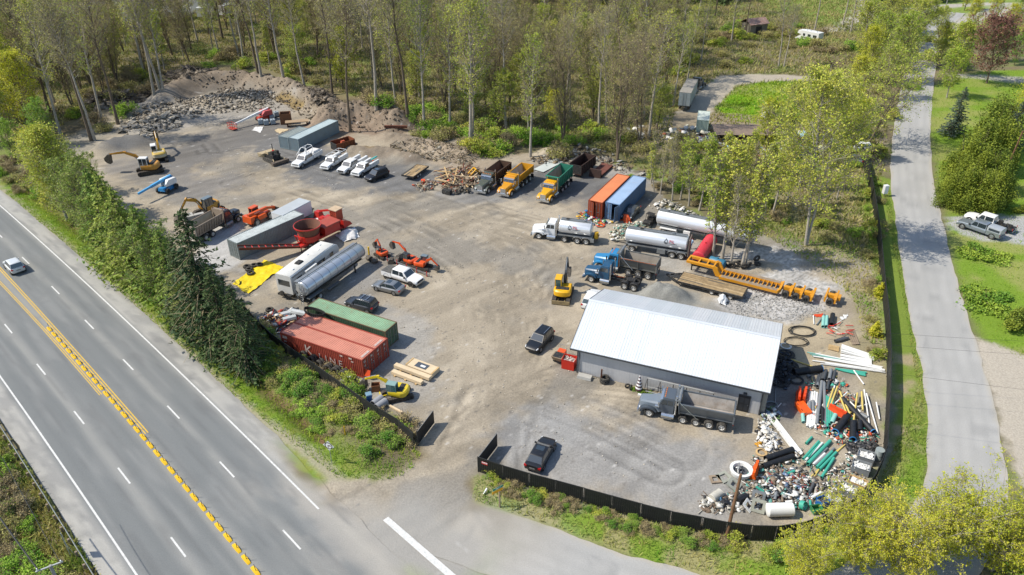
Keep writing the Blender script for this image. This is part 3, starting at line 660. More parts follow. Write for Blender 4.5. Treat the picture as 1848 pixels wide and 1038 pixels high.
def container(label,colm,roofm,L=12.19,W=2.44,Hh=2.59,loc=(0,0,0),yaw=0,open_doors=False,frame=None,group='shipping containers',name='shipping_container',corner=True):
 """x along the length, door end at x=L; origin at ground corner (0,0)"""
 t=thing(name,label,'container',loc,yaw,group);fr=frame or colm
 step=.28;dp=.04;z0,z1=.16,Hh -.12
 def corr(n,length):
  pts=[];x=0
  for k in range(n):
   x=length*k/n;s=length/n;pts += [(x,0),(x+s*.38,0),(x+s*.5,dp),(x+s*.88,dp)]
  return pts+[(length,0)]
 pts=corr(int(L/step),L -.24)
 m=MB();n=len(pts)
 m.add([(x+.12,.02+y,z0) for x,y in pts]+[(x+.12,.02+y,z1) for x,y in pts],[(i,i+1,n+i+1,n+i) for i in range(n -1)]);me1=m.build('side_wall',colm,t,smooth=False)
 m=MB();m.add([(x+.12,W -.02 -y,z0) for x,y in pts]+[(x+.12,W -.02 -y,z1) for x,y in pts],[(i+1,i,n+i,n+i+1) for i in range(n -1)]);m.build('side_wall',colm,t,smooth=False)
 pe=corr(int(W/step),W -.24);n2=len(pe)
 m=MB();m.add([(.02+y,x+.12,z0) for x,y in pe]+[(.02+y,x+.12,z1) for x,y in pe],[(i+1,i,n2+i,n2+i+1) for i in range(n2 -1)]);m.build('end_wall',colm,t,smooth=False)
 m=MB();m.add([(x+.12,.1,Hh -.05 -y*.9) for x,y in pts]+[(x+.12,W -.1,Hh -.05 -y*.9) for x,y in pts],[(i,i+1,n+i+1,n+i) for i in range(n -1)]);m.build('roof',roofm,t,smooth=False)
 m=MB()
 for x in (0,L -.12):
  for y in (0,W -.12):m.box(x,x+.12,y,y+.12,0.001,Hh)
 for y in (0,W -.1):
  m.box(.12,L -.12,y,y+.1,Hh -.12,Hh -.01);m.box(.12,L -.12,y,y+.1,.03,.16)
 for x in (0,L -.1):m.box(x,x+.1,.12,W -.12,Hh -.12,Hh -.005);m.box(x,x+.1,.12,W -.12,.03,.16)
 m.build('frame',fr,t,smooth=False)
 MB().box(.1,L -.1,.1,W -.1,.1,.15).build('floor',WOODG,t)
 for k,(ya,yb) in enumerate(((.12,W/2 -.01),(W/2+.01,W -.12))):
  wd=yb -ya;d=MB();hinge_y=ya if k == 0 else yb;sg=1 if k == 0 else -1
  d.box(-.05,0,0,sg*wd,.18,Hh -.14)
  for z in (.5,1.0,1.5,2.0):d.box(.0,.025,sg*.1,sg*(wd -.1),z,z+.12)
  o=d.build('door',colm,t,(L -.01,hinge_y,0),(0,0,0))
  if open_doors:o.rotation_euler.z=(R_(-118) if k == 0 else R_(125)) if open_doors is True else (R_(-open_doors[0]) if k == 0 else R_(open_doors[1]))
  for f in (.28,.72):MB().cyl((.05,sg*wd*f,.2),(.05,sg*wd*f,Hh -.16),.025,n=6).build('lock_rod',STEEL,o)
  MB().box(.03,.07,sg*wd*.3,sg*wd*.65,1.1,1.15).build('door_handle',STEEL,o)
 return t
def cont_at(px,z,L,**kw):pass
def make_containers():
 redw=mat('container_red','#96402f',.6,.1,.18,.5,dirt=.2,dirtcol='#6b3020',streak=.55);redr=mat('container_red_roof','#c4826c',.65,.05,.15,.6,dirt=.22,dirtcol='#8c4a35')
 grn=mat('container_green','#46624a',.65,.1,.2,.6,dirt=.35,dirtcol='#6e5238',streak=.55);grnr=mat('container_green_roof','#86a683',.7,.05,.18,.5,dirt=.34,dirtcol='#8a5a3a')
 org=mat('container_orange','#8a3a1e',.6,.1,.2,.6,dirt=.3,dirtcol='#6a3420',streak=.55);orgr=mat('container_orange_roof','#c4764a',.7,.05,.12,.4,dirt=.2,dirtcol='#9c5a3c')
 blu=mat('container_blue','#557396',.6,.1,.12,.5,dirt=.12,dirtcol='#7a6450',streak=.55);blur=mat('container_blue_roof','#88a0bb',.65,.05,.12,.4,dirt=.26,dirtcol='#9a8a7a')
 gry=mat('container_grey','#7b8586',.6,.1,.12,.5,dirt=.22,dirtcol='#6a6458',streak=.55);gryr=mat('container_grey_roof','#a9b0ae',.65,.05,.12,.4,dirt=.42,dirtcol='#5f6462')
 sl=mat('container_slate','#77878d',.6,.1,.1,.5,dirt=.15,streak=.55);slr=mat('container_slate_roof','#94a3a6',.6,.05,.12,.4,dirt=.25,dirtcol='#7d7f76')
 y=R_(-28.4);u=Vector((math.cos(y),math.sin(y),0));v=Vector((-u.y,u.x,0));p0=Vector((-27.77,74.94,0))
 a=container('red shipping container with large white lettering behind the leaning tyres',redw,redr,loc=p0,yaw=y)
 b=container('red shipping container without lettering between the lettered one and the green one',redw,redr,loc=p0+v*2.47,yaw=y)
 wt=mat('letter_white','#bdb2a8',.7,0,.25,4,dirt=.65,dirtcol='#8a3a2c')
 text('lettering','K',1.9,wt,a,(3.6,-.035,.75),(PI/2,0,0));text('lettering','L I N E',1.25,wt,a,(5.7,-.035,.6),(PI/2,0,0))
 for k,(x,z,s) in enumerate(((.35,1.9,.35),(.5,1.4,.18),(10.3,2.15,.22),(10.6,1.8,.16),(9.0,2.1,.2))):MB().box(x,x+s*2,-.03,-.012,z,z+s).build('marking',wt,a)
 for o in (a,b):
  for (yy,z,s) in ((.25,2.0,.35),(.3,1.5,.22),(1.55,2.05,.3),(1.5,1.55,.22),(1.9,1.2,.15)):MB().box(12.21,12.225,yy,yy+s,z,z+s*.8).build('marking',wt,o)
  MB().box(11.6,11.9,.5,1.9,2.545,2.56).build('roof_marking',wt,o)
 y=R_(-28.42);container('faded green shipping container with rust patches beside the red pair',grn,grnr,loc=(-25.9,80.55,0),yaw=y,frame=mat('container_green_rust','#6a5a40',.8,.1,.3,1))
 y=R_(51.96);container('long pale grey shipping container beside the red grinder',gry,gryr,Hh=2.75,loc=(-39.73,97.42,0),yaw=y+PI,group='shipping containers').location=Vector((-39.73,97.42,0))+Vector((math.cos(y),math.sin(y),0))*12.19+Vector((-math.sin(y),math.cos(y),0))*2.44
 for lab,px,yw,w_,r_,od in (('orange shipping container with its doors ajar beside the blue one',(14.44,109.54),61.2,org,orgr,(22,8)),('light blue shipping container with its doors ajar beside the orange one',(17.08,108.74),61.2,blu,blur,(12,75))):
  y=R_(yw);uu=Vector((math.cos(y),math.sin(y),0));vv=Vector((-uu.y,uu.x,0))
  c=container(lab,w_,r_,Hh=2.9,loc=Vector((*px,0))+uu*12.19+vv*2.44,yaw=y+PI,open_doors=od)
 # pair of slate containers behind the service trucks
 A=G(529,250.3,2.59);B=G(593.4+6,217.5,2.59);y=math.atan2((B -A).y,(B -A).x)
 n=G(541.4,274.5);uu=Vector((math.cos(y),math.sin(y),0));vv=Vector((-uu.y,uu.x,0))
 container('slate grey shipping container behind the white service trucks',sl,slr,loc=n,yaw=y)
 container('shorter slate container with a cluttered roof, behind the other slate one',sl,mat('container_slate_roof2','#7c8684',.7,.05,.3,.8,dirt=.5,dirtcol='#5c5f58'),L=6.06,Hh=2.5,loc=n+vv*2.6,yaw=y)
make_containers()
# ---------------------------------------------------------------- vehicles (x forward, origin on the ground under the front axle)
def paint(name,col,dirt=.12,rough=.3):return mat('paint_'+name,col,rough+.06,0,.08,.8,dirt=dirt+.08,dirtcol='#7d735f',coat=.25)
RIM_A=mat('rim_silver','#a9abab',.35,.7,.15,3,dirt=.2);RIM_W=mat('rim_white','#c4c2bb',.5,0,.1,3,dirt=.3);RIM_D=mat('rim_dark','#3b3c3d',.4,.5)
_wc={}
def wheel_meshes(r,w,rimm,kind):
 k=(round(r,3),round(w,3),rimm.name,kind)
 if k not in _wc:
  t=MB();t.lathe_y([(r*.58,-w*.42),(r*.9,-w*.5),(r*.985,-w*.38),(r,0),(r*.985,w*.38),(r*.9,w*.5),(r*.58,w*.42)],18,closed=True)
  q=MB();dish=.30 if kind == 'truck' else .44
  q.lathe_y([(r*.6,w*.40),(r*.56,w*.46),(r*.5,w*dish),(r*.22,w*(dish -.08)),(r*.2,w*(dish+.12)),(0.001,w*(dish+.13))],14)
  q.lathe_y([(r*.58,-w*.38),(0.001,-w*.3)],14)
  q.lathe_y([(r*.575,-w*.4),(r*.575,w*.42)],14)
  if kind == 'truck':
   for i in range(6):
    a=i*PI/3;q.cyl((math.cos(a)*r*.37,w*(dish -.03),math.sin(a)*r*.37),(math.cos(a)*r*.37,w*(dish+.02),math.sin(a)*r*.37),r*.06,n=5,mi=1)
  else:
   for i in range(5):
    a=i*2*PI/5;q.cyl((math.cos(a)*r*.38,w*.40,math.sin(a)*r*.38),(math.cos(a)*r*.38,w*.445,math.sin(a)*r*.38),r*.1,n=5,mi=1)
  _wc[k]=(t.mesh('wheel',TYRE),q.mesh('rim',[rimm,FRAME]))
 return _wc[k]
def wheel(parent,x,y,r,w,rimm=RIM_A,kind='car',steer=0):
 t,q=wheel_meshes(r,w,rimm,kind);o=link_mesh('wheel',t,parent,(x,y,r),(0,0,(0 if y > 0 else PI)+steer));link_mesh('rim',q,o)
def place(front,rear,side,hw):
 f=G(*front);r=G(*rear);h=(f -r).normalized();left=Vector((-h.y,h.x,0));s=1 if side == 'L' else -1
 return f -left*s*hw,math.atan2(h.y,h.x),(f -r).length
def ring(x,w,zb,zt,r=.86,sh=.18):
 return [(x,-w*.9,zb),(x,-w,zb+.14),(x,-w,zt -sh),(x,-w*r,zt -.02),(x,-w*r*.55,zt),(x,w*r*.55,zt),(x,w*r,zt -.02),(x,w,zt -sh),(x,w,zb+.14),(x,w*.9,zb)]
def car(label,pm,loc,yaw,kind='sedan',wb=2.8,rails=False,sunroof=0,rim=RIM_A,cat='car',name='parked_car',group=None,k=1.0,glass=None,roofm=None):
 """origin under the front axle; kind sedan / suv / hatch"""
 gl=glass or GLASS;t=thing(name,label,cat,loc,yaw,group);b=MB();suv=kind == 'suv';r=.37 if suv else .335
 up=.14 if suv else 0;W=.96 if suv else .92;xf=.92;xr=-wb -(.95 if kind == 'sedan' else .82)
 hd=[(xr,.70,.42,.80),(xr+.06,.84,.33,.93),(xr+.35,.90,.26,1.0 if kind == 'sedan' else .98),(-wb+.1,W,.22,1.0),(-wb*.5,W,.2,.98),(-.85,W,.2,.96),(-.3,W*.99,.21,.92),(.45,W*.95,.24,.80),(.78,W*.86,.28,.70),(xf,W*.66,.34,.60)]
 b.loft([ring(x,w_,zb+up*.5,z+up) for x,w_,zb,z in hd]);b.build('body',pm,t)
 zb=.93+up;zr=1.44 if not suv else 1.76
 if kind == 'sedan':x0,x1,t0,t1=xr+.42,-.38,-wb+.2,-1.25
 elif suv:x0,x1,t0,t1=xr+.16,-.45,xr+.42,-1.15
 else:x0,x1,t0,t1=xr+.2,-.42,xr+.75,-1.2
 wb_,wt=W*.9,W*.72
 def cr(f):return [(x0+(t0 -x0)*f,wb_+(wt -wb_)*f,zb+(zr -zb)*f),(x1+(t1 -x1)*f,wb_+(wt -wb_)*f,zb+(zr -zb)*f)]
 c=MB();rg=[]
 for f,sc in ((-.05,1),(.9,1),(1.0,.9),(1.03,.6)):
  ff=min(f,1.0);(xa,ww,z),(xb,_,_)=cr(ff);z=zb+(zr -zb)*f;m=(xa+xb)/2
  rg.append([(m+(xa -m)*sc,-ww*sc,z),(m+(xb -m)*sc,-ww*sc,z),(m+(xb -m)*sc,ww*sc,z),(m+(xa -m)*sc,ww*sc,z)])
 c.loft(rg,caps=True);c.build('cabin',roofm or pm,t)
 def glassq(nm,a,bq,cc,d):MB().plate((a,bq,cc,d),.012).build(nm,gl,t)
 lo,hi=.08,.86
 (xa,wl,zl),(xb,_,_)=cr(lo);(xc,wh,zh),(xd,_,_)=cr(hi)
 glassq('windshield',(xb+.005,-wl*.93,zl),(xb+.005,wl*.93,zl),(xd+.005,wh*.92,zh),(xd+.005,-wh*.92,zh))
 glassq('rear_window',(xa -.005,wl*.93,zl),(xa -.005,-wl*.93,zl),(xc -.005,-wh*.92,zh),(xc -.005,wh*.92,zh))
 for s in (-1,1):
  mid=-wb*.5 -.1;segs=[(mid+.05,None),(None,mid -.05)] if kind != 'suv' else [(mid+.05,None),(-wb -.05,mid -.05),(None,-wb -.15)]
  for a,bq in segs:
   al=(xa+.12) if a is None else a;ah=(xc+.1) if a is None else a;bl=(xb -.14) if bq is None else bq;bh=(xd -.1) if bq is None else bq
   q=[(al,s*(wl+.004),zl+.02),(bl,s*(wl+.004),zl+.02),(bh,s*(wh+.004),zh -.01),(ah,s*(wh+.004),zh -.01)]
   if s < 0:glassq('side_window',*q)
   else:glassq('side_window',q[1],q[0],q[3],q[2])
  MB().box(-.72,-.55,s*(W+.02) -.09,s*(W+.02)+.09,zb+.02,zb+.15,tx=.02,ty=.02).build('mirror',pm,t)
  MB().hexa([(.62,s*W*.62,.58+up),(.86,s*W*.62,.56+up),(.80,s*W*.84,.58+up),(.55,s*W*.92,.60+up),(.6,s*W*.62,.70+up),(.83,s*W*.62,.64+up),(.77,s*W*.84,.67+up),(.5,s*W*.9,.74+up)]).build('headlight',LAMP,t)
  MB().box(xr -.012,xr+.2,s*W*.8 -.14,s*W*.8+.14,.72+up,.9+up,tx=.02).build('taillight',RED_L,t)
  for x in (0,-wb):
   wheel(t,x,s*(W -.12),r,.24,rim)
   MB().lathe_y([(r*1.16,-.02),(r*1.16,.012),(r*.8,.012)],16,c=(x,s*(W -.005) -(0 if s > 0 else 0),r)).build('wheel_arch',BLACK,t)
 MB().box(xf -.16,xf+.01,-.5,.5,.42+up,.58+up).build('grille',FRAME,t)
 MB().box(xr -.02,xr+.05,-.28,.28,.58+up,.72+up).build('number_plate',STEEL,t)
 if rails:
  for s in (-1,1):MB().box(t0+.1,t1 -.2,s*wt*.8 -.025,s*wt*.8+.025,zr+.04,zr+.09).build('roof_rail',CHROME,t)
  if rails == 2:
   for x in (t0+.6,t1 -.6):MB().box(x,x+.07,-wt*.8,wt*.8,zr+.09,zr+.13).build('cross_bar',CHROME,t)
 for kk in range(sunroof):MB().box(t1 -.75 -kk*.85,t1 -.12 -kk*.85,-wt*.62,wt*.62,zr+.012,zr+.03).build('sunroof',GLASS,t)
 return t
def pickup(label,pm,loc,yaw,cabs=2,bed=1.75,rim=RIM_A,flare=None,cover=None,service=False,rack=False,canopy=None,k=1.0,name='pickup_truck',group=None,hoop=False,flat=False):
 """cabs 1 single / 2 crew; service = utility body with side boxes"""
 t=thing(name,label,'truck',loc,yaw,group);W=1.0;r=.42;cl=1.55 if cabs == 1 else 2.35
 cx0=-1.0 -cl;bx1=cx0 -.06;bx0=bx1 -(bed if not (service or flat) else 2.75);wb=-(bx0+(bed*.52 if not (service or flat) else 1.25))
 b=MB();b.loft([ring(x,w_,zb,z,.9) for x,w_,zb,z in ((cx0,W,.45,1.16),(-1.0,W,.45,1.16),(-.55,W*.99,.47,1.16),(.3,W*.97,.5,1.10),(.72,W*.93,.5,1.02),(.92,W*.85,.5,.95))]);b.build('body',pm,t)
 zb,zr=1.1,1.88;x0,x1,t0,t1=cx0+.02,-.62,cx0+.12,-1.35
 rg=[]
 for f,sc,z in ((0,1,zb),(.92,1,zb+(zr -zb)*.92),(1,.9,zr),(1,.55,zr+.03)):
  xa=x0+(t0 -x0)*f;xb=x1+(t1 -x1)*f;ww=.93+(.76 -.93)*f;m=(xa+xb)/2
  rg.append([(m+(xa -m)*sc,-ww*sc,z),(m+(xb -m)*sc,-ww*sc,z),(m+(xb -m)*sc,ww*sc,z),(m+(xa -m)*sc,ww*sc,z)])
 MB().loft(rg).build('cab',pm,t)
 def q(nm,*p):MB().plate(p,.012).build(nm,GLASS,t)
 f1,f2=.1,.86;X=lambda a,b_,f:a+(b_ -a)*f;Wf=lambda f:.93 -.17*f;Z=lambda f:zb+(zr -zb)*f
 q('windshield',(X(x1,t1,f1)+.004,-Wf(f1)*.93,Z(f1)),(X(x1,t1,f1)+.004,Wf(f1)*.93,Z(f1)),(X(x1,t1,f2)+.004,Wf(f2)*.92,Z(f2)),(X(x1,t1,f2)+.004,-Wf(f2)*.92,Z(f2)))
 q('rear_window',(X(x0,t0,f1) -.004,.7,Z(f1)),(X(x0,t0,f1) -.004,-.7,Z(f1)),(X(x0,t0,f2) -.004,-.62,Z(f2)),(X(x0,t0,f2) -.004,.62,Z(f2)))
 for s in (-1,1):
  mids=[(-.98 -.15,cx0+.16)] if cabs == 1 else [(-.98 -.15,-1.98),(-2.08,cx0+.16)]
  for a,e in mids:
   ah=a -(.35 if a > -1.3 else 0);p=[(e,s*(Wf(f1)+.004),Z(f1)),(a,s*(Wf(f1)+.004),Z(f1)),(ah,s*(Wf(f2)+.004),Z(f2)),(e,s*(Wf(f2)+.004),Z(f2))]
   q('side_window',*(p if s < 0 else (p[1],p[0],p[3],p[2])))
  MB().box(-1.02,-.86,s*1.1 -.1,s*1.1+.1,1.12,1.36).build('mirror',FRAME,t)
  MB().box(.72,.91,s*.74 -.15,s*.74+.13,.74,.92,tx=.02).build('headlight',LAMP,t)
  for x in (0,-wb):
   wheel(t,x,s*(W -.14),r,.27,rim)
   MB().lathe_y([(r*1.2,-.03),(r*1.2,.015),(r*.85,.015)],16,c=(x,s*(W+.0),r)).build('wheel_arch',flare or BLACK,t)
 MB().box(.86,.95,-.62,.62,.66,.94).build('grille',FRAME if flare is None else STEEL,t)
 MB().box(.80,1.02,-.95,.95,.44,.62).build('bumper',CHROME if flare is None else pm,t)
 MB().box(bx0,.5,-.5,.5,.42,.56).build('chassis',FRAME,t)
 if service:
  for s in (-1,1):
   y0,y1=(s*.62,s*1.05);ya,yb=min(y0,y1),max(y0,y1)
   MB().box(bx0,bx1,ya,yb,.62,1.42).build('tool_box',pm,t)
   for kx in range(3):MB().box(bx0+.08+kx*.9,bx0+.9+kx*.9,s*1.055 -.008,s*1.055+.008,1.0 if kx == 0 else .7,1.36).build('locker_door',WHITE,t)
  MB().box(bx0,bx1,-.62,.62,.62,.68).build('bed_floor',STEEL,t)
  for i in range(5):
   x=rnd(bx0+.2,bx1 -.4);y=rnd(-.4,.3);MB().box(x,x+rnd(.2,.5),y,y+rnd(.15,.35),.69,rnd(.9,1.3)).build('load',[mat('load_or','#b5542a',.7),mat('load_gr','#55585a',.7),WOOD,STEEL][i % 4],t)
 elif flat:
  MB().box(bx0,bx1,-1.0,1.0,.72,.8).build('flat_bed',FRAME,t)
  for x,y,s_ in ((bx1 -.9,-.5,.6),(bx1 -1.6,.3,.5),(bx0+.4,-.2,.45)):MB().box(x,x+s_,y,y+s_*.8,.81,.81+s_).build('load',FRAME,t)
 else:
  m=MB();m.box(bx0,bx1,-W,-W+.1,.5,1.14).box(bx0,bx1,W -.1,W,.5,1.14).box(bx1 -.08,bx1,-W+.1,W -.1,.5,1.14);m.build('bed',pm,t)
  MB().box(bx0,bx0+.07,-W+.1,W -.1,.5,1.14).build('tailgate',pm,t);MB().box(bx0+.07,bx1 -.08,-W+.1,W -.1,.6,.66).build('bed_floor',FRAME,t)
  if cover:MB().box(bx0+.02,bx1 -.02,-W+.03,W -.03,1.142,1.19).build('bed_cover',cover,t)
  if canopy:
   MB().loft([[(x,-.96*k_,1.145),(x,.96*k_,1.145),(x,.86*k_,1.72),(x,.6*k_,1.82),(x,-.6*k_,1.82),(x,-.86*k_,1.72)] for x,k_ in ((bx0,1),(bx1 -.02,1))]).build('canopy',canopy,t)
   for s in (-1,1):MB().plate([(bx0+.2,s*.955,1.25),(bx1 -.25,s*.955,1.25),(bx1 -.25,s*.905,1.58),(bx0+.2,s*.905,1.58)] if s < 0 else [(bx1 -.25,s*.955,1.25),(bx0+.2,s*.955,1.25),(bx0+.2,s*.905,1.58),(bx1 -.25,s*.905,1.58)],.012).build('canopy_window',GLASS,t)
 for s in (-1,1):MB().box(bx0 -.02,bx0+.04,s*.92 -.07,s*.92+.07,.75,1.1).build('taillight',RED_L,t)
 MB().box(bx0 -.12,bx0 -.02,-.9,.9,.5,.64).build('rear_bumper',STEEL,t)
 if rack:
  m=MB()
  for s in (-1,1):
   m.tube([(bx0+.15,s*.9,1.4),(bx0+.15,s*.85,2.15),(-1.1,s*.8,2.2),(-.9,s*.8,2.1)],.04)
   m.cyl((bx1 -.3,s*.88,1.4),(bx1 -.3,s*.85,2.15),.04,n=6)
  for x in (bx0+.15,bx0+1.3,bx1 -.3,-1.2):m.cyl((x,-.85,2.15),(x,.85,2.15),.035,n=6)
  m.build('ladder_rack',WHITE,t)
 if hoop:
  m=MB()
  for x in (-1.4,-3.2):m.tube([(x,-.85,1.5),(x -.5,-.85,2.7),(x -.7,-.4,3.05),(x -.7,.4,3.05),(x -.5,.85,2.7),(x,.85,1.5)],.05)
  m.tube([(-.9,-.8,2.0),(-2.1,-.6,2.95),(-3.8,-.6,2.9)],.05);m.tube([(-.9,.8,2.0),(-2.1,.6,2.95),(-3.8,.6,2.9)],.05);m.build('pipe_frame',WHITE,t)
  MB().box(bx0+.2,bx1 -.2,-.9,.9,1.5,1.75,tx=.3,ty=.2).build('load',mat('tarp_white','#cfcdc8',.8),t)
 return t
# ---- heavy lorries
def cab_unit(t,pm,chrome=True,stacks=True,roof_lights=True,visor=True,sleeper=0.0,hoodm=None,fenderm=None):
 hm=hoodm or pm;fm=fenderm or pm
 b=MB()
 b.loft([[(x,-w_,zb),(x,w_,zb),(x,w_,z -.16),(x,w_*.8,z),(x,-w_*.8,z),(x,-w_,z -.16)] for x,w_,zb,z in ((1.12,.52,.75,1.62),(1.02,.60,.72,1.72),(.1,.74,.75,1.83),(-1.05,.93,.8,1.98))]);b.build('hood',hm,t)
 b=MB()
 for s in (-1,1):
  pts=[(-.78,.85),(-.7,1.05),(-.5,1.22),(-.15,1.32),(.3,1.32),(.7,1.2),(1.0,.95),(1.02,.62),(.86,.62),(.62,1.0),(.35,1.14),(-.1,1.14),(-.45,1.02),(-.62,.85)]
  y0,y1=sorted((s*.62,s*1.2));b.prism(pts,y0,y1)
 b.build('fender',fm,t)
 x0,x1=-2.5 -sleeper,-1.0
 b=MB();b.loft([[(x0,-y,z),(xa,-y,z),(xa,y,z),(x0,y,z)] for xa,y,z in ((x1,1.02,.95),(x1+.02,1.04,1.95),(x1 -.32,.98,2.72),(x1 -.4,.94,2.86),(x1 -.7,.8,2.92))]);b.build('cab',pm,t)
 for s in (-1,1):
  p=[(-1.75,s*1.045,2.02),(-1.1,s*1.045,2.02),(-1.3,s*.995,2.6),(-1.75,s*.995,2.6)];p2=[(-2.35,s*1.045,2.02),(-1.82,s*1.045,2.02),(-1.82,s*.995,2.6),(-2.35,s*.995,2.6)]
  for pp in (p,p2):MB().plate(pp if s < 0 else (pp[1],pp[0],pp[3],pp[2]),.012).build('side_window',GLASS,t)
  MB().plate([(x1+.012,s*.03,2.0),(x1+.012,s*.95,2.0),(x1 -.29,s*.9,2.66),(x1 -.29,s*.03,2.66)] if s > 0 else [(x1+.012,s*.95,2.0),(x1+.012,s*.03,2.0),(x1 -.29,s*.03,2.66),(x1 -.29,s*.9,2.66)],.012).build('windshield',GLASSB if False else GLASS,t)
  MB().box(-1.0,-.86,s*1.32 -.12,s*1.32+.1,1.95,2.5).build('mirror',CHROME if chrome else FRAME,t)
  MB().cyl((1.0,s*.86,.98),(1.12,s*.86,.98),.13,n=10).build('headlight',LAMP,t)
  MB().cyl((-1.3,s*.98,.62),(-2.6,s*.98,.62),.32,n=14).build('fuel_tank',CHROME if chrome else STEEL,t)
  MB().box(-2.4,-1.4,s*1.16 -.12,s*1.16+.12,.32,.38).build('step',STEEL,t)
  if stacks:MB().cyl((-2.68 -sleeper,s*.98,.9),(-2.68 -sleeper,s*.98,3.35),.1,n=10).build('exhaust_stack',CHROME if chrome else RUST,t)
  MB().cyl((-.55,s*.98,1.62),(-1.0,s*.98,1.62),.16,n=10).build('air_cleaner',CHROME if chrome else pm,t)
 MB().box(1.08,1.16,-.5,.5,.78,1.60).build('grille',CHROME if chrome else FRAME,t)
 MB().box(1.1,1.32,-1.18,1.18,.45,.78,tx=.03,ty=.04).build('bumper',CHROME if chrome else STEEL,t)
 if visor:MB().hexa([(x1 -.3,-.95,2.62),(x1 -.02,-.98,2.5),(x1 -.02,.98,2.5),(x1 -.3,.95,2.62),(x1 -.3,-.95,2.66),(x1 -.01,-.98,2.54),(x1 -.01,.98,2.54),(x1 -.3,.95,2.66)]).build('sun_visor',CHROME if chrome else pm,t)
 if roof_lights:
  for y in (-.7,-.35,0,.35,.7):MB().box(x1 -.55,x1 -.42,y -.07,y+.07,2.86,2.97,tx=.03,ty=.02).build('marker_light',AMBER,t)
def axle_set(t,xs,r=.52,rim=RIM_W,dual=(True,)):
 wheel(t,0,1.0,r,.3,rim,'truck');wheel(t,0,-1.0,r,.3,rim,'truck')
 for x,d,rr in xs:
  for s in (-1,1):
   wheel(t,x,s*(.93 if d else 1.02),rr,.56 if d else .3,rim,'truck')
  MB().cyl((x,-.7,rr),(x,.7,rr),.1,n=8).build('axle',FRAME,t)
def dump_truck(label,pm,bedm,loc,yaw,axles,bed=(-3.1,-8.6),bz=(1.35,2.75),inner=None,chrome=True,cabshield=True,ribs=8,stripe=None,hoodm=None,tarp=True,k=1,fr=None,visor=True,fenderm=None,gate=None,headh=.35,rim=RIM_W):
 t=thing('dump_truck',label,'truck',loc,yaw,'dump trucks');cab_unit(t,pm,chrome,True,True,visor,hoodm=hoodm,fenderm=fenderm)
 x1,x0=bed;z0,z1=bz;inn=inner or mat('bed_worn','#8c857a',.75,.2,.25,1,dirt=.4,dirtcol='#9c8f78');W=1.22
 MB().box(x0+.3,.9,-.45,-.3,.72,1.0).box(x0+.3,.9,.3,.45,.72,1.0).box(x0+.3,x0+.5,-.3,.3,.75,.98).box(-3.0,-2.8,-.3,.3,.75,.98).build('chassis',FRAME,t)
 axle_set(t,axles,rim=rim)
 b=MB()
 for s in (-1,1):
  b.hexa([(x0,s*(W -.38),z0),(x1,s*(W -.38),z0),(x1,s*W,z1),(x0,s*W,z1),(x0,s*(W -.45),z0+.0),(x1,s*(W -.45),z0+.0),(x1,s*(W -.07),z1),(x0,s*(W -.07),z1)])
  b.box(x0,x1,s*(W -.02) -.06,s*(W -.02)+.06,z1,z1+.13);b.box(x0,x1,s*(W -.42) -.1,s*(W -.42)+.1,z0 -.16,z0+.02)
  for i in range(ribs):
   x=x0+(x1 -x0)*(i+.5)/ribs;b.hexa([(x -.05,s*(W -.38),z0),(x+.05,s*(W -.38),z0),(x+.05,s*(W+.0),z1),(x -.05,s*W,z1),(x -.05,s*(W -.2),z0),(x+.05,s*(W -.2),z0),(x+.05,s*(W+.07),z1),(x -.05,s*(W+.07),z1)])
 b.build('bed_side',bedm,t)
 MB().box(x0,x1,-W+.4,W -.4,z0 -.1,z0).build('bed_floor',inn,t)
 lin=MB()
 for s in (-1,1):lin.plate([(x0+.02,s*(W -.47),z0+.01),(x1 -.02,s*(W -.47),z0+.01),(x1 -.02,s*(W -.085),z1 -.02),(x0+.02,s*(W -.085),z1 -.02)],-.008*s if False else .004)
 lin.build('bed_liner',inn,t)
 MB().hexa([(x1,-W+.05,z0 -.1),(x1+.08,-W+.05,z0 -.1),(x1+.08,W -.05,z0 -.1),(x1,W -.05,z0 -.1),(x1+.2,-W,z1+headh),(x1+.28,-W,z1+headh),(x1+.28,W,z1+headh),(x1+.2,W,z1+headh)]).build('bulkhead',bedm,t)
 if cabshield:MB().box(x1+.24,x1+.62,-W*.98,W*.98,z1+headh,z1+headh+.06).build('cab_shield',bedm,t)
 if tarp:MB().cyl((x1+.15,-W -.02,z1+headh+.12),(x1+.15,W+.02,z1+headh+.12),.16,n=12).build('tarp_roll',STEEL,t)
 if tarp:
  m=MB()
  for s in (-1,1):m.tube([(x1+.12,s*(W+.1),z1+headh),(x1 -1.9,s*(W+.14),z0 -.2)],.035)
  m.build('tarp_arm',CHROME,t)
 g=MB().box(x0 -.1,x0 -.005,-W+.05,W -.05,z0 -.1,z1+.12)
 for i in range(3):g.box(x0 -.17,x0 -.1,-W+.1,W -.1,z0+.1+i*.42,z0+.2+i*.42)
 for y in (-W+.05,-.4,.35,W -.12):g.box(x0 -.165,x0 -.1,y,y+.08,z0 -.05,z1+.1)
 g.build('tailgate',gate or bedm,t)
 for s in (-1,1):
  MB().box(x0 -.16,x0 -.1,s*.95 -.1,s*.95+.1,z0 -.35,z0 -.2).build('taillight',RED_L,t);MB().box(x0 -.1,x0 -.07,s*.9 -.3,s*.9+.3,.25,.95).build('mud_flap',BLACK,t)
 if stripe:
  m=MB();n=24
  for s in (-1,1):
   for i in range(n):
    xa=x0+(x1 -x0)*i/n;e=(x1 -x0)/n*.55;m.box(xa,xa+e,s*(W+.045) -.004,s*(W+.045)+.004,z1+.01,z1+.12)
  m.build('stripe',stripe,t)
 return t
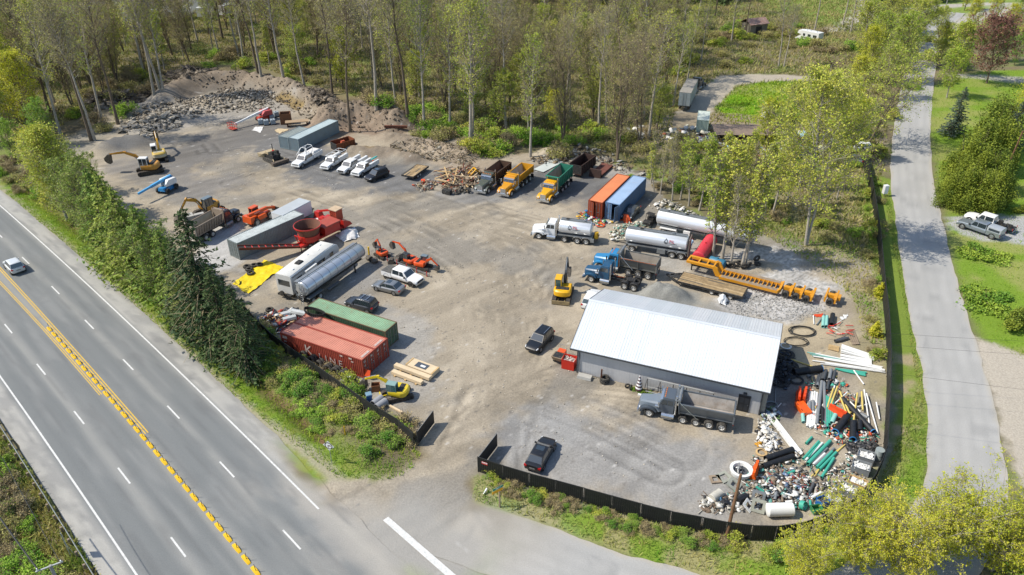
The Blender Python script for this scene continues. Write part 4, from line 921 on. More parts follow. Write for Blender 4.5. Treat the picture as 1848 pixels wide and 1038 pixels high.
def make_lorries():
 dr=lambda *a:[(-x,d,r) for x,d,r in a]
 p,y,d=place((1170,753),(1302,779.4),'L',1.15)
 dump_truck('grey dump truck with an open empty bed in front of the white workshop',paint('slate','#4c545c',.1),mat('bed_grey','#6e7478',.45,.4,.12,1,dirt=.2),p,y,dr((3.55,0,.47),(4.9,0,.47),(6.25,1,.52),(7.55,1,.52)),(-3.15,-8.5),(1.32,2.5),stripe=None,ribs=1,fenderm=paint('slate2','#3d454d',.1),hoodm=paint('slate3','#707a83',.1),inner=mat('bed_bare','#aaa39a',.6,.3,.3,1,dirt=.4,dirtcol='#8a6f52'))
 p,y,d=place((1075,478),(1166.5,503),'L',1.15);p2,y2,_=place((1065.8,510),(1140.5,526),'L',1.15)
 r=G(1168,505);u=Vector((math.cos(y2),math.sin(y2),0));lf=Vector((-u.y,u.x,0));p=r+u*6.9 -lf*1.15
 dump_truck('bright blue dump truck with grey bed and orange dashes along its rim',paint('skyblue','#2a79a8',.15),mat('bed_grey2','#74746f',.5,.3,.15,1,dirt=.3),p,y2,dr((4.1,0,.47),(5.5,1,.52),(6.9,1,.52)),(-2.9,-7.9),(1.3,2.55),stripe=mat('stripe_orange','#c8682a',.6),ribs=1,chrome=False,headh=.6)
 # dark blue tractor in front of it
 t=thing('semi_tractor','dark blue semi tractor without trailer between the blue dump truck and the workshop','truck',p2,y2);cab_unit(t,paint('navy','#1f4a68',.2),True,True,False,False)
 MB().box(-6.6,.9,-.45,-.3,.72,1.0).box(-6.6,.9,.3,.45,.72,1.0).box(-3.3,-3.1,-.3,.3,.75,.98).box(-6.6,-6.45,-.3,.3,.75,.98).build('chassis',FRAME,t);axle_set(t,dr((4.75,1,.52),(6.05,1,.52)))
 MB().slab([(-5.95,-.5),(-4.9,-.5),(-4.7,0),(-4.9,.5),(-5.95,.5)],1.05,1.18).build('fifth_wheel',FRAME,t)
 for s in (-1,1):
  for x in (-4.75,-6.05):MB().prism([(x -.62,.75),(x -.5,1.05),(x -.25,1.2),(x+.25,1.2),(x+.5,1.05),(x+.62,.75),(x+.58,.73),(x+.46,1.0),(x+.23,1.14),(x -.23,1.14),(x -.46,1.0),(x -.58,.73)],*sorted((s*.66,s*1.22))).build('mud_guard',FRAME,t)
 MB().tube([(-2.8,.3,1.9),(-3.5,.3,1.3),(-4.4,.1,1.3)],.04).build('air_hose',mat('hose_orange','#b5541e',.6),t)
 # tan dump truck on the left
 p,y,d=place((432,401),(390.3,425),'R',1.15)
 dump_truck('weathered tan dump truck with ribbed bed beside the concrete blocks',paint('blackred','#1e2430',.2),mat('bed_tan','#8d7f70',.7,.1,.2,1,dirt=.35,dirtcol='#75685a'),p,y,dr((5.6,1,.52),(7.0,1,.52)),(-3.0,-8.6),(1.35,2.85),ribs=11,chrome=False,tarp=False,gate=mat('gate_pale','#a89c8e',.7,0,.2,2,dirt=.3),inner=mat('bed_tan_in','#97907f',.8,0,.2,1))
 # three trucks by the wood
 yf,yr=(924,354.6),(956.4,328);p,y,d=place(yf,yr,'L',1.15)
 dump_truck('golden yellow dump truck with yellow bed, middle of three by the wood',paint('gold','#c78a12',.08),mat('bed_gold','#c98f1c',.5,.05,.1,1,dirt=.15),p,y,dr((4.3,0,.47),(5.7,1,.52),(7.1,1,.52)),(-3.0,-8.3),(1.35,2.6),ribs=2,tarp=False,inner=mat('bed_pale_in','#a49a8c',.75,.1,.25,1,dirt=.3))
 p,_,_=place((882.8,349.2),(913,324),'L',1.15)
 dump_truck('dull grey-green dump truck with rusty bed, next to the lumber heap',paint('moss','#4b5148',.15),mat('bed_rust','#4c3b2e',.8,.1,.3,1,dirt=.4,dirtcol='#6f4a32'),p,y,dr((4.3,0,.47),(5.7,1,.52),(7.1,1,.52)),(-3.0,-8.3),(1.35,2.6),ribs=6,tarp=False,inner=mat('bed_rust_in','#6d4f3a',.85,0,.3,1,dirt=.4,dirtcol='#876648'))
 p,y,d=place((995.8,365.4),(1027.4,336.2),'L',1.15)
 dump_truck('dump truck with yellow cab and high green bed beside the orange container',paint('yellow2','#d19a12',.06),mat('bed_green','#2f7a63',.55,.1,.15,1,dirt=.2,dirtcol='#4c6a58'),p,y,dr((4.6,0,.47),(5.9,1,.52),(7.2,1,.52)),(-2.9,-8.6),(1.35,3.3),ribs=5,tarp=False,headh=.15,inner=mat('bed_green_in','#8d867a',.75,.1,.3,1,dirt=.3))
LOGO_RED=mat('logo_red','#b3252c',.5);LOGO_DK=mat('logo_dark','#2e3338',.5)
def droplet(parent,x,y,z,s,flip):
 """outlined drop with a small drop inside"""
 def drop(sc,n=18):
  pts=[]
  for i in range(n):
   a=2*PI*i/n;rr=.30*sc;px=math.sin(a)*rr;pz=-math.cos(a)*rr
   if pz > 0:px *= (1 -(pz/rr)** 1.4*.95);pz=pz*1.9
   pts.append((px,pz))
  return pts
 o=drop(s);i_=drop(s*.72);n=len(o);m=MB()
 for k,sg in ((0,1),):
  v=[(x+p[0],y,z+p[1]) for p in o]+[(x+p[0],y,z -.01+p[1]) for p in i_]
  m.add(v,[((j),(j+1) % n,n+(j+1) % n,n+j) for j in range(n)])
 q=drop(s*.3);m.add([(x+p[0],y,z -.13*s+p[1]) for p in q],[tuple(range(n))])
 m.build('drop_logo',LOGO_DK,parent)
def tank_logo(t,x,R,zc,side,s=1.0):
 """the mark lies on the flank of the tank, facing out and a little up"""
 a=R_(14);e=bpy.data.objects.new('logo',None);COL.objects.link(e);e.parent=t
 y=side*(R*math.cos(a)+.03);e.location=(x,y,zc+R*math.sin(a));e.rotation_euler=(-a,0,0 if side < 0 else PI)
 droplet(e,-.75*s,-.012,-.05,s*1.05,1)
 text('lettering','PIL',.66*s,LOGO_RED,e,(-.3*s,-.02,-.12*s),(PI/2,0,0),ext=.006)
 MB().box(-.3*s,.95*s,-.02,-.012,-.3*s,-.22*s).build('small_print',LOGO_DK,e)
 return e
def tanker(t,x0,x1,R,zc,tm,ribs=0,catwalk=True,hatches=3):
 MB().ell(x0,x1,R,R*.93,zc,24,.22).build('tank',tm,t)
 if catwalk:
  m=MB();top=zc+R*.93
  for y in (-.32,.32):m.box(x0+.3,x1 -.3,y -.03,y+.03,top -.06,top+.14)
  m.box(x0+.3,x1 -.3,-.3,.3,top -.02,top+.03)
  m.build('catwalk',STEEL,t)
  for i in range(hatches):
   x=x0+(x1 -x0)*(i+.5)/hatches;MB().cyl((x,0,top),(x,0,top+.2),.24,n=12).build('hatch',FRAME if i % 2 else STEEL,t)
 for i in range(ribs):
  x=x0+.4+(x1 -x0 -.8)*i/(ribs -1);m=MB();n=24
  m.loft([[(xx,math.cos(2*PI*k/n)*R*1.012,zc+math.sin(2*PI*k/n)*R*.93*1.012) for k in range(n)] for xx in (x -.04,x+.04)],caps=False);m.build('band',STEEL,t)
def make_tankers():
 tw=mat('tank_white','#d3d6d8',.22,.25,.04,.5,dirt=.06,coat=.5);polished=mat('tank_polished','#c2c7ca',.28,.6,.06,.5,dirt=.05)
 p,y,d=place((971.8,431.9),(1057.8,442.6),'L',1.15)
 t=thing('tanker_truck','white fuel tanker truck with a red-lettered drop logo, front facing left','truck',p,y);wp=paint('white_truck','#d8dad9',.05);cab_unit(t,wp,True,True,False,True)
 MB().box(-8.6,.9,-.45,-.3,.72,1.0).box(-8.6,.9,.3,.45,.72,1.0).box(-8.6,-8.4,-.3,.3,.75,.98).build('chassis',FRAME,t);axle_set(t,[(-4.0,0,.45),(-5.95,1,.52),(-7.3,1,.52)])
 tanker(t,-8.1,-2.95,1.16,2.25,tw,hatches=2);MB().box(-8.2,-2.9,-1.0,1.0,1.03,1.2).build('tank_cradle',STEEL,t)
 for s in (-1,1):
  m=MB()
  for x in (-5.95,-7.3):m.prism([(x -.72,.7),(x -.6,1.0),(x -.3,1.16),(x+.3,1.16),(x+.6,1.0),(x+.72,.7),(x+.68,.68),(x+.57,.96),(x+.28,1.11),(x -.28,1.11),(x -.57,.96),(x -.68,.68)],*sorted((s*.64,s*1.2)))
  m.build('mud_guard',CHROME,t);MB().box(-8.5,-7.95,*sorted((s*.7,s*1.2)),.55,1.05).build('valve_box',STEEL,t)
 MB().cyl((-8.75,.45,1.0),(-8.75,.45,2.0),.32,n=14).build('yellow_drum',mat('drum_yellow','#b88f14',.5,0,.15,2,dirt=.3),t);MB().box(-9.0,-8.3,-.9,.9,.85,1.0).build('rear_deck',FRAME,t)
 tank_logo(t,-5.5,1.16,2.25,1,.95)
 # its trailer
 p,y,d=place((1139.4,454.8),(1228,469),'L',1.15)
 t=thing('tank_trailer','white tank trailer with a drop logo coupled behind the tanker truck','trailer',p,y);
 for s in (-1,1):
  for x in (0,-5.9,-7.2):
   wheel(t,x,s*.93,.5,.52,RIM_W,'truck')
   MB().prism([(x -.72,.75),(x -.6,1.0),(x -.3,1.14),(x+.3,1.14),(x+.6,1.0),(x+.72,.75),(x+.68,.73),(x+.57,.96),(x+.28,1.09),(x -.28,1.09),(x -.57,.96),(x -.68,.73)],*sorted((s*.64,s*1.2))).build('mud_guard',CHROME,t)
  MB().box(-4.9,-3.7,*sorted((s*.75,s*1.2)),.5,1.15).build('side_locker',STEEL,t)
 MB().box(-8.0,1.0,-.9,-.75,1.03,1.22).box(-8.0,1.0,.75,.9,1.03,1.22).box(-8.0,1.0,-.75,.75,1.03,1.1).build('chassis',STEEL,t)
 MB().bar((1.0,.35,.9),(3.3,0,.75),.1,.12).bar((1.0,-.35,.9),(3.3,0,.75),.1,.12).box(-.4,1.0,-.6,.6,.6,1.0).build('drawbar',FRAME,t)
 tanker(t,-8.0,1.25,1.16,2.28,tw,hatches=2);tank_logo(t,-5.6,1.16,2.28,1,.95)
 MB().box(-8.25,-8.05,-1.1,1.1,.6,3.2,tx=.03).build('rear_frame',mat('rear_brown','#6b6158',.6),t)
 for yy in (-.8,.8):MB().box(-8.27,-8.24,yy -.12,yy+.12,.9,1.05).build('taillight',RED_L,t)
 # plain white semi tank trailer under the trees
 a=G(1196,423.5);b=G(1331,452);h=(b -a).normalized();y=math.atan2(h.y,h.x);rgt=Vector((h.y,-h.x,0));p=a -rgt*1.1
 t=thing('tank_trailer','plain white semi tank trailer without lettering, half under the young trees','trailer',p,y)
 for s in (-1,1):
  for x in (.0,1.35):wheel(t,x,s*.93,.5,.52,RIM_W,'truck')
  MB().prism([(-.75,.8),(-.6,1.08),(1.95,1.08),(2.1,.8),(2.06,.78),(1.92,1.03),(-.57,1.03),(-.71,.78)],*sorted((s*.64,s*1.2))).build('mud_guard',WHITE,t)
  MB().box(3.1,4.1,*sorted((s*.7,s*1.15)),.5,1.3).build('side_locker',WHITE,t);MB().box(10.3,10.45,s*.8 -.07,s*.8+.07,0.0,1.3).build('landing_leg',FRAME,t)
 MB().box(-1.2,13.2,-.6,.6,1.05,1.3).build('chassis',STEEL,t);tanker(t,-1.4,13.6,1.18,2.42,tw,hatches=5)
 # polished tank trailer left of the pickup
 a=G(541,524,2.35);b=G(650,450,2.35);h=(b -a);L=h.length;y=math.atan2(h.y,h.x);p=Vector((a.x,a.y,0))
 t=thing('tank_trailer','long polished silver tank trailer with a ladder beside the white camper','trailer',p,y)
 tanker(t,.1,L,1.12,2.35,polished,ribs=9,catwalk=False)
 MB().box(.2,L -.2,.45,1.0,3.2,3.32).build('catwalk',STEEL,t);MB().box(.2,L -.3,.15,.22,3.45,3.6).build('hose_tray',STEEL,t)
 MB().box(0,L -.5,-.5,.5,1.05,1.28).build('chassis',FRAME,t)
 for s in (-1,1):
  for x in (1.0,2.4):wheel(t,x,s*.93,.5,.52,RIM_W,'truck')
  MB().box(L -2.6,L -2.45,s*.8 -.08,s*.8+.08,0,1.2).build('landing_leg',FRAME,t);MB().box(.3,3.1,*sorted((s*.62,s*1.18)),1.07,1.13).build('mud_guard',STEEL,t);MB().box(4.2,6.6,*sorted((s*.7,s*1.1)),.45,.55).build('hose_rack',STEEL,t)
 m=MB()
 for yy in (-.55,-.15):m.cyl((-.25,yy,.2),(-.1,yy,3.3),.03,n=6)
 for k in range(9):m.cyl((-.25+.15*k/9,-.55,.4+k*.33),(-.25+.15*k/9,-.15,.4+k*.33),.025,n=5)
 m.build('ladder',CHROME,t);MB().tube([(-.15,.4,3.2),(-.35,.4,2.4),(-.3,.2,1.2)],.07).build('discharge_pipe',STEEL,t)
make_lorries();make_tankers()
def make_cars():
 wp=paint('white_fleet','#d5d6d4',.06);gry=mat('flare_grey','#3c4248',.6)
 p,y,_=place((742.5,517.6),(701,504),'R',.86);pickup('white crew-cab pickup with a black bed cover in front of the orange diggers',paint('white_pick','#dcdcda',.02),p,y,2,1.75,RIM_D,cover=mat('cover_grey','#4b4c4a',.8,0,.2,2,dirt=.4))
 p,y,_=place((679.7,524.8),(711.5,533),'L',.80);car('silver sedan parked beside the white crew-cab pickup',mat('paint_silver','#8d9091',.3,.6,.05,1,dirt=.1,coat=.3),p,y,'sedan',2.8,sunroof=1)
 r=G(663,566);u=Vector((math.cos(y),math.sin(y),0));lf=Vector((-u.y,u.x,0));car('dark grey SUV with silver roof rails behind the green container',mat('paint_gunmetal','#3d4248',.3,.4,.05,1,dirt=.1,coat=.3),r+u*2.8 -lf*.84,y,'suv',2.8,rails=2,name='parked_suv')
 p,y,_=place((975,635.8),(995.7,614),'L',.84);car('black SUV standing alone left of the white-roofed workshop',paint('black','#15181c',.0),p,y,'suv',2.8,rails=1,name='parked_suv',glass=GLASS)
 p,y,_=place((999.5,812.5),(978,851),'R',.80);car('black sedan with a glass roof parked inside the corrugated fence',paint('black2','#191a1c',.1),p,y,'sedan',2.9,sunroof=1)
 u=Vector((math.cos(BYAW+PI/2),math.sin(BYAW+PI/2),0));rr=G(1054,561);car('white SUV half hidden behind the end of the workshop',wp,rr+u*3.6+Vector((u.y,-u.x,0))*.45,BYAW+PI/2,'suv',2.9,name='parked_suv')
 f4,r4=(653.6,318.7),(684,300);p,y,_=place(f4,r4,'L',.86)
 pt=pickup('white utility pickup with a teal load, nearest the black SUV',wp,p,y,1,flare=gry,service=True)
 u=Vector((math.cos(y),math.sin(y),0))
 MB().ell(-5.9,-3.9,.22,.14,1.72,10,.5,yc=.3).build('load',mat('teal','#4aa39c',.5),pt)
 for (fx,fy),lab,kw in (((545.8,303),'white crew-cab work truck carrying a tall white pipe frame',dict(cabs=2,service=True,hoop=True)),((597.6,306.8),'white single-cab work truck with a ladder rack',dict(cabs=1,service=True,rack=True)),((628,314.5),'white crew-cab pickup with chrome bumper between two utility trucks',dict(cabs=2,service=True))):
  f=G(fx,fy);lf=Vector((-u.y,u.x,0));pickup(lab,wp,f -lf*.86,y+R_(rnd(-2,2)),flare=None if 'chrome' in lab else gry,**kw)
 p,y,_=place((675,328.8),(697.6,319.9),'L',.84);car('black boxy SUV at the near end of the white work trucks',paint('black3','#1a1a1e',.06),p,y,'suv',2.9,name='parked_suv',sunroof=1,rim=RIM_D)
 p,y,_=place((1735.4,412.6),(1785.5,430.3),'L',.86);pickup('silver pickup with a bed canopy parked beside the side street',mat('paint_silver2','#8c949a',.3,.5,.05,1,coat=.3),p,y,2,2.0,canopy=mat('canopy_silver','#a8adb0',.4,.3))
 f=G(1752,398);pickup('white crew-cab pickup with a dark flat bed behind the silver canopy pickup',paint('white_r','#dcdcd8',.02),f,y+R_(4),2,flat=True)
 s0,o0=-117.2,16.1;c=H(s0,o0);c2=H(s0 -4,o0);y=math.atan2((c2 -c).y,(c2 -c).x)
 g=G(36,484);s0=g.x*HD[0]+g.y*HD[1];a=H(s0 -1.4,16.0);car('silver SUV driving away on the highway',mat('paint_silver3','#c4c7c8',.3,.15,.05,1,coat=.3),a,y,'suv',2.7,name='moving_suv',k=1)
make_cars()
# ---------------------------------------------------------------- plant and trailers
def rotz(v,a):return Vector((v[0]*math.cos(a) -v[1]*math.sin(a),v[0]*math.sin(a)+v[1]*math.cos(a),v[2]))
def excavator(label,bodym,loc,yaw,s=1.0,tracks_yaw=0.0,boom=None,cabm=None,cw=None,blade=False,cabglass=GLASS,boomm=None,roofm=None,open_cab=False,group='excavators',round_tail=True,trackm=None,pts=None,bucketm=None):
 """x is where the boom points; boom = list of joints (x,z): foot, elbow, stick end, bucket"""
 t=thing('excavator',label,'excavator',loc,yaw,group);bm=boomm or bodym;tm=trackm or mat('track_steel','#3b3733',.85,.2,.3,3,dirt=.5,dirtcol='#75695a')
 M=Matrix.Rotation(tracks_yaw,4,'Z')
 for sd in (-1,1):
  pr=[];L,r=1.75*s,.36*s
  for i in range(9):a=PI/2+PI*i/8;pr.append((-L+math.cos(a)*r,r+math.sin(a)*r))
  for i in range(9):a=-PI/2+PI*i/8;pr.append((L+math.cos(a)*r,r+math.sin(a)*r))
  y0,y1=sorted((sd*.72*s,sd*1.27*s));b=MB().prism(pr,y0,y1)
  for i in range(12):x=-L+2*L*(i+.5)/12;b.box(x -.05*s,x+.05*s,y0,y1,2*r,2*r+.035*s)
  b.move(M);o=b.build('track',tm,t)
  w_=MB()
  for x in (-L,L):w_.cyl((x,sd*1.275*s,r),(x,sd*1.30*s,r),r*.7,n=12)
  for i in range(5):w_.cyl((-L*.7+i*L*.35,sd*1.275*s,r*.55),(-L*.7+i*L*.35,sd*1.29*s,r*.55),r*.28,n=8)
  w_.move(M);w_.build('roller',FRAME,o)
 b=MB().box(-1.0*s,1.0*s,-.72*s,.72*s,.3*s,.62*s).cyl((0,0,.62*s),(0,0,.86*s),.6*s,n=16);b.move(M);b.build('undercarriage',FRAME,t)
 z0=.86*s
 # house with a rounded counterweight
 prof=[(.95,-1.15),(.95,1.15),(-.9,1.22),(-1.35,1.1),(-1.62,.75),(-1.72,0),(-1.62,-.75),(-1.35,-1.1),(-.9,-1.22)] if round_tail else [(.95,-1.2),(.95,1.2),(-1.75,1.2),(-1.85,.9),(-1.85,-.9),(-1.75,-1.2)]
 b=MB();rg=[]
 for z,k in ((z0,.93),(z0+.12*s,1.0),(z0+.75*s,1.0),(z0+.92*s,.9)):rg.append([(x*s*k,y*s*k,z) for x,y in prof])
 b.loft(rg);b.build('house',bodym,t)
 if cw:MB().loft([[(x*s*k if x < -.6 else -.85*s,y*s*k,z) for x,y in prof] for z,k in ((z0+.1*s,1.015),(z0+.62*s,1.015))]).build('counterweight',cw,t)
 MB().box(-1.1*s,-.35*s,-.9*s,.9*s,z0+.92*s,z0+1.0*s,tx=.05).build('engine_cover',FRAME if cw is None else cw,t)
 # cab on the left
 cm=cabm or bodym;cx0,cx1,cy0,cy1=-.35*s,1.1*s,.22*s,1.15*s;zc0,zc1=z0+.1*s,z0+2.0*s
 b=MB();p_=.09*s
 for x,y in ((cx0,cy0),(cx1 -p_,cy0),(cx0,cy1 -p_),(cx1 -p_,cy1 -p_),((cx0+cx1)/2,cy1 -p_)):b.box(x,x+p_,y,y+p_,zc0,zc1)
 b.box(cx0,cx1,cy0,cy1,zc0,zc0+.7*s,tx=.0);b.build('cab_frame',cm,t)
 MB().box(cx0 -.03*s,cx1+.05*s,cy0 -.03*s,cy1+.03*s,zc1,zc1+.1*s,tx=.08*s,ty=.06*s).build('cab_roof',roofm or cm,t)
 if not open_cab:
  g=MB();g.box(cx0+.015,cx1 -.015,cy0+.015,cy1 -.015,zc0+.7*s,zc1 -.01);g.build('cab_glass',cabglass,t)
  MB().box(cx1 -.012,cx1+.004,cy0+.1*s,cy1 -.1*s,zc0+.15*s,zc1 -.08*s).build('windshield',cabglass,t)
 else:MB().box(-.1*s,.4*s,.5*s,.95*s,zc0+.7*s,zc0+1.2*s,tx=.05).build('seat',BLACK,t)
 # boom, stick, bucket
 J=boom or [(.8,1.5),(2.6,3.6),(4.6,3.0),(4.3,1.2)];J=[(x*s,z*s) for x,z in J]
 def beam(a,b_,h0,h1,h2,w_,nm):
  ax,az=a;bx,bz=b_;d=Vector((bx -ax,bz -az));L=d.length;d /= L;n=Vector((-d.y,d.x));mid=(ax+d.x*L*.5,az+d.y*L*.5)
  top=[(ax+n.x*h0,az+n.y*h0),(mid[0]+n.x*h1,mid[1]+n.y*h1),(bx+n.x*h2,bz+n.y*h2)];bot=[(bx -n.x*h2,bz -n.y*h2),(mid[0] -n.x*h1*.7,mid[1] -n.y*h1*.7),(ax -n.x*h0,az -n.y*h0)]
  return MB().prism(top+bot,-w_ -.18*s,w_ -.18*s)
 # banana boom in two bends
 (ax,az),(ex,ez)=J[0],J[1];mx,mz=(ax+ex)/2,(az+ez)/2;dx,dz=ex -ax,ez -az;l=math.hypot(dx,dz);kx,kz=mx -dz/l*l*.16,mz+dx/l*l*.16
 yo=-.18*s;wd=.15*s
 def strip(P,hs,w_):
  top=[];bot=[]
  for i,(x,z) in enumerate(P):
   a=P[max(0,i -1)];c=P[min(len(P) -1,i+1)];tx,tz=c[0] -a[0],c[1] -a[1];q=math.hypot(tx,tz);nx,nz=-tz/q,tx/q
   top.append((x+nx*hs[i],z+nz*hs[i]));bot.append((x -nx*hs[i],z -nz*hs[i]))
  return MB().prism(top+bot[::-1],yo -w_,yo+w_)
 strip([J[0],(ax+(kx -ax)*.55,az+(kz -az)*.6),(kx,kz),(kx+(ex -kx)*.5,kz+(ez -kz)*.52),J[1]],[.14*s,.22*s,.27*s,.22*s,.13*s],wd).build('boom',bm,t)
 sx,sz=J[2];dx,dz=sx -ex,sz -ez;l=math.hypot(dx,dz);bx,bz=ex -dx/l*.45*s,ez -dz/l*.45*s
 strip([(bx,bz),(ex+dx*.12,ez+dz*.12),(sx,sz)],[.10*s,.19*s,.09*s],wd*.8).build('stick',bm,t)
 qx,qz=J[3];dx,dz=qx -sx,qz -sz;l=math.hypot(dx,dz);dx /= l;dz /= l;n_=(-dz,dx);R=l*.55
 pr=[(sx -n_[0]*.1*s,sz -n_[1]*.1*s),(sx+n_[0]*.25*s,sz+n_[1]*.25*s)]+[(sx+dx*l*.5+math.cos(a)*R*(n_[0]*1.0)+math.sin(a)*R*dx,sz+dz*l*.5+math.cos(a)*R*n_[1]+math.sin(a)*R*dz) for a in (0,.5,1.0,1.5)]+[(sx+dx*l*1.05 -n_[0]*.25*s,sz+dz*l*1.05 -n_[1]*.25*s)]
 MB().prism(pr,yo -.42*s,yo+.42*s).build('bucket',bucketm or mat('bucket_steel','#57514a',.7,.3,.3,2,dirt=.5),t)
 r_=.05*s
 for yy in (-.24,.24):MB().cyl((1.0*s,yo+yy*s,1.25*s),(kx -.1*s,yo+yy*s,kz -.2*s),r_*1.3,n=8).build('boom_cylinder',CHROME,t)
 MB().cyl((kx,yo,kz+.3*s),(bx,yo,bz+.06*s),r_*1.2,n=8).build('stick_cylinder',STEEL,t)
 MB().cyl((ex+.1*s,yo,ez+.22*s),(sx -dx*.2,yo,sz+.25*s),r_,n=8).build('bucket_cylinder',STEEL,t)
 if blade:
  b=MB().box(2.25*s,2.4*s,-1.25*s,1.25*s,.08*s,.62*s).box(1.2*s,2.25*s,-.55*s,-.42*s,.25*s,.4*s).box(1.2*s,2.25*s,.42*s,.55*s,.25*s,.4*s);b.move(Matrix.Rotation(tracks_yaw+(PI if blade == 'rear' else 0),4,'Z'));b.build('dozer_blade',bodym if blade != 'rear' else mat('blade_worn','#8a7a58',.7,.2,.3,2),t)
 return t
def toward(a,b):
 A=G(*a);B=G(*b);return math.atan2((B -A).y,(B -A).x)
def make_excavators():
 yl=paint('plant_yellow','#cf9a14',.15,.45);lb=paint('plant_amber','#b9842e',.25,.45);wt=paint('plant_white','#d4d4cf',.1,.45);orr=paint('plant_orange','#cf4f17',.1,.4);cat_=paint('plant_ochre','#b98522',.2,.5);ky=paint('plant_lemon','#cbb21c',.12,.4)
 dk=mat('plant_dark','#2e3236',.5,.1,.2,2,dirt=.15);gl2=mat('glass_teal','#3c5a58',.1,0,.1,1,spec=.8)
 excavator('large yellow excavator seen from behind beside the white SUV and workshop',paint('plant_bright','#d9a40c',.05,.35),G(1016,535),toward((1016,545),(1029,500)),.95,boom=[(.8,1.5),(2.1,4.9),(3.3,3.0),(2.9,1.7)],boomm=dk,blade='rear',cw=None,roofm=paint('plant_bright','#d9a40c'),cabm=paint('plant_bright','#d9a40c'),cabglass=gl2)
 excavator('small yellow excavator with rounded grey-glazed cab by the open gate',ky,G(718,716),toward((718,716),(655,705)),.78,tracks_yaw=R_(35),boom=[(.9,1.3),(3.0,2.9),(4.9,2.1),(5.0,.7)],cabm=mat('cab_teal','#5c7570',.4),roofm=mat('roof_teal','#7a9590',.5,0,.1,2),cabglass=gl2,blade=True)
 excavator('orange mini excavator with an open canopy, farthest of the three',orr,G(690,463),toward((690,463),(672,452)),.58,boom=[(.9,1.4),(1.8,4.1),(2.9,3.1),(2.9,1.4)],roofm=dk,cabm=dk,open_cab=True,group='orange mini excavators')
 excavator('orange mini excavator with its boom stretched out left, middle of the three',orr,G(741,477),toward((741,477),(703,461)),.66,boom=[(.9,1.4),(3.3,4.1),(5.3,3.9),(5.2,2.2)],roofm=dk,cabm=dk,group='orange mini excavators',tracks_yaw=.2)
 excavator('orange mini excavator with its bucket lowered to the right, nearest the pickup',orr,G(762,484),toward((762,484),(790,490)),.66,boom=[(.9,1.3),(2.6,2.9),(4.0,1.6),(3.4,.5)],roofm=mat('roof_slate','#66737a',.5),cabm=dk,group='orange mini excavators')
 excavator('big amber excavator with a white cab door reaching left',lb,G(272,311),toward((272,311),(215,312)),1.08,boom=[(.9,1.5),(3.7,3.6),(6.1,3.3),(6.4,1.8)],cabm=wt,roofm=wt,tracks_yaw=R_(28),cw=None)
 excavator('cream and yellow excavator with its boom raised away, behind the amber one',paint('plant_cream','#bfa24a',.2,.5),G(290,288),toward((290,288),(284,262)),1.02,boom=[(.9,1.5),(3.6,4.2),(6.0,3.3),(6.1,1.6)],boomm=yl,cabm=wt,roofm=wt,cw=mat('cw_pale','#b9b096',.6,0,.1,1))
 excavator('ochre excavator beside the stacked concrete blocks',cat_,G(378,384),toward((385,372),(330,396)),1.05,boom=[(.9,1.5),(3.4,3.4),(5.0,1.7),(5.0,.2)],cabm=dk,roofm=mat('roof_slate','#66737a',.5),cw=dk)
def boom_lift(label,cm,bm,loc,yaw,L,elev,base_yaw=0,basket=True,bodym=None,group='boom lifts'):
 t=thing('boom_lift',label,'lift',loc,yaw,group);M=Matrix.Rotation(base_yaw,4,'Z')
 b=MB().box(-1.5,1.5,-.75,.75,.45,.95,tx=.1,ty=.05).box(-1.2,1.2,-.9,.9,.35,.5);b.move(M);b.build('chassis',cm,t)
 for x in (-1.15,1.15):
  for y in (-1.0,1.0):
   p=M @ Vector((x,y,0));tt,q=wheel_meshes(.48,.36,RIM_D,'truck');o=link_mesh('wheel',tt,t,(p.x,p.y,.48),(0,0,base_yaw+(0 if y > 0 else PI)));link_mesh('rim',q,o)
 MB().cyl((0,0,.95),(0,0,1.15),.5,n=14).build('turntable',FRAME,t)
 for s in (-1,1):
  MB().loft([[(x,s*y0,1.15),(x,s*y1,1.15),(x,s*y1,z),(x,s*y0,z)] for x,y0,y1,z in ((-1.7,.4,.8,1.75),(-1.4,.3,1.0,2.15),(.2,.3,1.0,2.2),(.8,.35,.9,1.6))]).build('hood',bodym or bm,t)
 e=R_(elev);a=Vector((-1.3,0,2.3));bq=a+Vector((math.cos(e)*L,0,math.sin(e)*L))
 MB().bar(a,a+(bq -a)*.62,.36,.46).build('boom',bm,t);MB().bar(a+(bq -a)*.6,bq,.26,.34).build('boom_extension',bm,t)
 MB().bar((-.9,0,1.2),(-1.35,0,2.35),.42,.5).build('riser',cm,t);MB().cyl((.0,0,1.6),a+(bq -a)*.4,.08,n=8).build('lift_cylinder',CHROME,t)
 if basket:
  m=MB();c=bq+Vector((.6,0,-.2))
  for z in (-.5,.05,.6):
   for (x0,y0),(x1,y1) in (((-.5,-1),(.5,-1)),((.5,-1),(.5,1)),((.5,1),(-.5,1)),((-.5,1),(-.5,-1))):m.bar(c+Vector((x0,y0,z)),c+Vector((x1,y1,z)),.06,.06)
  for x,y in ((-.5,-1),(.5,-1),(.5,1),(-.5,1),(0,-1),(0,1)):m.bar(c+Vector((x,y,-.5)),c+Vector((x,y,.6)),.06,.06)
  m.box(c.x -.5,c.x+.5,-1,1,c.z -.56,c.z -.5);m.build('basket',cm,t)
 return t
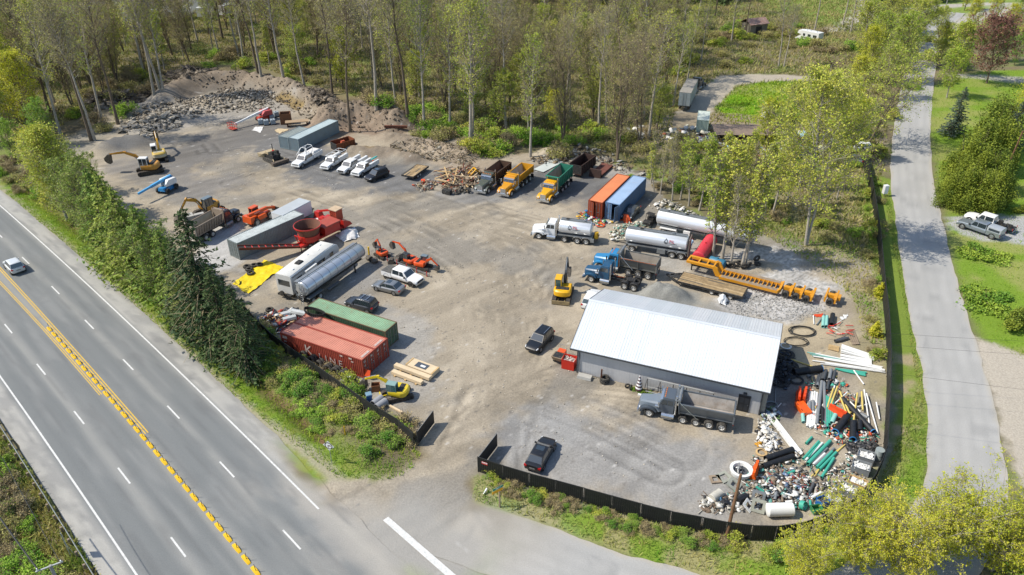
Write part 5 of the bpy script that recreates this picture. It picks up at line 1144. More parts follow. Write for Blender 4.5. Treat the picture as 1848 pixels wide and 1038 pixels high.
def telehandler():
 om=paint('tele_orange','#c9521a',.12,.4);p=G(470,399);y=toward((455,405),(492,386))
 t=thing('telehandler','orange telehandler between the tan dump truck and the white box trailer','loader',p,y)
 MB().box(-2.4,1.9,-.55,.55,.6,1.25).box(-2.6,-1.7,-.95,.95,.7,1.75,tx=.1).build('chassis',om,t)
 for x in (-1.5,1.35):
  for s in (-1,1):wheel(t,x,s*.95,.62,.42,RIM_W,'truck')
 m=MB()
 for x,yy in ((-.9,.45),(.35,.45),(-.9,1.15),(.35,1.15)):m.box(x,x+.08,yy,yy+.08,1.0,2.35)
 m.box(-.95,.48,.42,1.26,2.35,2.45);m.build('cab_frame',om,t);MB().box(-.84,.4,.5,1.18,1.1,2.34).build('cab_glass',GLASS,t)
 MB().bar((-2.3,-.15,1.9),(1.6,-.15,1.75),.42,.5).build('boom',om,t);MB().bar((1.5,-.15,1.75),(3.2,-.15,1.2),.32,.38).build('boom_extension',om,t)
 MB().box(-1.1,.6,-1.1,-.5,.8,1.5,tx=.12).build('engine_cover',om,t);MB().box(3.2,3.35,-.9,.6,.5,1.3).build('fork_carriage',FRAME,t)
 for yy in (-.6,.3):MB().box(3.35,4.5,yy -.07,yy+.07,.5,.56).build('fork',FRAME,t)
 text('lettering','SKYTRAK',.3,WHITE,t,(-1.2,-.37,1.75),(PI/2,0,0))
def grinder():
 rd=paint('grinder_red','#b3231a',.15,.45);rdk=mat('grinder_rust','#5a2f22',.85,.1,.3,1,dirt=.4,dirtcol='#7a4a34');tub=mat('tub_rust','#6e4a3a',.85,.1,.25,1,dirt=.3,dirtcol='#8a6652');hood=mat('hood_red_faded','#9c4436',.7,.0,.15,1,dirt=.25)
 a=G(545,453);b=G(612,420);d=b -a;L=d.length;y=math.atan2(d.y,d.x)
 t=thing('tub_grinder','big red tub grinder with a round hopper and long conveyor','grinder',a,y)
 MB().box(-.6,L+1.2,-.7,-.5,.85,1.2).box(-.6,L+1.2,.5,.7,.85,1.2).box(-.6,L+1.2,-.5,.5,.9,1.0).build('frame',rd,t)
 for x in (1.0,2.4):
  for s in (-1,1):wheel(t,x,s*.95,.5,.5,RIM_W,'truck')
 cx=1.9;MB().lathe_z([(1.35,1.3),(1.4,2.3),(1.45,2.3),(1.9,3.5),(1.98,3.5),(1.98,3.42),(1.5,2.2),(1.45,1.3)],32,c=(cx,.3,0)).build('tub',tub,t)
 MB().lathe_z([(1.47,1.25),(1.62,1.25),(1.62,2.1),(1.47,2.1)],32,c=(cx,.3,0)).build('tub_ring',rd,t);MB().lathe_z([(2.0,3.36),(2.05,3.36),(2.05,3.54),(1.96,3.54)],32,c=(cx,.3,0)).build('tub_rim',rd,t)
 MB().lathe_z([(.001,1.5),(1.36,1.5)],24,c=(cx,.3,0)).build('tub_floor',rdk,t)
 MB().box(L*.52,L*.52+3.0,-1.15,1.15,1.25,2.5,tx=.05).build('engine_housing',rd,t)
 m=MB();x0=L*.52 -.15;m.hexa([(x0,-1.3,2.52),(x0+3.3,-1.3,2.52),(x0+3.3,1.3,2.52),(x0,1.3,2.52),(x0,-1.25,2.7),(x0+3.3,-1.25,2.7),(x0+3.3,1.25,2.7),(x0,1.25,2.7)]);m.build('engine_roof',hood,t)
 MB().hexa([(L+.3,-1,.9),(L+2.2,-.8,.9),(L+2.2,.8,.9),(L+.3,1,.9),(L+.3,-1,2.2),(L+1.8,-.8,1.5),(L+1.8,.8,1.5),(L+.3,1,2.2)]).build('drive_housing',rd,t)
 # discharge conveyor reaching back over the ground
 e=G(430,447,3.1);loc=Matrix.Rotation(-y,4,'Z') @ (e -a);s0=Vector((-.3,0,1.0));dd=loc -s0;n=9
 sid=Vector((-dd.y,dd.x,0)).normalized()*.5;m=MB()
 for k in (-1,1):m.bar(s0+sid*k,loc+sid*k,.1,.34)
 m.bar(s0,loc,.8,.08,mi=1);m.build('conveyor',[rdk,BLACK],t)
 for i in range(1,n):q=s0+dd*i/n;MB().cyl(q -sid*.9,q+sid*.9,.1,n=8).build('conveyor_roller',rd,t)
 MB().bar((-.6,.5,1.2),s0+dd*.45+Vector((0,0,-.1)),.1,.1).bar((-.6,-.5,1.2),s0+dd*.45+Vector((0,0,-.1)),.1,.1).bar((.3,-.6,1.0),(-.2,-.6,2.4),.12,.12).bar((.3,.9,1.0),(-.2,.9,2.4),.12,.12).bar((-.2,-.6,2.4),(-.2,.9,2.4),.12,.12).build('conveyor_brace',rd,t)
 for x in (-.5,L):MB().cyl((x,-.6,0),(x,-.6,.9),.07,n=8).build('support_leg',FRAME,t)
 # red loader cab unit behind
 p=G(612,411);y2=toward((612,411),(577,400));cb=mat('cab_red_faded','#a8452e',.6,0,.12,1,dirt=.2)
 t=thing('knuckle_loader','red knuckle loader with a boxy red cab beyond the grinder','loader',p,y2)
 MB().box(-1.2,3.9,-.5,.5,.6,1.0).build('frame',rd,t)
 for x in (.2,1.6):
  for s in (-1,1):wheel(t,x,s*.9,.5,.5,RIM_W,'truck')
 MB().box(-1.1,.3,-.1,1.3,1.9,3.6,tx=.03).build('cab',cb,t);MB().box(-1.2,.38,-.2,1.4,3.6,3.72).build('cab_roof',mat('roof_cream','#b9a284',.7,0,.2,2,dirt=.3),t)
 MB().box(.275,.31,.05,1.15,2.5,3.45).build('windshield',mat('glass_brown','#4a4238',.2),t);MB().box(-.9,.1,1.265,1.30,2.5,3.4).build('side_window',GLASS,t)
 MB().box(-1.0,.2,.0,1.2,1.0,1.9).build('pedestal',FRAME,t);MB().box(.6,2.0,.1,1.3,1.0,1.9,tx=.03).build('engine_box',rd,t)
 MB().bar((.6,-.6,1.2),(2.2,-.6,2.3),.3,.34).bar((2.2,-.6,2.3),(4.6,-.7,1.5),.26,.3).build('boom',rd,t)
 MB().box(4.3,5.6,-1.3,-.1,.3,1.4,tx=.2,ty=.2).build('grapple',rd,t)
 m=MB()
 for k in range(4):m.box(-1.75,-1.3,.1+.0,.6,.4+k*.35,.45+k*.35)
 m.box(-1.75,-1.7,.1,.15,.0,1.9).box(-1.75,-1.7,.55,.6,.0,1.9);m.build('ladder',STEEL,t)
def deck_trailer(label,corners,z,axles,hitch=True,plankm=None,n=14,name='flatbed_trailer',patches=True,edge=None,front='min'):
 """corners: survey points of the deck top front-left, front-right, rear-right, rear-left"""
 C=[G(px,py,z) for px,py in corners];f=(C[0]+C[1])/2;r=(C[2]+C[3])/2;y=math.atan2((f -r).y,(f -r).x);L=(f -r).length;W=((C[0] -C[1]).length+(C[3] -C[2]).length)/2
 t=thing(name,label,'trailer',(r.x,r.y,0),y);fm=edge or FRAME;pms=[mat('plank_a','#9c8560',.9,0,.3,2,dirt=.3,dirtcol='#7a6d5a'),mat('plank_b','#8b7656',.9,0,.3,2,dirt=.3,dirtcol='#6a6052'),mat('plank_c','#ab9470',.9,0,.3,2,dirt=.3,dirtcol='#85775f')]*2+[mat('plank_d','#57534b',.9,0,.3,2)]
 MB().box(0,L,-W/2,-W/2+.12,z -.28,z+.01).box(0,L,W/2 -.12,W/2,z -.28,z+.01).box(0,.12,-W/2+.12,W/2 -.12,z -.28,z).box(L -.12,L,-W/2+.12,W/2 -.12,z -.28,z).box(.12,L -.12,-.45,-.3,z -.3,z -.06).box(.12,L -.12,.3,.45,z -.3,z -.06).build('frame',fm,t)
 for k in range(n):
  a=-W/2+.13+(W -.26)*k/n;b=-W/2+.13+(W -.26)*(k+1)/n
  segs=3;cuts=sorted([.13]+[L*(i+rnd(-.25,.25))/segs for i in range(1,segs)]+[L -.13])
  for q in range(segs):MB().box(cuts[q]+.01,cuts[q+1] -.01,a+.012,b -.012,z -.055,z+rnd(-.008,.012)).build('plank',random.choice(pms),t)
 for x in axles:
  for s in (-1,1):wheel(t,L*x,s*(W/2 -.2),.38,.3,RIM_W,'truck')
  MB().cyl((L*x,-W/2+.3,.38),(L*x,W/2 -.3,.38),.07,n=8).build('axle',FRAME,t)
 if hitch:
  MB().bar((L,W/2 -.3,z -.2),(L+1.9,0,z -.25),.14,.2).bar((L,-W/2+.3,z -.2),(L+1.9,0,z -.25),.14,.2).box(L+.02,L+.9,-.5,.5,z -.15,z -.08).build('drawbar',FRAME,t);MB().cyl((L+1.4,0,0),(L+1.4,0,z),.06,n=8).build('jack',STEEL,t)
 return t
def lowboy():
 ym=paint('lowboy_yellow','#c98a18',.2,.5);z=.85
 a=G(1303,491,z);b=G(1408,517,z);d=a -b;L=d.length;y=math.atan2(d.y,d.x);p=Vector((b.x,b.y,0))      # b rear of well, a front
 t=thing('lowboy_trailer','long yellow lowboy trailer with gooseneck and rear axles beside the plank flatbed','trailer',p,y)
 W=1.45
 for s in (-1,1):MB().box(0,L,*sorted((s*.75,s*W)),z -.35,z).build('side_beam',ym,t);MB().box(.2,L -.2,*sorted((s*.78,s*(W -.05))),z,z+.03).build('deck_board',WOODG,t)
 n=14
 for k in range(n+1):x=L*k/n;MB().box(x -.05,x+.05,-.75,.75,z -.3,z -.04).build('cross_member',ym,t)
 # gooseneck
 MB().prism([(L,z -.35),(L,z),(L+.5,z+.9),(L+1.0,z+1.1),(L+1.2,z+.95),(L+1.1,z+.6),(L+.6,z -.3)],-1.0,-.7).prism([(L,z -.35),(L,z),(L+.5,z+.9),(L+1.0,z+1.1),(L+1.2,z+.95),(L+1.1,z+.6),(L+.6,z -.3)],.7,1.0).build('gooseneck_riser',ym,t)
 m=MB()
 for s in (-1,1):m.box(L+.9,L+4.9,*sorted((s*.55,s*.95)),z+.65,z+.98)
 for x in (L+1.0,L+2.0,L+3.2,L+4.7):m.box(x,x+.2,-.55,.55,z+.7,z+.95)
 m.build('gooseneck',ym,t);MB().box(L+1.2,L+3.2,-.5,.5,z+.66,z+.72).build('neck_plate',FRAME,t);MB().cyl((L+4.3,0,0),(L+4.3,0,z+.65),.1,n=8).build('neck_stand',FRAME,t)
 def axle_block(root,x):
  for s in (-1,1):wheel(root,x,s*1.05,.5,.55,RIM_D,'truck')
  MB().box(x -.72,x -.5,-1.4,1.4,.55,1.15).box(x -.5,x+.5,-.3,.3,.6,1.12).box(x -.5,x -.3,-.75,-.3,.7,1.05).box(x -.5,x -.3,.3,.75,.7,1.05).build('axle_frame',ym,root)
 MB().hexa([(-.3,-1.0,.5),(.05,-W,z -.35),(.05,W,z -.35),(-.3,1.0,.5),(-.3,-1.2,1.2),(.05,-W,z),(.05,W,z),(-.3,1.2,1.2)]).build('rear_slope',ym,t)
 for k in range(3):axle_block(t,-1.0 -k*1.32)
 MB().box(-4.42,-4.24,-1.35,1.35,.55,1.2).build('rear_beam',ym,t)
 q=G(1499,544);t2=thing('axle_dolly','separate yellow single-axle dolly standing behind the lowboy trailer','trailer',q,y);axle_block(t2,0);MB().box(.55,.78,-1.35,1.35,.5,1.2).box(-1.1,-.72,-.5,.5,.6,1.1).build('end_beam',ym,t2)
 deck_trailer('flat plank-decked trailer with three axles in front of the yellow lowboy',[(1231,489),(1223,508),(1342,537),(1349,519)],.85,(.18,.32,.46),patches=True)
 deck_trailer('plank-decked flat trailer beyond the black boxy SUV',[(724.5,314.3),(745.8,320.5),(773.4,299),(753,296.7)],.9,(.55,.7),hitch=False,n=8)
def camper():
 A=G(494,491.6,3.6);Bq=G(525,500,3.6);C=G(610,437,3.6);y=math.atan2((C -Bq).y,(C -Bq).x);r=(A+Bq)/2;L=10.8;W=2.5
 t=thing('camper_trailer','white fifth-wheel camper trailer with black roof vent beside the silver tank trailer','trailer',(r.x,r.y,0),y);wm=mat('camper_white','#cfcfca',.5,0,.05,.8,dirt=.1);rm=mat('camper_roof','#c6c5be',.75,0,.1,.8,dirt=.2);gm=mat('camper_grey','#5a5d60',.5)
 MB().loft([[(x,-W/2,zb),(x,W/2,zb),(x,W/2,z -.1),(x,W/2 -.12,z),(x,-W/2+.12,z),(x,-W/2,z -.1)] for x,zb,z in ((0,.75,3.5),(L -3.2,.75,3.55),(L -3.15,.75,3.55),(L -2.9,1.75,3.6),(L -.8,1.75,3.5),(L -.2,1.9,3.1),(L,2.1,2.6))]).build('body',wm,t)
 MB().loft([[(x,-W/2+.1,z),(x,W/2 -.1,z),(x,W/2 -.14,z+.03),(x,-W/2+.14,z+.03)] for x,z in ((.02,3.505),(L -2.9,3.605),(L -.85,3.51))]).build('roof',rm,t)
 MB().box(-.012,.0,-.95,.95,1.9,2.75).build('rear_window',GLASS,t);MB().box(-.35,-.02,-1.1,1.1,.45,.7).build('rear_bumper',FRAME,t);MB().lathe_y([(.001,-.12),(.36,-.12),(.38,0),(.36,.12),(.001,.12)],14).move(Matrix.Translation((-.5,.2,.95)) @ Matrix.Rotation(PI/2,4,'Z')).build('spare_wheel',TYRE,t)
 for x0,x1,s in ((1.2,2.3,-1),(5.2,5.9,-1),(6.6,7.5,-1),(2.0,3.4,1),(8.6,9.4,-1)):MB().box(x0,x1,*sorted((s*(W/2),s*(W/2+.015))),2.0,2.7).build('side_window',GLASS,t)
 MB().box(2.6,5.0,-W/2 -.55,-W/2,.95,3.1).build('slide_out',wm,t);MB().box(2.9,4.6,-W/2 -.565,-W/2 -.55,1.8,2.6).build('side_window',GLASS,t);MB().box(.3,5.2,-W/2 -.14,-W/2,3.2,3.32).build('awning',gm,t);MB().box(5.9,6.55,-W/2 -.02,-W/2,.9,2.75).build('door',gm,t)
 m=MB()
 for k in range(4):m.tube([(5.0,-W/2 -.012,1.2+k*.22),(7.0,-W/2 -.012,1.3+k*.22),(8.6,-W/2 -.012,1.9+k*.26)],.022,n=4)
 m.build('stripe',gm,t)
 MB().box(3.0,4.1,-.4,.4,3.56,3.78,tx=.12,ty=.08).build('air_conditioner',FRAME,t)
 for x,yy in ((5.6,.2),(7.3,-.4),(8.6,.3),(1.5,-.5)):MB().box(x,x+.4,yy,yy+.4,3.57,3.68,tx=.03).build('roof_vent',WHITE,t)
 for x in (3.6,4.6):
  for s in (-1,1):wheel(t,x,s*1.05,.37,.25,RIM_A)
 for s in (-1,1):MB().box(L -3.0,L -2.9,s*.9 -.05,s*.9+.05,0,1.75).build('landing_leg',STEEL,t)
def box_trailer():
 A=G(489,383.5,2.7);B=G(540,357.5,2.7);C=G(560,365.5,2.7);y=math.atan2((B -A).y,(B -A).x);W=min(2.5,(C -B).length);L=(B -A).length;v=Vector((math.sin(y),-math.cos(y),0));o=Vector((A.x,A.y,0))+v*W/2
 t=thing('box_trailer','white enclosed box trailer behind the long grey container','trailer',o,y);wm=mat('trailer_white','#d2d4d4',.45,0,.05,.8,dirt=.08);rm=mat('trailer_roof','#aeb3b4',.5,.1,.08,.6)
 MB().box(0,L,-W/2,W/2,.6,2.68).build('body',wm,t);MB().box(-.02,L+.02,-W/2 -.02,W/2+.02,2.68,2.76,tx=.05,ty=.05).build('roof',rm,t);MB().box(L,L+.02,-.9,.9,.7,2.5).build('front_panel',wm,t)
 for x in (L*.4,L*.55):
  for s in (-1,1):wheel(t,x,s*(W/2 -.12),.36,.24,RIM_W)
 MB().bar((L,.8,.55),(L+1.6,0,.5),.1,.12).bar((L,-.8,.55),(L+1.6,0,.5),.1,.12).build('drawbar',FRAME,t);MB().cyl((L+1.2,0,0),(L+1.2,0,.9),.05,n=8).build('jack',STEEL,t)
 MB().box(L*.7,L*.7+.75,-W/2 -.015,-W/2,.65,2.4).build('door',wm,t);MB().box(L*.2,L*.22,-W/2 -.02,-W/2,2.1,2.4).build('vent',FRAME,t)
def paver():
 p=G(493,290);y=toward((500,292),(478,282));cm=mat('paver_cream','#a89878',.6,0,.2,2,dirt=.3);t=thing('asphalt_paver','cream and black paving machine parked beside the work trucks','paver',p,y)
 for s in (-1,1):
  pr=[(-1.5+math.cos(PI/2+PI*i/6)*.35,.35+math.sin(PI/2+PI*i/6)*.35) for i in range(7)]+[(1.3+math.cos(-PI/2+PI*i/6)*.35,.35+math.sin(-PI/2+PI*i/6)*.35) for i in range(7)];MB().prism(pr,*sorted((s*.8,s*1.2))).build('track',TYRE,t)
 MB().box(-1.6,1.0,-.8,.8,.5,1.5).build('body',FRAME,t);MB().box(-.2,.9,-.9,.9,1.5,1.95,tx=.1).build('engine_cover',cm,t)
 MB().hexa([(1.2,-1.0,.5),(2.4,-1.5,.6),(2.4,1.5,.6),(1.2,1.0,.5),(1.2,-1.3,1.4),(2.7,-1.6,1.3),(2.7,1.6,1.3),(1.2,1.3,1.4)]).build('hopper',cm,t)
 MB().box(-2.9,-2.1,-1.7,1.7,.1,.65).build('screed',mat('screed_brown','#5f554a',.8,.1,.3,2),t);MB().box(-1.7,-.9,-.9,.9,1.5,1.6).build('operator_deck',FRAME,t)
 for s in (-1,1):MB().box(-1.4,-1.0,s*.55 -.2,s*.55+.2,1.6,2.2).build('seat',BLACK,t);MB().bar((-1.6,s*.9,.9),(-2.4,s*1.2,.7),.14,.16).build('tow_arm',cm,t)
 MB().cyl((-.6,0,2.1),(-.6,0,2.2),.22,n=12).build('control_wheel',RED_L,t);MB().cyl((.4,-.5,1.9),(.4,-.5,3.1),.08,n=8).build('exhaust',FRAME,t)
def misc_bodies():
 # rusty dump body behind the work trucks
 C=[G(x,y,2.2) for x,y in ((593.5,255.6),(609.5,259.8),(643.5,250),(625,246.7))];r=(C[0]+C[1])/2;f=(C[2]+C[3])/2;y=math.atan2((f -r).y,(f -r).x);L=min(6.5,(f -r).length);W=2.4
 rb=mat('rust_orange','#7a4426',.85,.1,.3,1.5,dirt=.4,dirtcol='#4e3424');t=thing('stake_truck','rusty brown dump body with dark tailgate among the work trucks','truck',(r.x,r.y,0),y)
 for s in (-1,1):
  m=MB().box(0,L,*sorted((s*W/2,s*(W/2 -.08))),.9,2.2)
  for k in range(6):x=L*(k+.5)/6;m.box(x -.05,x+.05,*sorted((s*W/2,s*(W/2+.1))),.9,2.25)
  m.build('side',rb,t)
 MB().box(0.08,L,-W/2+.08,W/2 -.08,.85,.95).build('floor',RUST,t);MB().box(L -.08,L,-W/2+.08,W/2 -.08,.95,2.3).build('bulkhead',rb,t);MB().box(-.06,.06,-W/2+.08,W/2 -.08,.7,2.1).build('tailgate',FRAME,t)
 for x in (1.2,2.4):
  for s in (-1,1):wheel(t,x,s*.9,.48,.5,RIM_W,'truck')
 MB().box(.2,L+1.0,-.4,.4,.6,.85).build('chassis',FRAME,t)
 MB().box(1.5,2.6,-.5,.4,.96,2.1,tx=.2,ty=.2).build('load',mat('load_red','#a84a2c',.7),t)
 # brown roll-off bin and its rusty deck
 C=[G(x,y,2.5) for x,y in ((1030.5,295),(1047,298.5),(1075.5,280.3),(1055,275.6))];r=(C[0]+C[1])/2;f=(C[2]+C[3])/2;y=math.atan2((f -r).y,(f -r).x);L=(f -r).length;W=2.4
 bm=mat('bin_brown','#3d2c26',.8,.1,.3,1.5,dirt=.3,dirtcol='#5e4034');t=thing('roll_off_bin','dark brown open roll-off bin behind the green dump bed','dumpster',(r.x,r.y,0),y)
 for s in (-1,1):
  m=MB().box(0,L,*sorted((s*W/2,s*(W/2 -.07))),.7,2.5).box(0,L,*sorted((s*W/2,s*(W/2+.08))),2.4,2.52)
  for k in range(8):x=L*(k+.5)/8;m.box(x -.06,x+.06,*sorted((s*W/2,s*(W/2+.1))),.7,2.4)
  m.build('side',bm,t)
 MB().box(0,L,-W/2+.07,W/2 -.07,.62,.7).build('floor',RUST,t);MB().box(L -.07,L,-W/2+.07,W/2 -.07,.7,2.5).build('end',bm,t);MB().box(0,.07,-W/2+.07,W/2 -.07,.7,2.4).build('gate',FRAME,t)
 for x in (.4,L -.4):
  for s in (-1,1):MB().box(x -.1,x+.1,s*.8 -.1,s*.8+.1,0,.62).build('skid',FRAME,t)
 p=G(1086,309);t=thing('hook_frame','rusty red flat hook-lift frame lying beside the brown roll-off bin','frame',p,y+R_(3));m=MB().box(-2.8,2.8,-1.1,1.1,.35,.45);m.build('deck',mat('deck_rust','#6b4136',.85,.1,.3,1.5),t)
 MB().box(-2.8,2.8,-1.15,-1.05,.0,.35).box(-2.8,2.8,1.05,1.15,.0,.35).build('rail',bm,t);MB().box(-3.3,-2.8,-1.1,1.1,.0,1.5,tx=.1).build('front_wall',bm,t)
make_excavators()
boom_lift('light blue boom lift with white engine hoods near the amber excavator',paint('lift_blue','#2577ae',.1,.45),paint('lift_blue2','#4a9ccf',.1,.45),G(303,344),toward((303,344),(268,361)),7.2,-4,base_yaw=R_(10),basket=False,bodym=WHITE)
boom_lift('red and white boom lift with an orange basket at the back of the yard',paint('lift_red','#b5402c',.15,.5),WHITE,G(478,217),toward((478,217),(440,228)),8.5,-9,basket=True,bodym=paint('lift_pink','#b5484a',.2,.5))
telehandler();grinder();lowboy();camper();box_trailer();paver();misc_bodies()
# ---------------------------------------------------------------- street furniture, stock and scrap
def make_street():
 yb=mat('separator_yellow','#d8ad0c',.5,0,.08,2,dirt=.12,dirtcol='#8c7a3a');dk=mat('post_dark','#3a352c',.7)
 base=MB()
 base.loft([[(x,-w_,0),(x,w_,0),(x,w_*.75,z),(x,-w_*.75,z)] for x,w_,z in ((-.66,.14,.03),(-.55,.17,.11),(-.12,.19,.2),(.12,.19,.2),(.55,.17,.11),(.66,.14,.03))]);bm=base.mesh('base',yb)
 pm=MB().cyl((0,0,.2),(0,0,.95),.028,.024,n=6).mesh('post',dk)
 for k in range(36):
  s=-98.2+k*1.68;a=H(s,13.98,.016);b=H(s+1,13.98,.016);t=thing('lane_separator','yellow lane separator with dark post, '+nth(k+1)+' from the upper end of the row','separator',a,math.atan2((b -a).y,(b -a).x),'lane separators in the highway median')
  link_mesh('base',bm,t);link_mesh('post',pm,t,(.1,0,0),(R_(rnd(-3,3)),R_(rnd(-4,4)),0))
 # guardrail
 gal=mat('galvanised','#a7aba8',.45,.5,.1,1,dirt=.15);s0,s1=-104,-44;a=H(s0,3.95);t=thing('guardrail','galvanised guardrail on wooden posts along the left edge of the highway','guardrail',a)
 n=int((s1 -s0)/1.9);pw=MB().box(-.1,.1,-.1,.1,-.3,.72).mesh('post',WOODG)
 prof=[(.0,.42),(.05,.47),(.0,.52),(.0,.58),(.05,.63),(.0,.68),(-.02,.68),(.03,.63),(-.02,.58),(-.02,.52),(.03,.47),(-.02,.42)]
 for k in range(n):
  p=H(s0+k*1.9,3.75);link_mesh('post',pw,t,p -a,(0,0,R_(-45.9)))
 for k in range(0,n,2):
  p,q=H(s0+k*1.9,3.95) -a,H(s0+min(n,k+2)*1.9,3.95) -a;d=(q -p).normalized();nn=Vector((-d.y,d.x,0));m=MB();m.loft([[c+nn*u+Vector((0,0,z)) for u,z in prof] for c in (p,q)]);m.build('rail',gal,t)
 # signs
 p=G(128,1004);t=thing('road_sign','blank back of a road sign at the guardrail','sign',p,R_(-46));MB().cyl((0,0,0),(0,0,2.9),.04,n=8).build('post',gal,t);m=MB();c=Vector((0,.05,2.5));m.box(-.45,.45,.045,.06,2.0,2.95);m.build('panel',mat('sign_back','#9d9f8e',.5,.2),t);MB().cyl((.35,.3,0),(.0,.0,1.9),.03,n=6).build('brace',gal,t)
 p=G(599,836);yaw=math.atan2(-p.y,-p.x) ;t=thing('turn_sign','diamond sign with a ringed arrow on a thin post in the verge grass','sign',p,toward((599,836),(550,900))+PI/2);MB().cyl((0,0,-.2),(0,0,2.9),.035,n=8).build('post',gal,t)
 r2=.62;MB().add([(0,-.045,2.35 -r2),(r2,-.045,2.35),(0,-.045,2.35+r2),(-r2,-.045,2.35),(0,-.03,2.35 -r2),(r2,-.03,2.35),(0,-.03,2.35+r2),(-r2,-.03,2.35)],[(0,1,2,3),(7,6,5,4),(0,4,5,1),(1,5,6,2),(2,6,7,3),(3,7,4,0)]).build('panel',WHITE,t)
 ringm=MB();n=24;ringm.add([(math.cos(2*PI*i/n)*.44,-.05,2.35+math.sin(2*PI*i/n)*.44) for i in range(n)]+[(math.cos(2*PI*i/n)*.34,-.05,2.35+math.sin(2*PI*i/n)*.34) for i in range(n)],[(i,(i+1) % n,n+(i+1) % n,n+i) for i in range(n)]);ringm.build('ring',mat('sign_black','#1f1a1c',.5),t)
 MB().box(-.1,-.02,-.054,-.05,2.1,2.42).box(-.02,.14,-.054,-.05,2.34,2.42).add([(.12,-.052,2.26),(.28,-.052,2.38),(.12,-.052,2.5)],[(0,1,2)]).build('arrow',mat('sign_dark_red','#4a1a20',.5),t)
 m=MB()
 for k in range(4):m.box(-.95,-.5,.05,.065,2.3+k*.14,2.36+k*.14)
 m.build('slat',mat('slat_tan','#a5855c',.6),t);MB().box(-.98,-.45,.066,.08,2.26,2.84).build('slat_panel',RUST,t)
 p=G(902,915);t=thing('street_sign','wooden post with a green street plate over a yellow arrow plate','sign',p,toward((902,905),(880,880)) -PI/2);MB().box(-.06,.06,-.06,.06,-.2,2.5).build('post',WOODG,t);MB().box(-.75,.35,-.09,-.065,2.5,2.74).build('green_plate',mat('sign_green','#1c7d6b',.5),t);MB().box(-.45,-.2,-.096,-.091,2.57,2.67).box(-.15,-.05,-.096,-.091,2.57,2.67).box(.05,.1,-.096,-.091,2.57,2.67).build('white_letters',WHITE,t)
 m=MB();m.prism([(-.85,2.15),(.2,2.15),(.38,2.3),(.2,2.45),(-.85,2.45)],-.11,-.085);m.build('yellow_plate',mat('sign_yellow','#d79a10',.5),t)
 p=G(873,893);t=thing('marker_post','short white marker post lying in the grass by the gate','post',p+Vector((0,0,.1)),.9);MB().cyl((0,0,0),(.5,0,.35),.09,n=10).build('tube',WHITE,t)
 p=G(1595,354);t=thing('utility_cabinet','white utility cabinet standing on the verge by the side street','cabinet',p,R_(10));MB().box(-.35,.35,-.3,.3,.5,1.9).build('box',WHITE,t);MB().box(-.38,.38,-.33,.33,1.9,2.0,tx=.03,ty=.03).build('lid',WHITE,t);MB().box(-.06,.06,-.06,.06,-.1,.5).build('leg',WOODG,t);MB().box(-.3,.3,-.315,-.3,.6,1.8).build('door',WHITE,t)
 p=G(623,785);t=thing('marker_stake','yellow stake sticking up in the verge grass','stake',p);MB().box(-.05,.05,-.03,.03,0,1.2).build('stake',mat('separator_yellow','#d8ad0c'),t)
 # poles and wires
 wm=mat('pole_wood','#6f5138',.9,0,.3,1.5,dirt=.2,dirtcol='#8a7a66');wgm=mat('pole_grey','#8c8c88',.8,0,.2,1.5);wire=mat('wire','#2a2a2a',.5)
 def pole(px,h,label,m,lean=(0,0),arm=True,r=.16):
  p=G(*px);t=thing('utility_pole',label,'pole',p);MB().tube([(0,0,-.4),(lean[0]*.5,lean[1]*.5,h/2),(lean[0],lean[1],h)],[r,r*.9,r*.72],10).build('shaft',m,t)
  if arm:MB().box(lean[0] -1.1,lean[0]+1.1,lean[1] -.06,lean[1]+.06,h -.7,h -.55).build('crossarm',m,t)
  return p+Vector((lean[0],lean[1],h))
 a=pole((1802,338),10.2,'brown wooden utility pole right of the golden cedars',wm,(.6,-.3),False);c1=MB().box(-.15,.15,-.15,.15,6.5,7.4)
 b=pole((1697,48),11,'grey utility pole far up the side street',wgm,(0,0),False);pole((1310,972),6.9,'leaning brown utility pole at the corrugated fence',wm,(.55,.9),False,.17)
 def cable(label,pts,sag,r=.014):
  p,q=Vector(pts[0]),Vector(pts[1]);P=[p+(q -p)*t+Vector((0,0,-4*sag*t*(1 -t))) for t in np.linspace(0,1,14)];m=MB();m.tube([v -p for v in P],r,4);o=m.build('power_cable',wire,None,p);tag(o,label,'cable','overhead cables')
 cable('cable from the brown pole up the side street',(a,b),1.0);cable('cable from the brown pole off to the right',(a,a+Vector((40,-22,-1))),.7);cable('lower cable from the brown pole off to the right',(a -Vector((0,0,1)),a+Vector((40,-24,-2.5))),.7);cable('guy wire of the brown pole',(a -Vector((0,0,.6)),Vector((a.x+3.5,a.y -7.5,0))),0,.018)
 for k,(q0,q1) in enumerate((((1480,592),(1990,622)),((1480,611),(1990,648)),((1480,655),(1990,718)))):cable(('upper','middle','lower')[k]+' of three thin cables crossing over the side street',(G(*q0,8.5),G(*q1,8.5)),.2,.012)
 p=G(92,1024,8.6);t=thing('utility_pole','pole top with a short arm in the bottom left corner','pole',(p.x,p.y,0));MB().cyl((0,0,-.4),(0,0,8.8),.15,.11,n=10).build('shaft',wgm,t);MB().bar((-.95,-.35,8.55),(.65,.45,8.65),.1,.1).build('crossarm',gal,t)
 for k,(x,y) in enumerate(((-.8,-.3),(.55,.4))):MB().cyl((x,y,8.6),(x,y,8.85),.05,n=8).build('insulator',WHITE,t)
 e=G(-60,850,8.8)
 cable('thick grey cable in the bottom left corner',(Vector((p.x -.75,p.y -.3,8.8)),e),.3,.06);cable('thin cable beside the thick one in the bottom left corner',(Vector((p.x+.5,p.y+.35,8.8)),e+Vector((2,1.6,0))),.35,.025)
TY={}
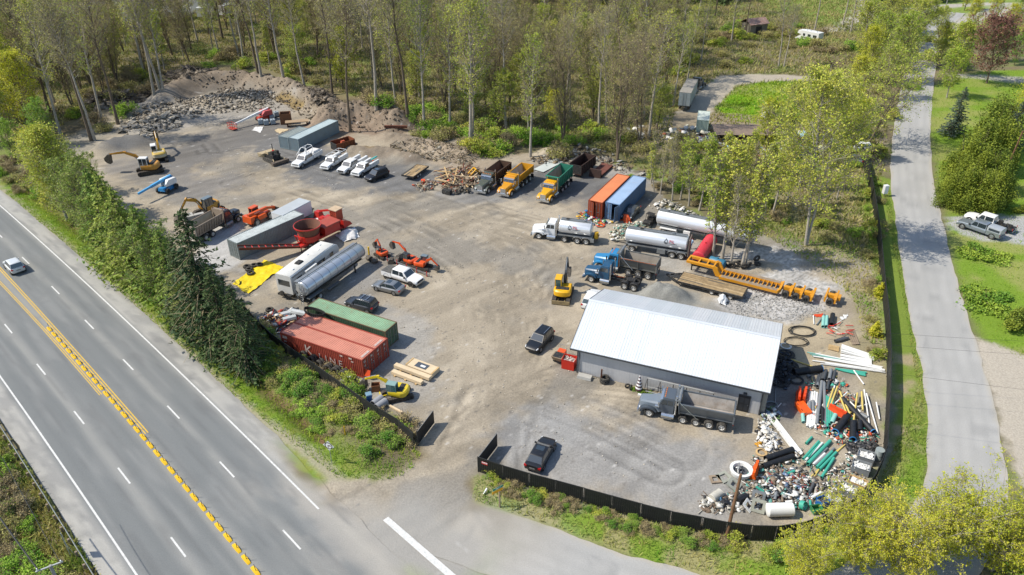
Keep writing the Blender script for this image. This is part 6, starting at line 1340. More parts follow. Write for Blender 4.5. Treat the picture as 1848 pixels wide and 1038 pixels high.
def tyre(label,p,r,w_,rot=(0,0,0),group='old tyres'):
 k=(r,w_)
 if k not in TY:
  m=MB();m.lathe_y([(r*.56,-w_*.4),(r*.85,-w_*.5),(r,-w_*.36),(r,w_*.36),(r*.85,w_*.5),(r*.56,w_*.4),(r*.62,0)],22,closed=True)
  for i in range(22):a=2*PI*i/22;m.bar((math.cos(a)*r,-w_*.3,math.sin(a)*r),(math.cos(a)*r,w_*.3,math.sin(a)*r),.05,.03)
  TY[k]=m.mesh('tyre',TYRE)
 o=link_mesh('tyre',TY[k],None,p,rot);tag(o,label,'tyre',group);return o
def sheet(name,label,poly,m,hump=.15,cat='tarp',seed=1,z0=.03,nx=26,peak=None):
 """rumpled sheet over a quadrilateral of survey points"""
 P=[G(*p) for p in poly];r=np.random.default_rng(seed);u,v=np.meshgrid(np.linspace(0,1,nx),np.linspace(0,1,nx));A=np.array([[*p][:2] for p in P])
 XY=A[0]*((1 -u)*(1 -v))[...,None]+A[1]*(u*(1 -v))[...,None]+A[2]*(u*v)[...,None]+A[3]*((1 -u)*v)[...,None];XY += (np.stack([fbm(u*9,v*9,2,seed),fbm(u*9+5,v*9,2,seed+3)],-1) -.5)*.7
 Z=z0+hump*np.abs(fbm(XY[...,0],XY[...,1],1.3,seed+7,4) -.42)*2.2
 if peak:Z=Z+peak*np.clip(1 -((u -.5)** 2+(v -.5)** 2)*4.2,0,1)** .7
 o0=XY.reshape(-1,2).mean(0);V=np.concatenate([XY.reshape(-1,2) -o0,Z.reshape(-1,1)],1);i=np.arange(nx*nx).reshape(nx,nx);F=np.stack([i[:-1,:-1],i[:-1,1:],i[1:,1:],i[1:,:-1]],-1).reshape(-1,4)
 o=link_mesh(name,np_mesh(name,V,F,m,smooth=False),None,(o0[0],o0[1],0));tag(o,label,cat);return o
def lay_pipe(label,a,b,r,m,group,hollow=True,za=None,zb=None,name='pipe',ribs=0,end=None,cat='pipe'):
 A=G(a[0],a[1],0)+Vector((0,0,r if za is None else za+r));B=G(b[0],b[1],0)+Vector((0,0,r if zb is None else zb+r));q=MB();d=B -A
 if hollow:q.pipe((0,0,0),d,r,r*.86,12)
 else:q.cyl((0,0,0),d,r,n=8)
 o=q.build(name,m,None,A);tag(o,label,cat,group)
 for k in range(ribs):c=d*((k+.5)/ribs);u=d.normalized()*(d.length/ribs*.22);MB().pipe(c -u,c+u,r*1.06,r,12).build('rib',m,o)
 if end is not None:MB().pipe(d*.985,d*1.002,r*1.02,r*.8,12).build('end_band',end,o)
 return o
def Z5(x,y):return (x/4.323+1380,y/4.323+560)
def Z6(x,y):return (x/4.718+1240,y/4.718+760)
def barrier(label,px,yaw,m,lying=False):
 p=G(*px);t=thing('water_barrier',label,'barrier',p+Vector((0,0,.3 if lying else 0)),yaw,'orange water barriers');b=MB();b.loft([[(x,-w_,z0_),(x,w_,z0_),(x,w_*.9,.35),(x,w_*.45,.55),(x,w_*.4,1.02),(x,-w_*.4,1.02),(x,-w_*.45,.55),(x,-w_*.9,.35)] for x,w_,z0_ in ((-.95,.27,.04),(-.9,.3,0),(.9,.3,0),(.95,.27,.04))]);o=b.build('shell',m,t)
 for x in (-.45,.45):MB().box(x -.14,x+.14,-.31,.31,.06,.16).build('fork_slot',mat('slot_dark','#6a1c0c',.7),t)
 for x in (-.4,.4):MB().cyl((x,0,1.02),(x,0,1.07),.1,n=8).build('cap',m,t)
 if lying:
  t.rotation_euler=(R_(80),0,yaw)
 return t
def frame_ring(label,px,s,yaw,m,tilt=0,name='basin_frame',h=.14):
 p=G(*px);q=MB().box(-s,s,-s,-s*.55,0,h).box(-s,s,s*.55,s,0,h).box(-s,-s*.55,-s*.55,s*.55,0,h).box(s*.55,s,-s*.55,s*.55,0,h);o=q.build(name,m,None,p+Vector((0,0,abs(math.sin(tilt))*s)),(tilt,0,yaw));tag(o,label,'frame','square frames in the scrap corner');return o
def coil(label,px,R,turns,r,m,seed=1,squash=.0,group='hose coils'):
 p=G(*px);rg=random.Random(seed);P=[]
 for i in range(turns*16+1):
  a=2*PI*i/16;rr=R*(1+.12*math.sin(a*.37+seed)+rg.uniform(-.02,.02));P.append((math.cos(a)*rr+.06*math.sin(a*.21),math.sin(a)*rr*(1 -squash),r+.04+.02*(i/16)+.05*abs(math.sin(a*.5+seed))))
 o=MB().tube(P,r,5).build('hose_coil',m,None,p);tag(o,label,'hose',group);return o
def open_bin(name,label,px,yaw,L,W,h,m,cat='bin',fill=None,wall=.05,legs=False):
 p=G(*px);t=thing(name,label,cat,p,yaw);q=MB().box(-L/2,L/2,-W/2,-W/2+wall,.06,h).box(-L/2,L/2,W/2 -wall,W/2,.06,h).box(-L/2,-L/2+wall,-W/2+wall,W/2 -wall,.06,h).box(L/2 -wall,L/2,-W/2+wall,W/2 -wall,.06,h).box(-L/2,L/2,-W/2,W/2,0.0,.06);q.build('shell',m,t)
 q=MB().box(-L/2 -.03,L/2+.03,-W/2 -.03,-W/2+.02,h,h+.05).box(-L/2 -.03,L/2+.03,W/2 -.02,W/2+.03,h,h+.05).box(-L/2 -.03,-L/2+.02,-W/2+.02,W/2 -.02,h,h+.05).box(L/2 -.02,L/2+.03,-W/2+.02,W/2 -.02,h,h+.05);q.build('rim',m,t)
 if fill:
  f=MB()
  for k in range(34):
   x,y=rnd(-L/2+.15,L/2 -.15),rnd(-W/2+.15,W/2 -.15);s=rnd(.06,.16);f.cyl((x,y,h*.72),(x+rnd(-.2,.2),y+rnd(-.2,.2),h*.72+rnd(.05,.25)),s*.6,n=6)
  f.box(-L/2+.07,L/2 -.07,-W/2+.07,W/2 -.07,.1,h*.74);o=f.build('contents',fill,t);o['kind']='stuff'
 return t
def _tmpl():
 bx=np.array([(-1,-1,0),(1,-1,0),(1,1,0),(-1,1,0),(-1,-1,1),(1,-1,1),(1,1,1),(-1,1,1)],float);bf=np.array([(0,3,2,1),(4,5,6,7),(0,1,5,4),(1,2,6,5),(2,3,7,6),(3,0,4,7)])
 a=np.arange(6)*PI/3;cv=np.concatenate([np.stack([np.full(6,x),np.cos(a)*.4,.4+np.sin(a)*.4],1) for x in (-.7,.7)]);cf=np.array([(i,(i+1) % 6,6+(i+1) % 6,6+i) for i in range(6)]+[(0,5,4,3),(0,3,2,1),(6,7,8,9),(6,9,10,11)])
 return [(bx*[2.2,0,0]+bx*[0,.035,.05],bf,True),(bx*[1,.7,.5]*np.where(bx[:,2:] > .5,[.85,.85,1],1),bf,False),(cv,cf,False),(bx*[1,1,.03]+np.array([(0,0,0),(0,0,.2),(-.2,0,.3),(.1,0,.1)]*2),bf,False)]
TMPL=_tmpl()
def scrap(name,label,poly,n,cols,smin=.08,smax=.4,hmax=.5,seed=1,long=.3):
 """clutter too small to pick apart: one mass of bits"""
 P=W2(poly);r=np.random.default_rng(seed);lo,hi=P.min(0),P.max(0);ms=[mat('scrap_'+c[1:],c,.65,0,.2,4) for c in cols]
 X,Y=r.uniform(lo[0],hi[0],n*6),r.uniform(lo[1],hi[1],n*6);d=sdf(X,Y,P);k=np.flatnonzero(d < 0)[:n];X,Y,d=X[k],Y[k],d[k];Z=ztv(X,Y)+np.minimum(hmax,-d*.45)*r.uniform(0,1,len(k))
 U=r.uniform(0,1,len(k));VV,FF,MM,nv=[],[],[],0
 for i in range(len(k)):
  u=U[i];v,f,thin=TMPL[0 if u < long else 1 if u < .6 else 2 if u < .85 else 3];s=r.uniform(smin,smax);v=v*([s,1,1] if thin else [s,s,s*r.uniform(.5,1.4)])
  a,b,c=r.uniform(0,6.3),r.uniform(-.6,.6),r.uniform(-.5,.5);ca,sa,cb,sb,cc,sc=math.cos(a),math.sin(a),math.cos(b),math.sin(b),math.cos(c),math.sin(c)
  R=np.array([[ca,-sa,0],[sa,ca,0],[0,0,1]]) @ np.array([[1,0,0],[0,cb,-sb],[0,sb,cb]]) @ np.array([[cc,0,sc],[0,1,0],[-sc,0,cc]])
  VV.append(v @ R.T+[X[i],Y[i],Z[i]]);FF.append(f+nv);nv += len(v);MM.append(np.full(len(f),r.integers(len(ms))))
 o=link_mesh(name,np_mesh(name,np.concatenate(VV),np.concatenate(FF),ms,midx=np.concatenate(MM)));tag(o,label,'scrap',kind='stuff');return o
def make_stock():
 T5=mat('pipe_teal','#3f9d87',.45,0,.08,2,dirt=.1);TP=mat('pipe_pale_teal','#7fb3a8',.5,0,.08,2,dirt=.15);PW=mat('pipe_white','#d6d6d1',.5,0,.05,2,dirt=.08);PB=mat('pipe_black','#1d1e20',.5,0,.15,2,dirt=.12);PG=mat('pipe_grey','#777b7d',.55,0,.1,2,dirt=.15);PD=mat('pipe_darkgrey','#44474a',.55,0,.1,2,dirt=.15);PY=mat('pipe_yellow','#c7b262',.5,0,.1,2,dirt=.1);PBL=mat('pipe_blue','#2f7cb5',.5);OR=mat('barrier_orange','#d2471a',.45,0,.08,2,dirt=.08)
 lay_pipe('fat ribbed black culvert pipe in the shade right of the workshop',Z5(222,505),Z5(440,478),.42,PB,None,ribs=13,end=PBL,name='culvert_pipe')
 g='loose pipes in the pipe heap'
 for a,b,r in (((392,612),(420,515),.16),((405,612),(440,505),.15),((450,565),(476,480),.2),((528,565),(546,482),.17),((440,560),(462,480),.15),((480,640),(500,560),.16),((515,640),(530,575),.15)):lay_pipe('short dark grey pipe among the pipes below the black culvert',Z5(*a),Z5(*b),r,PD,'dark grey pipes below the culvert',za=rnd(0,.25))
 for a,b,r in (((498,560),(516,475),.2),((405,615),(412,575),.2),((350,545),(335,520),.18)):lay_pipe('light grey pipe among the dark ones below the culvert',Z5(*a),Z5(*b),r,PG,'light grey pipes below the culvert',za=.2)
 for a,b in (((452,140),(458,62)),((478,138),(483,60))):lay_pipe('pale teal pipe at the top of the pipe stock',Z5(*a),Z5(*b),.22,TP,'pale teal pipes')
 lay_pipe('stout black pipe beside the two pale teal ones',Z5(518,128),Z5(528,48),.3,PB,None);lay_pipe('thin grey pipe left of the pale teal ones',Z5(405,118),Z5(466,36),.09,PG,None);lay_pipe('thin white pipe near the orange rag',Z5(384,112),Z5(380,45),.07,PW,None)
 for k in range(5):
  for j in range(3 if k < 4 else 2):lay_pipe('white plastic pipe in the neat upper bundle by the screened fence',Z5(592,300+k*8),Z5(850,362+k*8),.12,PW,'upper bundle of white pipes',za=j*.22)
 for k in range(5):lay_pipe('white plastic pipe in the middle bundle below the upper one',Z5(588,352+k*12),Z5(832,398+k*10),.12,PW,'middle bundle of white pipes',za=.1*(k % 2))
 for k in range(8):lay_pipe('long thin white pipe in the loose spread across the sandy patch',Z5(400+rnd(-40,110),352+k*10+rnd(-8,8)),Z5(955+rnd(-90,5),440+k*7),.08,PW,'loose long white pipes',za=rnd(0,.15))
 for k in range(4):lay_pipe('teal pipe under the long white ones',Z5(550+k*18,462+k*5),Z5(800+rnd(-20,0),492+k*8),.11,T5,'teal pipes under the white ones')
 for k in range(3):lay_pipe('thin pale green pipe lying across the grass left of the white bundles',Z5(330+k*20,330+k*14),Z5(560+k*18,372+k*8),.06,TP,'thin pale green pipes')
 lay_pipe('long pale yellow pole reaching out of the workshop shade',Z5(185,382),Z5(380,445),.08,PY,None)
 for k in range(9):lay_pipe('white plastic pipe in the upright-lying bundle beside the orange barriers',Z5(342+k*9,655+rnd(-12,8)),Z5(330+k*8,925+rnd(-20,10)),.12,PW,'white pipes beside the barriers',za=.2*(k % 2))
 for (a,b,r,m,lab) in (((440,580),(402,905),.19,PG,'long grey pipe lying over the white bundle'),((458,590),(470,930),.17,PG,'second long grey pipe lying over the white bundle'),((445,790),(450,905),.2,PB,'short black pipe between the long grey ones'),((345,745),(345,812),.22,PG,'short stubby grey pipe on the white bundle'),((368,735),(376,800),.22,PG,'other short stubby grey pipe on the white bundle'),((545,842),(520,892),.24,TP,'stubby pale teal pipe near the orange ring'),((290,835),(300,885),.2,TP,'stubby pale pipe below the lying orange barrier')):lay_pipe(lab,Z5(*a),Z5(*b),r,m,None,za=.25)
 for k in range(4):lay_pipe('teal pipe standing out between grey ones in the pipe heap',Z5(475+k*16,690+k*8),Z5(486+k*13,925 -k*26),.17,T5,'teal pipes in the heap',za=.15)
 for a,b in (((528,640),(482,780)),((560,625),(505,775)),((575,660),(660,830)),((583,712),(650,868)),((715,678),(684,912)),((748,668),(760,800))):lay_pipe('thin yellow pipe tossed over the pipe heap',Z5(*a),Z5(*b),.1,PY,'yellow pipes over the heap',za=.45,zb=.25)
 for a,b in (((540,610),(520,700)),((770,640),(815,900)),((788,670),(882,968)),((865,740),(895,860)),((660,735),(745,800)),((640,660),(540,740)),((700,780),(800,740)),((690,490),(772,585))):lay_pipe('thin white pole scattered round the pipe heap',Z5(*a),Z5(*b),.08,PW,'white poles round the heap',za=.3,zb=.05)
 for a,b,r,lab,e in (((600,715),(842,968),.33,'long fat black pipe slanting towards the fence',PBL),((640,850),(545,975),.4,'fat black pipe with an orange ring in front of the pipe heap',PBL),((682,900),(682,1030),.36,'fat black pipe pointing at the viewer below the heap',PBL),((735,890),(738,960),.3,'short black pipe beside the blue one',None)):lay_pipe(lab,Z5(*a),Z5(*b),r,PB,None,end=e,za=.1)
 lay_pipe('bright blue pipe between two black ones',Z5(715,880),Z5(712,985),.11,PBL,None);lay_pipe('grey pipe stub near the yellow poles',Z5(745,820),Z5(800,850),.2,PG,None)
 coil('orange hose ring over the fat black pipe',Z5(560,930),.55,2,.04,OR,4)
 barrier('orange barrier at the head of the pipe heap',Z5(262,690),R_(70),OR);barrier('orange barrier right of the first at the head of the pipe heap',Z5(305,690),R_(65),OR);barrier('tipped orange barrier lying below the two upright ones',Z5(262,790),R_(100),mat('barrier_bright','#e05a12',.45),True);barrier('orange barrier in the middle of the pipe heap',Z5(560,820),R_(130),OR);barrier('bright orange barrier standing alone beside the two long black pipes',Z6(572,450),R_(62),mat('barrier_bright','#e05a12',.45))
 for k in range(16):a=(rnd(480,640),rnd(120,205));d=rnd(-.9,.9);lay_pipe('red and white plastic post in the tangled red heap',Z5(*a),Z5(a[0]+60*math.cos(d),a[1]+40*math.sin(d)),.05,[mat('post_red','#c23a2a',.5),PW,mat('post_red','#c23a2a',.5)][k % 3],'red and white posts',hollow=False,za=rnd(0,.6),zb=rnd(0,.5),name='barricade_post',cat='post')
 for k in range(4):lay_pipe('black drum-like pipe under the red and white posts',Z5(545+k*18,250 -k*6),Z5(590+k*20,245 -k*6),.2,PD,'black pipes under the posts')
 p=G(*Z5(537,300));t=thing('pallet','wooden pallet leaning beside the white pipe bundle','pallet',p,R_(-25))
 for k in range(6):MB().box(-.6,.6,-.5+k*.19,-.37+k*.19,.1,.12).build('slat',WOOD,t)
 for y in (-.45,0,.45):MB().box(-.55,-.45,y -.05,y+.05,0,.1).box(.45,.55,y -.05,y+.05,0,.1).build('block',WOOD,t)
 for k in range(4):lay=Z5(640+k*16,160);o=G(*lay);e=G(*Z5(690+k*14,272));tag(MB().bar((0,0,.06+.03*k),e -o+Vector((0,0,.06+.03*k)),.2,.05).build('loose_board',WOODG,None,o),'brown board in the pile above the white pipe bundle','board','boards above the white pipes')
 BH=mat('hose_black','#26241f',.7)
 coil('large loop of black hose on the sandy ground behind the workshop',Z5(292,170),1.5,3,.05,BH,2,.3);coil('smaller loop of black hose below the large loop',Z5(240,250),1.35,2,.05,BH,5,.35)
 for k,(x,y) in enumerate(((160,350),(170,420),(130,470),(200,440),(150,520),(110,560),(180,500),(240,550))):coil('black hose coil in the dark heap beside the workshop',Z5(x,y),rnd(.7,1.1),3,.07,PB,k,.1,'hose coils beside the workshop')
 coil('white hose loop at the back corner of the workshop',Z5(160,285),.6,2,.05,PW,3);coil('grey hose loop near the workshop down duct',Z5(45,745),.7,2,.06,PG,8,.2)
 lay_pipe('thin steel rod on the concrete beside the workshop',Z5(88,560),Z5(78,830),.05,STEEL,None,False);lay_pipe('bent metal strip on the shaded ground',Z5(100,760),Z5(128,728),.05,PW,None,False)
 p=G(*Z6(820,118));y=toward(Z6(745,25),Z6(885,208));o=MB().box(-3.1,3.1,-.32,.32,.08,.12).box(-3.1,3.1,-.34,-.3,.08,.34).box(-3.1,3.1,.3,.34,.08,.34).build('white_channel',PW,None,p,(0,0,y));tag(o,'long white channel lying alone above the scrap heap','channel')
 lay_pipe('long black pipe pair, upper one, beside the bright barrier',Z6(662,345),Z6(895,262),.32,PB,None,end=None,za=.05);lay_pipe('long black pipe pair, lower one, beside the bright barrier',Z6(640,405),Z6(900,318),.3,PB,None)
 for k,(a,b,r) in enumerate((((985,335),(1120,180),.13),((1022,325),(1135,196),.12),((1025,380),(1215,182),.2),((1100,405),(1232,268),.15),((1125,422),(1268,275),.15),((1142,490),(1248,325),.15),((1010,200),(1060,145),.13))):lay_pipe('bright teal pipe in the slanting row above the scrap heap',Z6(*a),Z6(*b),r,T5,'slanting teal pipes',za=rnd(0,.08))
 for k,(a,b,m) in enumerate((((1005,345),(1150,195),PW),((1070,380),(1170,285),PW),((1060,365),(1190,240),PG),((1085,385),(1250,240),PG))):lay_pipe('white or grey pipe between the slanting teal ones',Z6(*a),Z6(*b),.13,m,'pale pipes among the teal')
 for a,b in (((1020,510),(1330,215)),((1080,480),(1120,420)),((1265,265),(1350,200))):lay_pipe('thin yellow strip beside the slanting teal pipes',Z6(*a),Z6(*b),.07,PY,'yellow strips by the teal pipes')
 CG=mat('frame_concrete','#8e9084',.85,0,.15,2,dirt=.2)
 frame_ring('grey square frame at the upper left of the scrap corner',Z6(315,482),.62,.5,CG);frame_ring('brown square frame left of the grey one in the scrap corner',Z6(240,500),.5,.1,WOODG);frame_ring('grey square frame propped against the leaning pole',Z6(395,555),.6,.9,CG,.3);frame_ring('upright pale green frame beside the big white tank',Z6(600,755),.62,-.4,CG,1.0);frame_ring('thin white frame left of the pale green one',Z6(515,740),.5,.9,PW,.7,h=.07);frame_ring('grey frame at the top of the rusty scrap',Z6(820,590),.5,.3,CG,.35);frame_ring('dark metal frame behind the pale green one',Z6(600,680),.6,-.4,STEEL,1.1,h=.06)
 p=G(*Z6(455,445));t=thing('round_tub','round white tub full of odds and ends beside the bright barrier','tub',p);MB().lathe_z([(.7,.02),(.95,.02),(1.1,.5),(1.1,.62),(.82,.62),(.78,.5),(.7,.1)],26).build('wall',PW,t);MB().lathe_z([(.001,.3),(.78,.3)],20).build('fill',PD,t)
 for k in range(6):MB().cyl((rnd(-.4,.4),rnd(-.4,.4),.3),(rnd(-.7,.7),rnd(-.7,.7),.8),.06,n=6).build('odd_bit',[PW,PD,STEEL][k % 3],t)
 p=G(*Z6(632,272));t=MB().lathe_z([(.36,0),(.56,0),(.58,.12),(.4,.16)],20).build('wooden_ring',WOOD,None,p);tag(t,'tan wooden ring on the ground near the white rags','ring')
 a=G(*Z6(665,800));b=G(*Z6(898,793));d=b -a;t=thing('white_tank','big white cylinder tank lying against the curved fence','tank',a,math.atan2(d.y,d.x));MB().ell(0,d.length,.62,.62,.66,22,.12).build('shell',PW,t);
 for px,m,lab in ((Z6(205,690),mat('drum_offwhite','#b9b5a8',.6,0,.15,2,dirt=.2),'off-white drum lying beside the blue bundle'),(Z6(1622,320),mat('drum_grey','#8e9694',.5),'grey drum standing by the fence corner')):
  p=G(*px);t=thing('drum',lab,'drum',p,1.2);v='standing' in lab;MB().lathe_z([(.001,0),(.42,0),(.44,.05),(.42,.1),(.44,.6),(.42,.65),(.42,1.2),(.001,1.2)],18).build('barrel',m,t);MB().lathe_z([(.45,.58),(.46,.62),(.45,.66)],18).build('hoop',m,t)
  if not v:t.rotation_euler=(R_(88),0,2.2);t.location.z=.45
 o=sheet('blue_bundle','crumpled blue bundle beside the leaning utility pole',[Z6(222,615),Z6(290,610),Z6(315,700),Z6(235,715)],mat('cloth_blue','#4f7fa0',.8),.3,'bundle',5,peak=.7)
 o=sheet('black_bundle','crumpled black sheet at the foot of the leaning utility pole',[Z6(270,690),Z6(350,680),Z6(380,740),Z6(300,750)],PB,.3,'sheet',6,peak=.4)
 open_bin('blue_bin','open blue bin at the curved fence',Z6(1148,720),.4,1.0,.8,.8,mat('bin_blue','#1f5f9e',.45),fill=PD);open_bin('green_tub','low green tub left of the blue bin',Z6(1098,770),.2,.9,.7,.5,mat('tub_green','#3a7a4c',.5));open_bin('grey_trough','grey trough of white offcuts right of the blue bin',Z6(1240,700),-.5,1.5,.9,.7,STEEL,fill=PW);open_bin('parts_crate','grey crate of white fittings by the curved fence',Z6(1360,612),-.55,1.5,1.1,.7,PG,'crate',fill=PW);open_bin('plank_crate','orange-brown plank crate beside the crate of fittings',Z6(1442,555),-.6,1.6,1.0,.7,WOOD,'crate',fill=PW);open_bin('wire_crate','wire crate heaped with white fittings near the fence corner',Z6(1470,425),-.5,1.6,1.2,.8,PG,'crate',fill=PW);open_bin('wire_crate','topmost wire crate heaped with white fittings below the black pipes',Z6(1512,335),-.5,1.5,1.2,.8,PG,'crate',fill=PW)
 p=G(*Z6(965,735));o=MB().pipe((0,0,.35),(.25,-.3,.5),.42,.36,18).build('teal_ring',T5,None,p);tag(o,'short teal pipe ring standing near the big white tank','ring')
 lay_pipe('black cylinder lying behind the pale green frame',Z6(430,700),Z6(500,660),.35,PB,None,False,name='black_cylinder',cat='cylinder');lay_pipe('thick brown post lying in the scrap corner',Z6(480,655),Z6(560,590),.13,WOODG,None,False,name='short_post',cat='post')
 sheet('orange_rag','orange mesh rag at the top of the pipe stock',[Z5(386,30),Z5(448,30),Z5(445,55),Z5(390,52)],OR,.1,'rag',2);sheet('white_rag','white rag beside the pale teal pipes',[Z5(590,55),Z5(640,30),Z5(645,55),Z5(600,80)],PW,.12,'rag',3);sheet('yellow_rag','yellow rag at the left of the scrap heap',[Z6(580,200),Z6(640,175),Z6(640,215),Z6(600,220)],mat('rag_yellow','#c08a1c',.8),.1,'rag',3,peak=.3);sheet('white_bag','white plastic bag in the scrap left of the white channel',[Z6(655,200),Z6(720,180),Z6(730,225),Z6(665,240)],PW,.2,'bag',7,peak=.4);sheet('white_bag','white plastic bag above the yellow rag',[Z6(610,60),Z6(690,50),Z6(690,100),Z6(620,110)],PW,.2,'bag',8,peak=.4);sheet('grey_sheet','bluish sheet metal lying below the long black pipes',[Z6(860,410),Z6(940,395),Z6(945,435),Z6(880,445)],STEEL,.03,'sheet',4)
 W_,K_,B_='#d2d0ca','#2a2a2c','#5c4030'
 scrap('rusty_scrap','heap of rusty fittings in the middle of the scrap corner',[Z6(830,480),Z6(1000,450),Z6(1060,560),Z6(980,640),Z6(850,610)],420,['#4a3022','#6b4a2c','#2c2622','#8a6a3c','#7a4a2a'],.08,.26,.8,3,.3)
 scrap('mixed_scrap','jumble of small pipe fittings and rubbish in the scrap corner',[Z6(620,480),Z6(760,420),Z6(900,400),Z6(1000,460),Z6(1100,500),Z6(1120,600),Z6(1060,700),Z6(900,740),Z6(700,720),Z6(620,620)],620,[W_,K_,'#8a8c8c','#6f6a60','#b9b2a4',W_,K_,'#7a6a58','#9a968c','#6a5a4a','#5a8f86','#8c4038','#5a6f8a'],.07,.3,.55,4,.25)
 scrap('mixed_scrap','scatter of white rags and bits left of the white channel',[Z6(580,20),Z6(680,10),Z6(760,120),Z6(820,240),Z6(700,280),Z6(600,200)],190,[W_,W_,K_,'#c9c4b8','#9a8a6c'],.08,.34,.35,5,.2)
 scrap('mixed_scrap','clutter of grey and white bits along the corrugated fence',[Z6(90,690),Z6(200,620),Z6(400,640),Z6(480,760),Z6(300,790),Z6(120,760)],170,[W_,'#a8a498','#8c8c84',K_,'#6a5a4a'],.08,.34,.4,6,.25)
 scrap('mixed_scrap','litter of fittings between the teal pipes and the crates',[Z6(1150,430),Z6(1330,300),Z6(1400,250),Z6(1420,420),Z6(1300,600),Z6(1180,640)],110,[W_,W_,'#b0aa9c',K_],.05,.16,.12,7,.2)
 scrap('mixed_scrap','thin spread of offcuts and rubbish over the whole scrap corner',[Z6(560,300),Z6(980,250),Z6(1150,480),Z6(1400,300),Z6(1620,260),Z6(1500,560),Z6(1250,720),Z6(700,770),Z6(300,780),Z6(180,700),Z6(420,560)],900,[W_,K_,'#9a968c','#6f6a60','#b9b2a4','#7a6a58','#5c5a54','#8a7a62','#4f8f84'],.06,.26,.22,40,.4)
 for k in range(26):a=(rnd(640,1060),rnd(470,720));d=rnd(0,6.28);q=rnd(40,110);lay_pipe('short pipe offcut lying in the jumble of the scrap corner',Z6(*a),Z6(a[0]+q*math.cos(d),a[1]+q*.7*math.sin(d)),rnd(.06,.16),[PW,PD,PG,PB,PW,T5][k % 6],'pipe offcuts in the scrap corner',za=rnd(.1,.5),zb=rnd(.1,.5))
 scrap('black_scrap','tangle of dark fittings below the fat black pipes',[Z6(1340,200),Z6(1600,160),Z6(1650,250),Z6(1500,290),Z6(1380,270)],200,[K_,'#3a3a3a','#4a4a48','#6a6460'],.08,.3,.4,8,.35)
 scrap('mixed_scrap','bits and offcuts strewn round the pipe heap',[Z5(300,560),Z5(560,520),Z5(700,640),Z5(780,860),Z5(640,1000),Z5(460,990),Z5(320,940)],320,[W_,'#8a8c8c','#3f9d87','#c7b262',K_,'#c0502a','#b9b2a4'],.07,.28,.3,9,.4)
 scrap('hose_scrap','tangled dark hose and fittings in the workshop shade',[Z5(80,330),Z5(210,330),Z5(260,520),Z5(160,620),Z5(60,540)],220,[K_,'#2f2f33','#3d4a5a','#1c1c1e'],.08,.3,.5,10,.5)
 scrap('mixed_scrap','bits along the front of the pipe heap',[Z5(440,950),Z5(760,900),Z5(880,960),Z5(860,1040),Z5(560,1045)],150,[W_,'#3f9d87','#b9b2a4',K_,'#c0502a'],.06,.24,.25,12,.3)
 scrap('door_scrap','colourful rubbish at the doors of the orange container',[(1040,385),(1060,378),(1085,398),(1110,402),(1080,410),(1045,402)],150,['#c9532a','#b03040',W_,'#2f6a9a','#c9a02a','#4a8a5a'],.08,.3,.4,13,.2)
 scrap('door_scrap','pale rubbish between the tank trailers and the blue container',[(1095,425),(1115,405),(1160,400),(1180,410),(1140,425),(1110,438)],190,[W_,'#c9c4b0','#a8b0a0','#8a7a60','#5a8a7a'],.08,.36,.4,14,.3)
 scrap('roadside_scrap','rubble and litter behind the blue container',[(1170,372),(1200,360),(1240,378),(1270,392),(1200,390)],150,[W_,'#b0a898','#8a8a80','#3a3a3a'],.1,.4,.4,15,.2)
 scrap('lot_scrap','clutter of household junk in the overgrown lot',[(1185,245),(1240,225),(1330,235),(1440,240),(1530,262),(1545,285),(1420,290),(1290,275)],420,[W_,W_,'#9fc4d0','#8a8a84','#a05040','#4a4a48','#c9c4b0'],.2,.8,.9,16,.2)
 scrap('lot_scrap','white junk beside the bare alder in the overgrown lot',[(1120,240),(1160,230),(1185,240),(1160,252),(1125,250)],80,[W_,'#b8b8b4','#9aa0a4'],.2,.8,.5,17,.1)
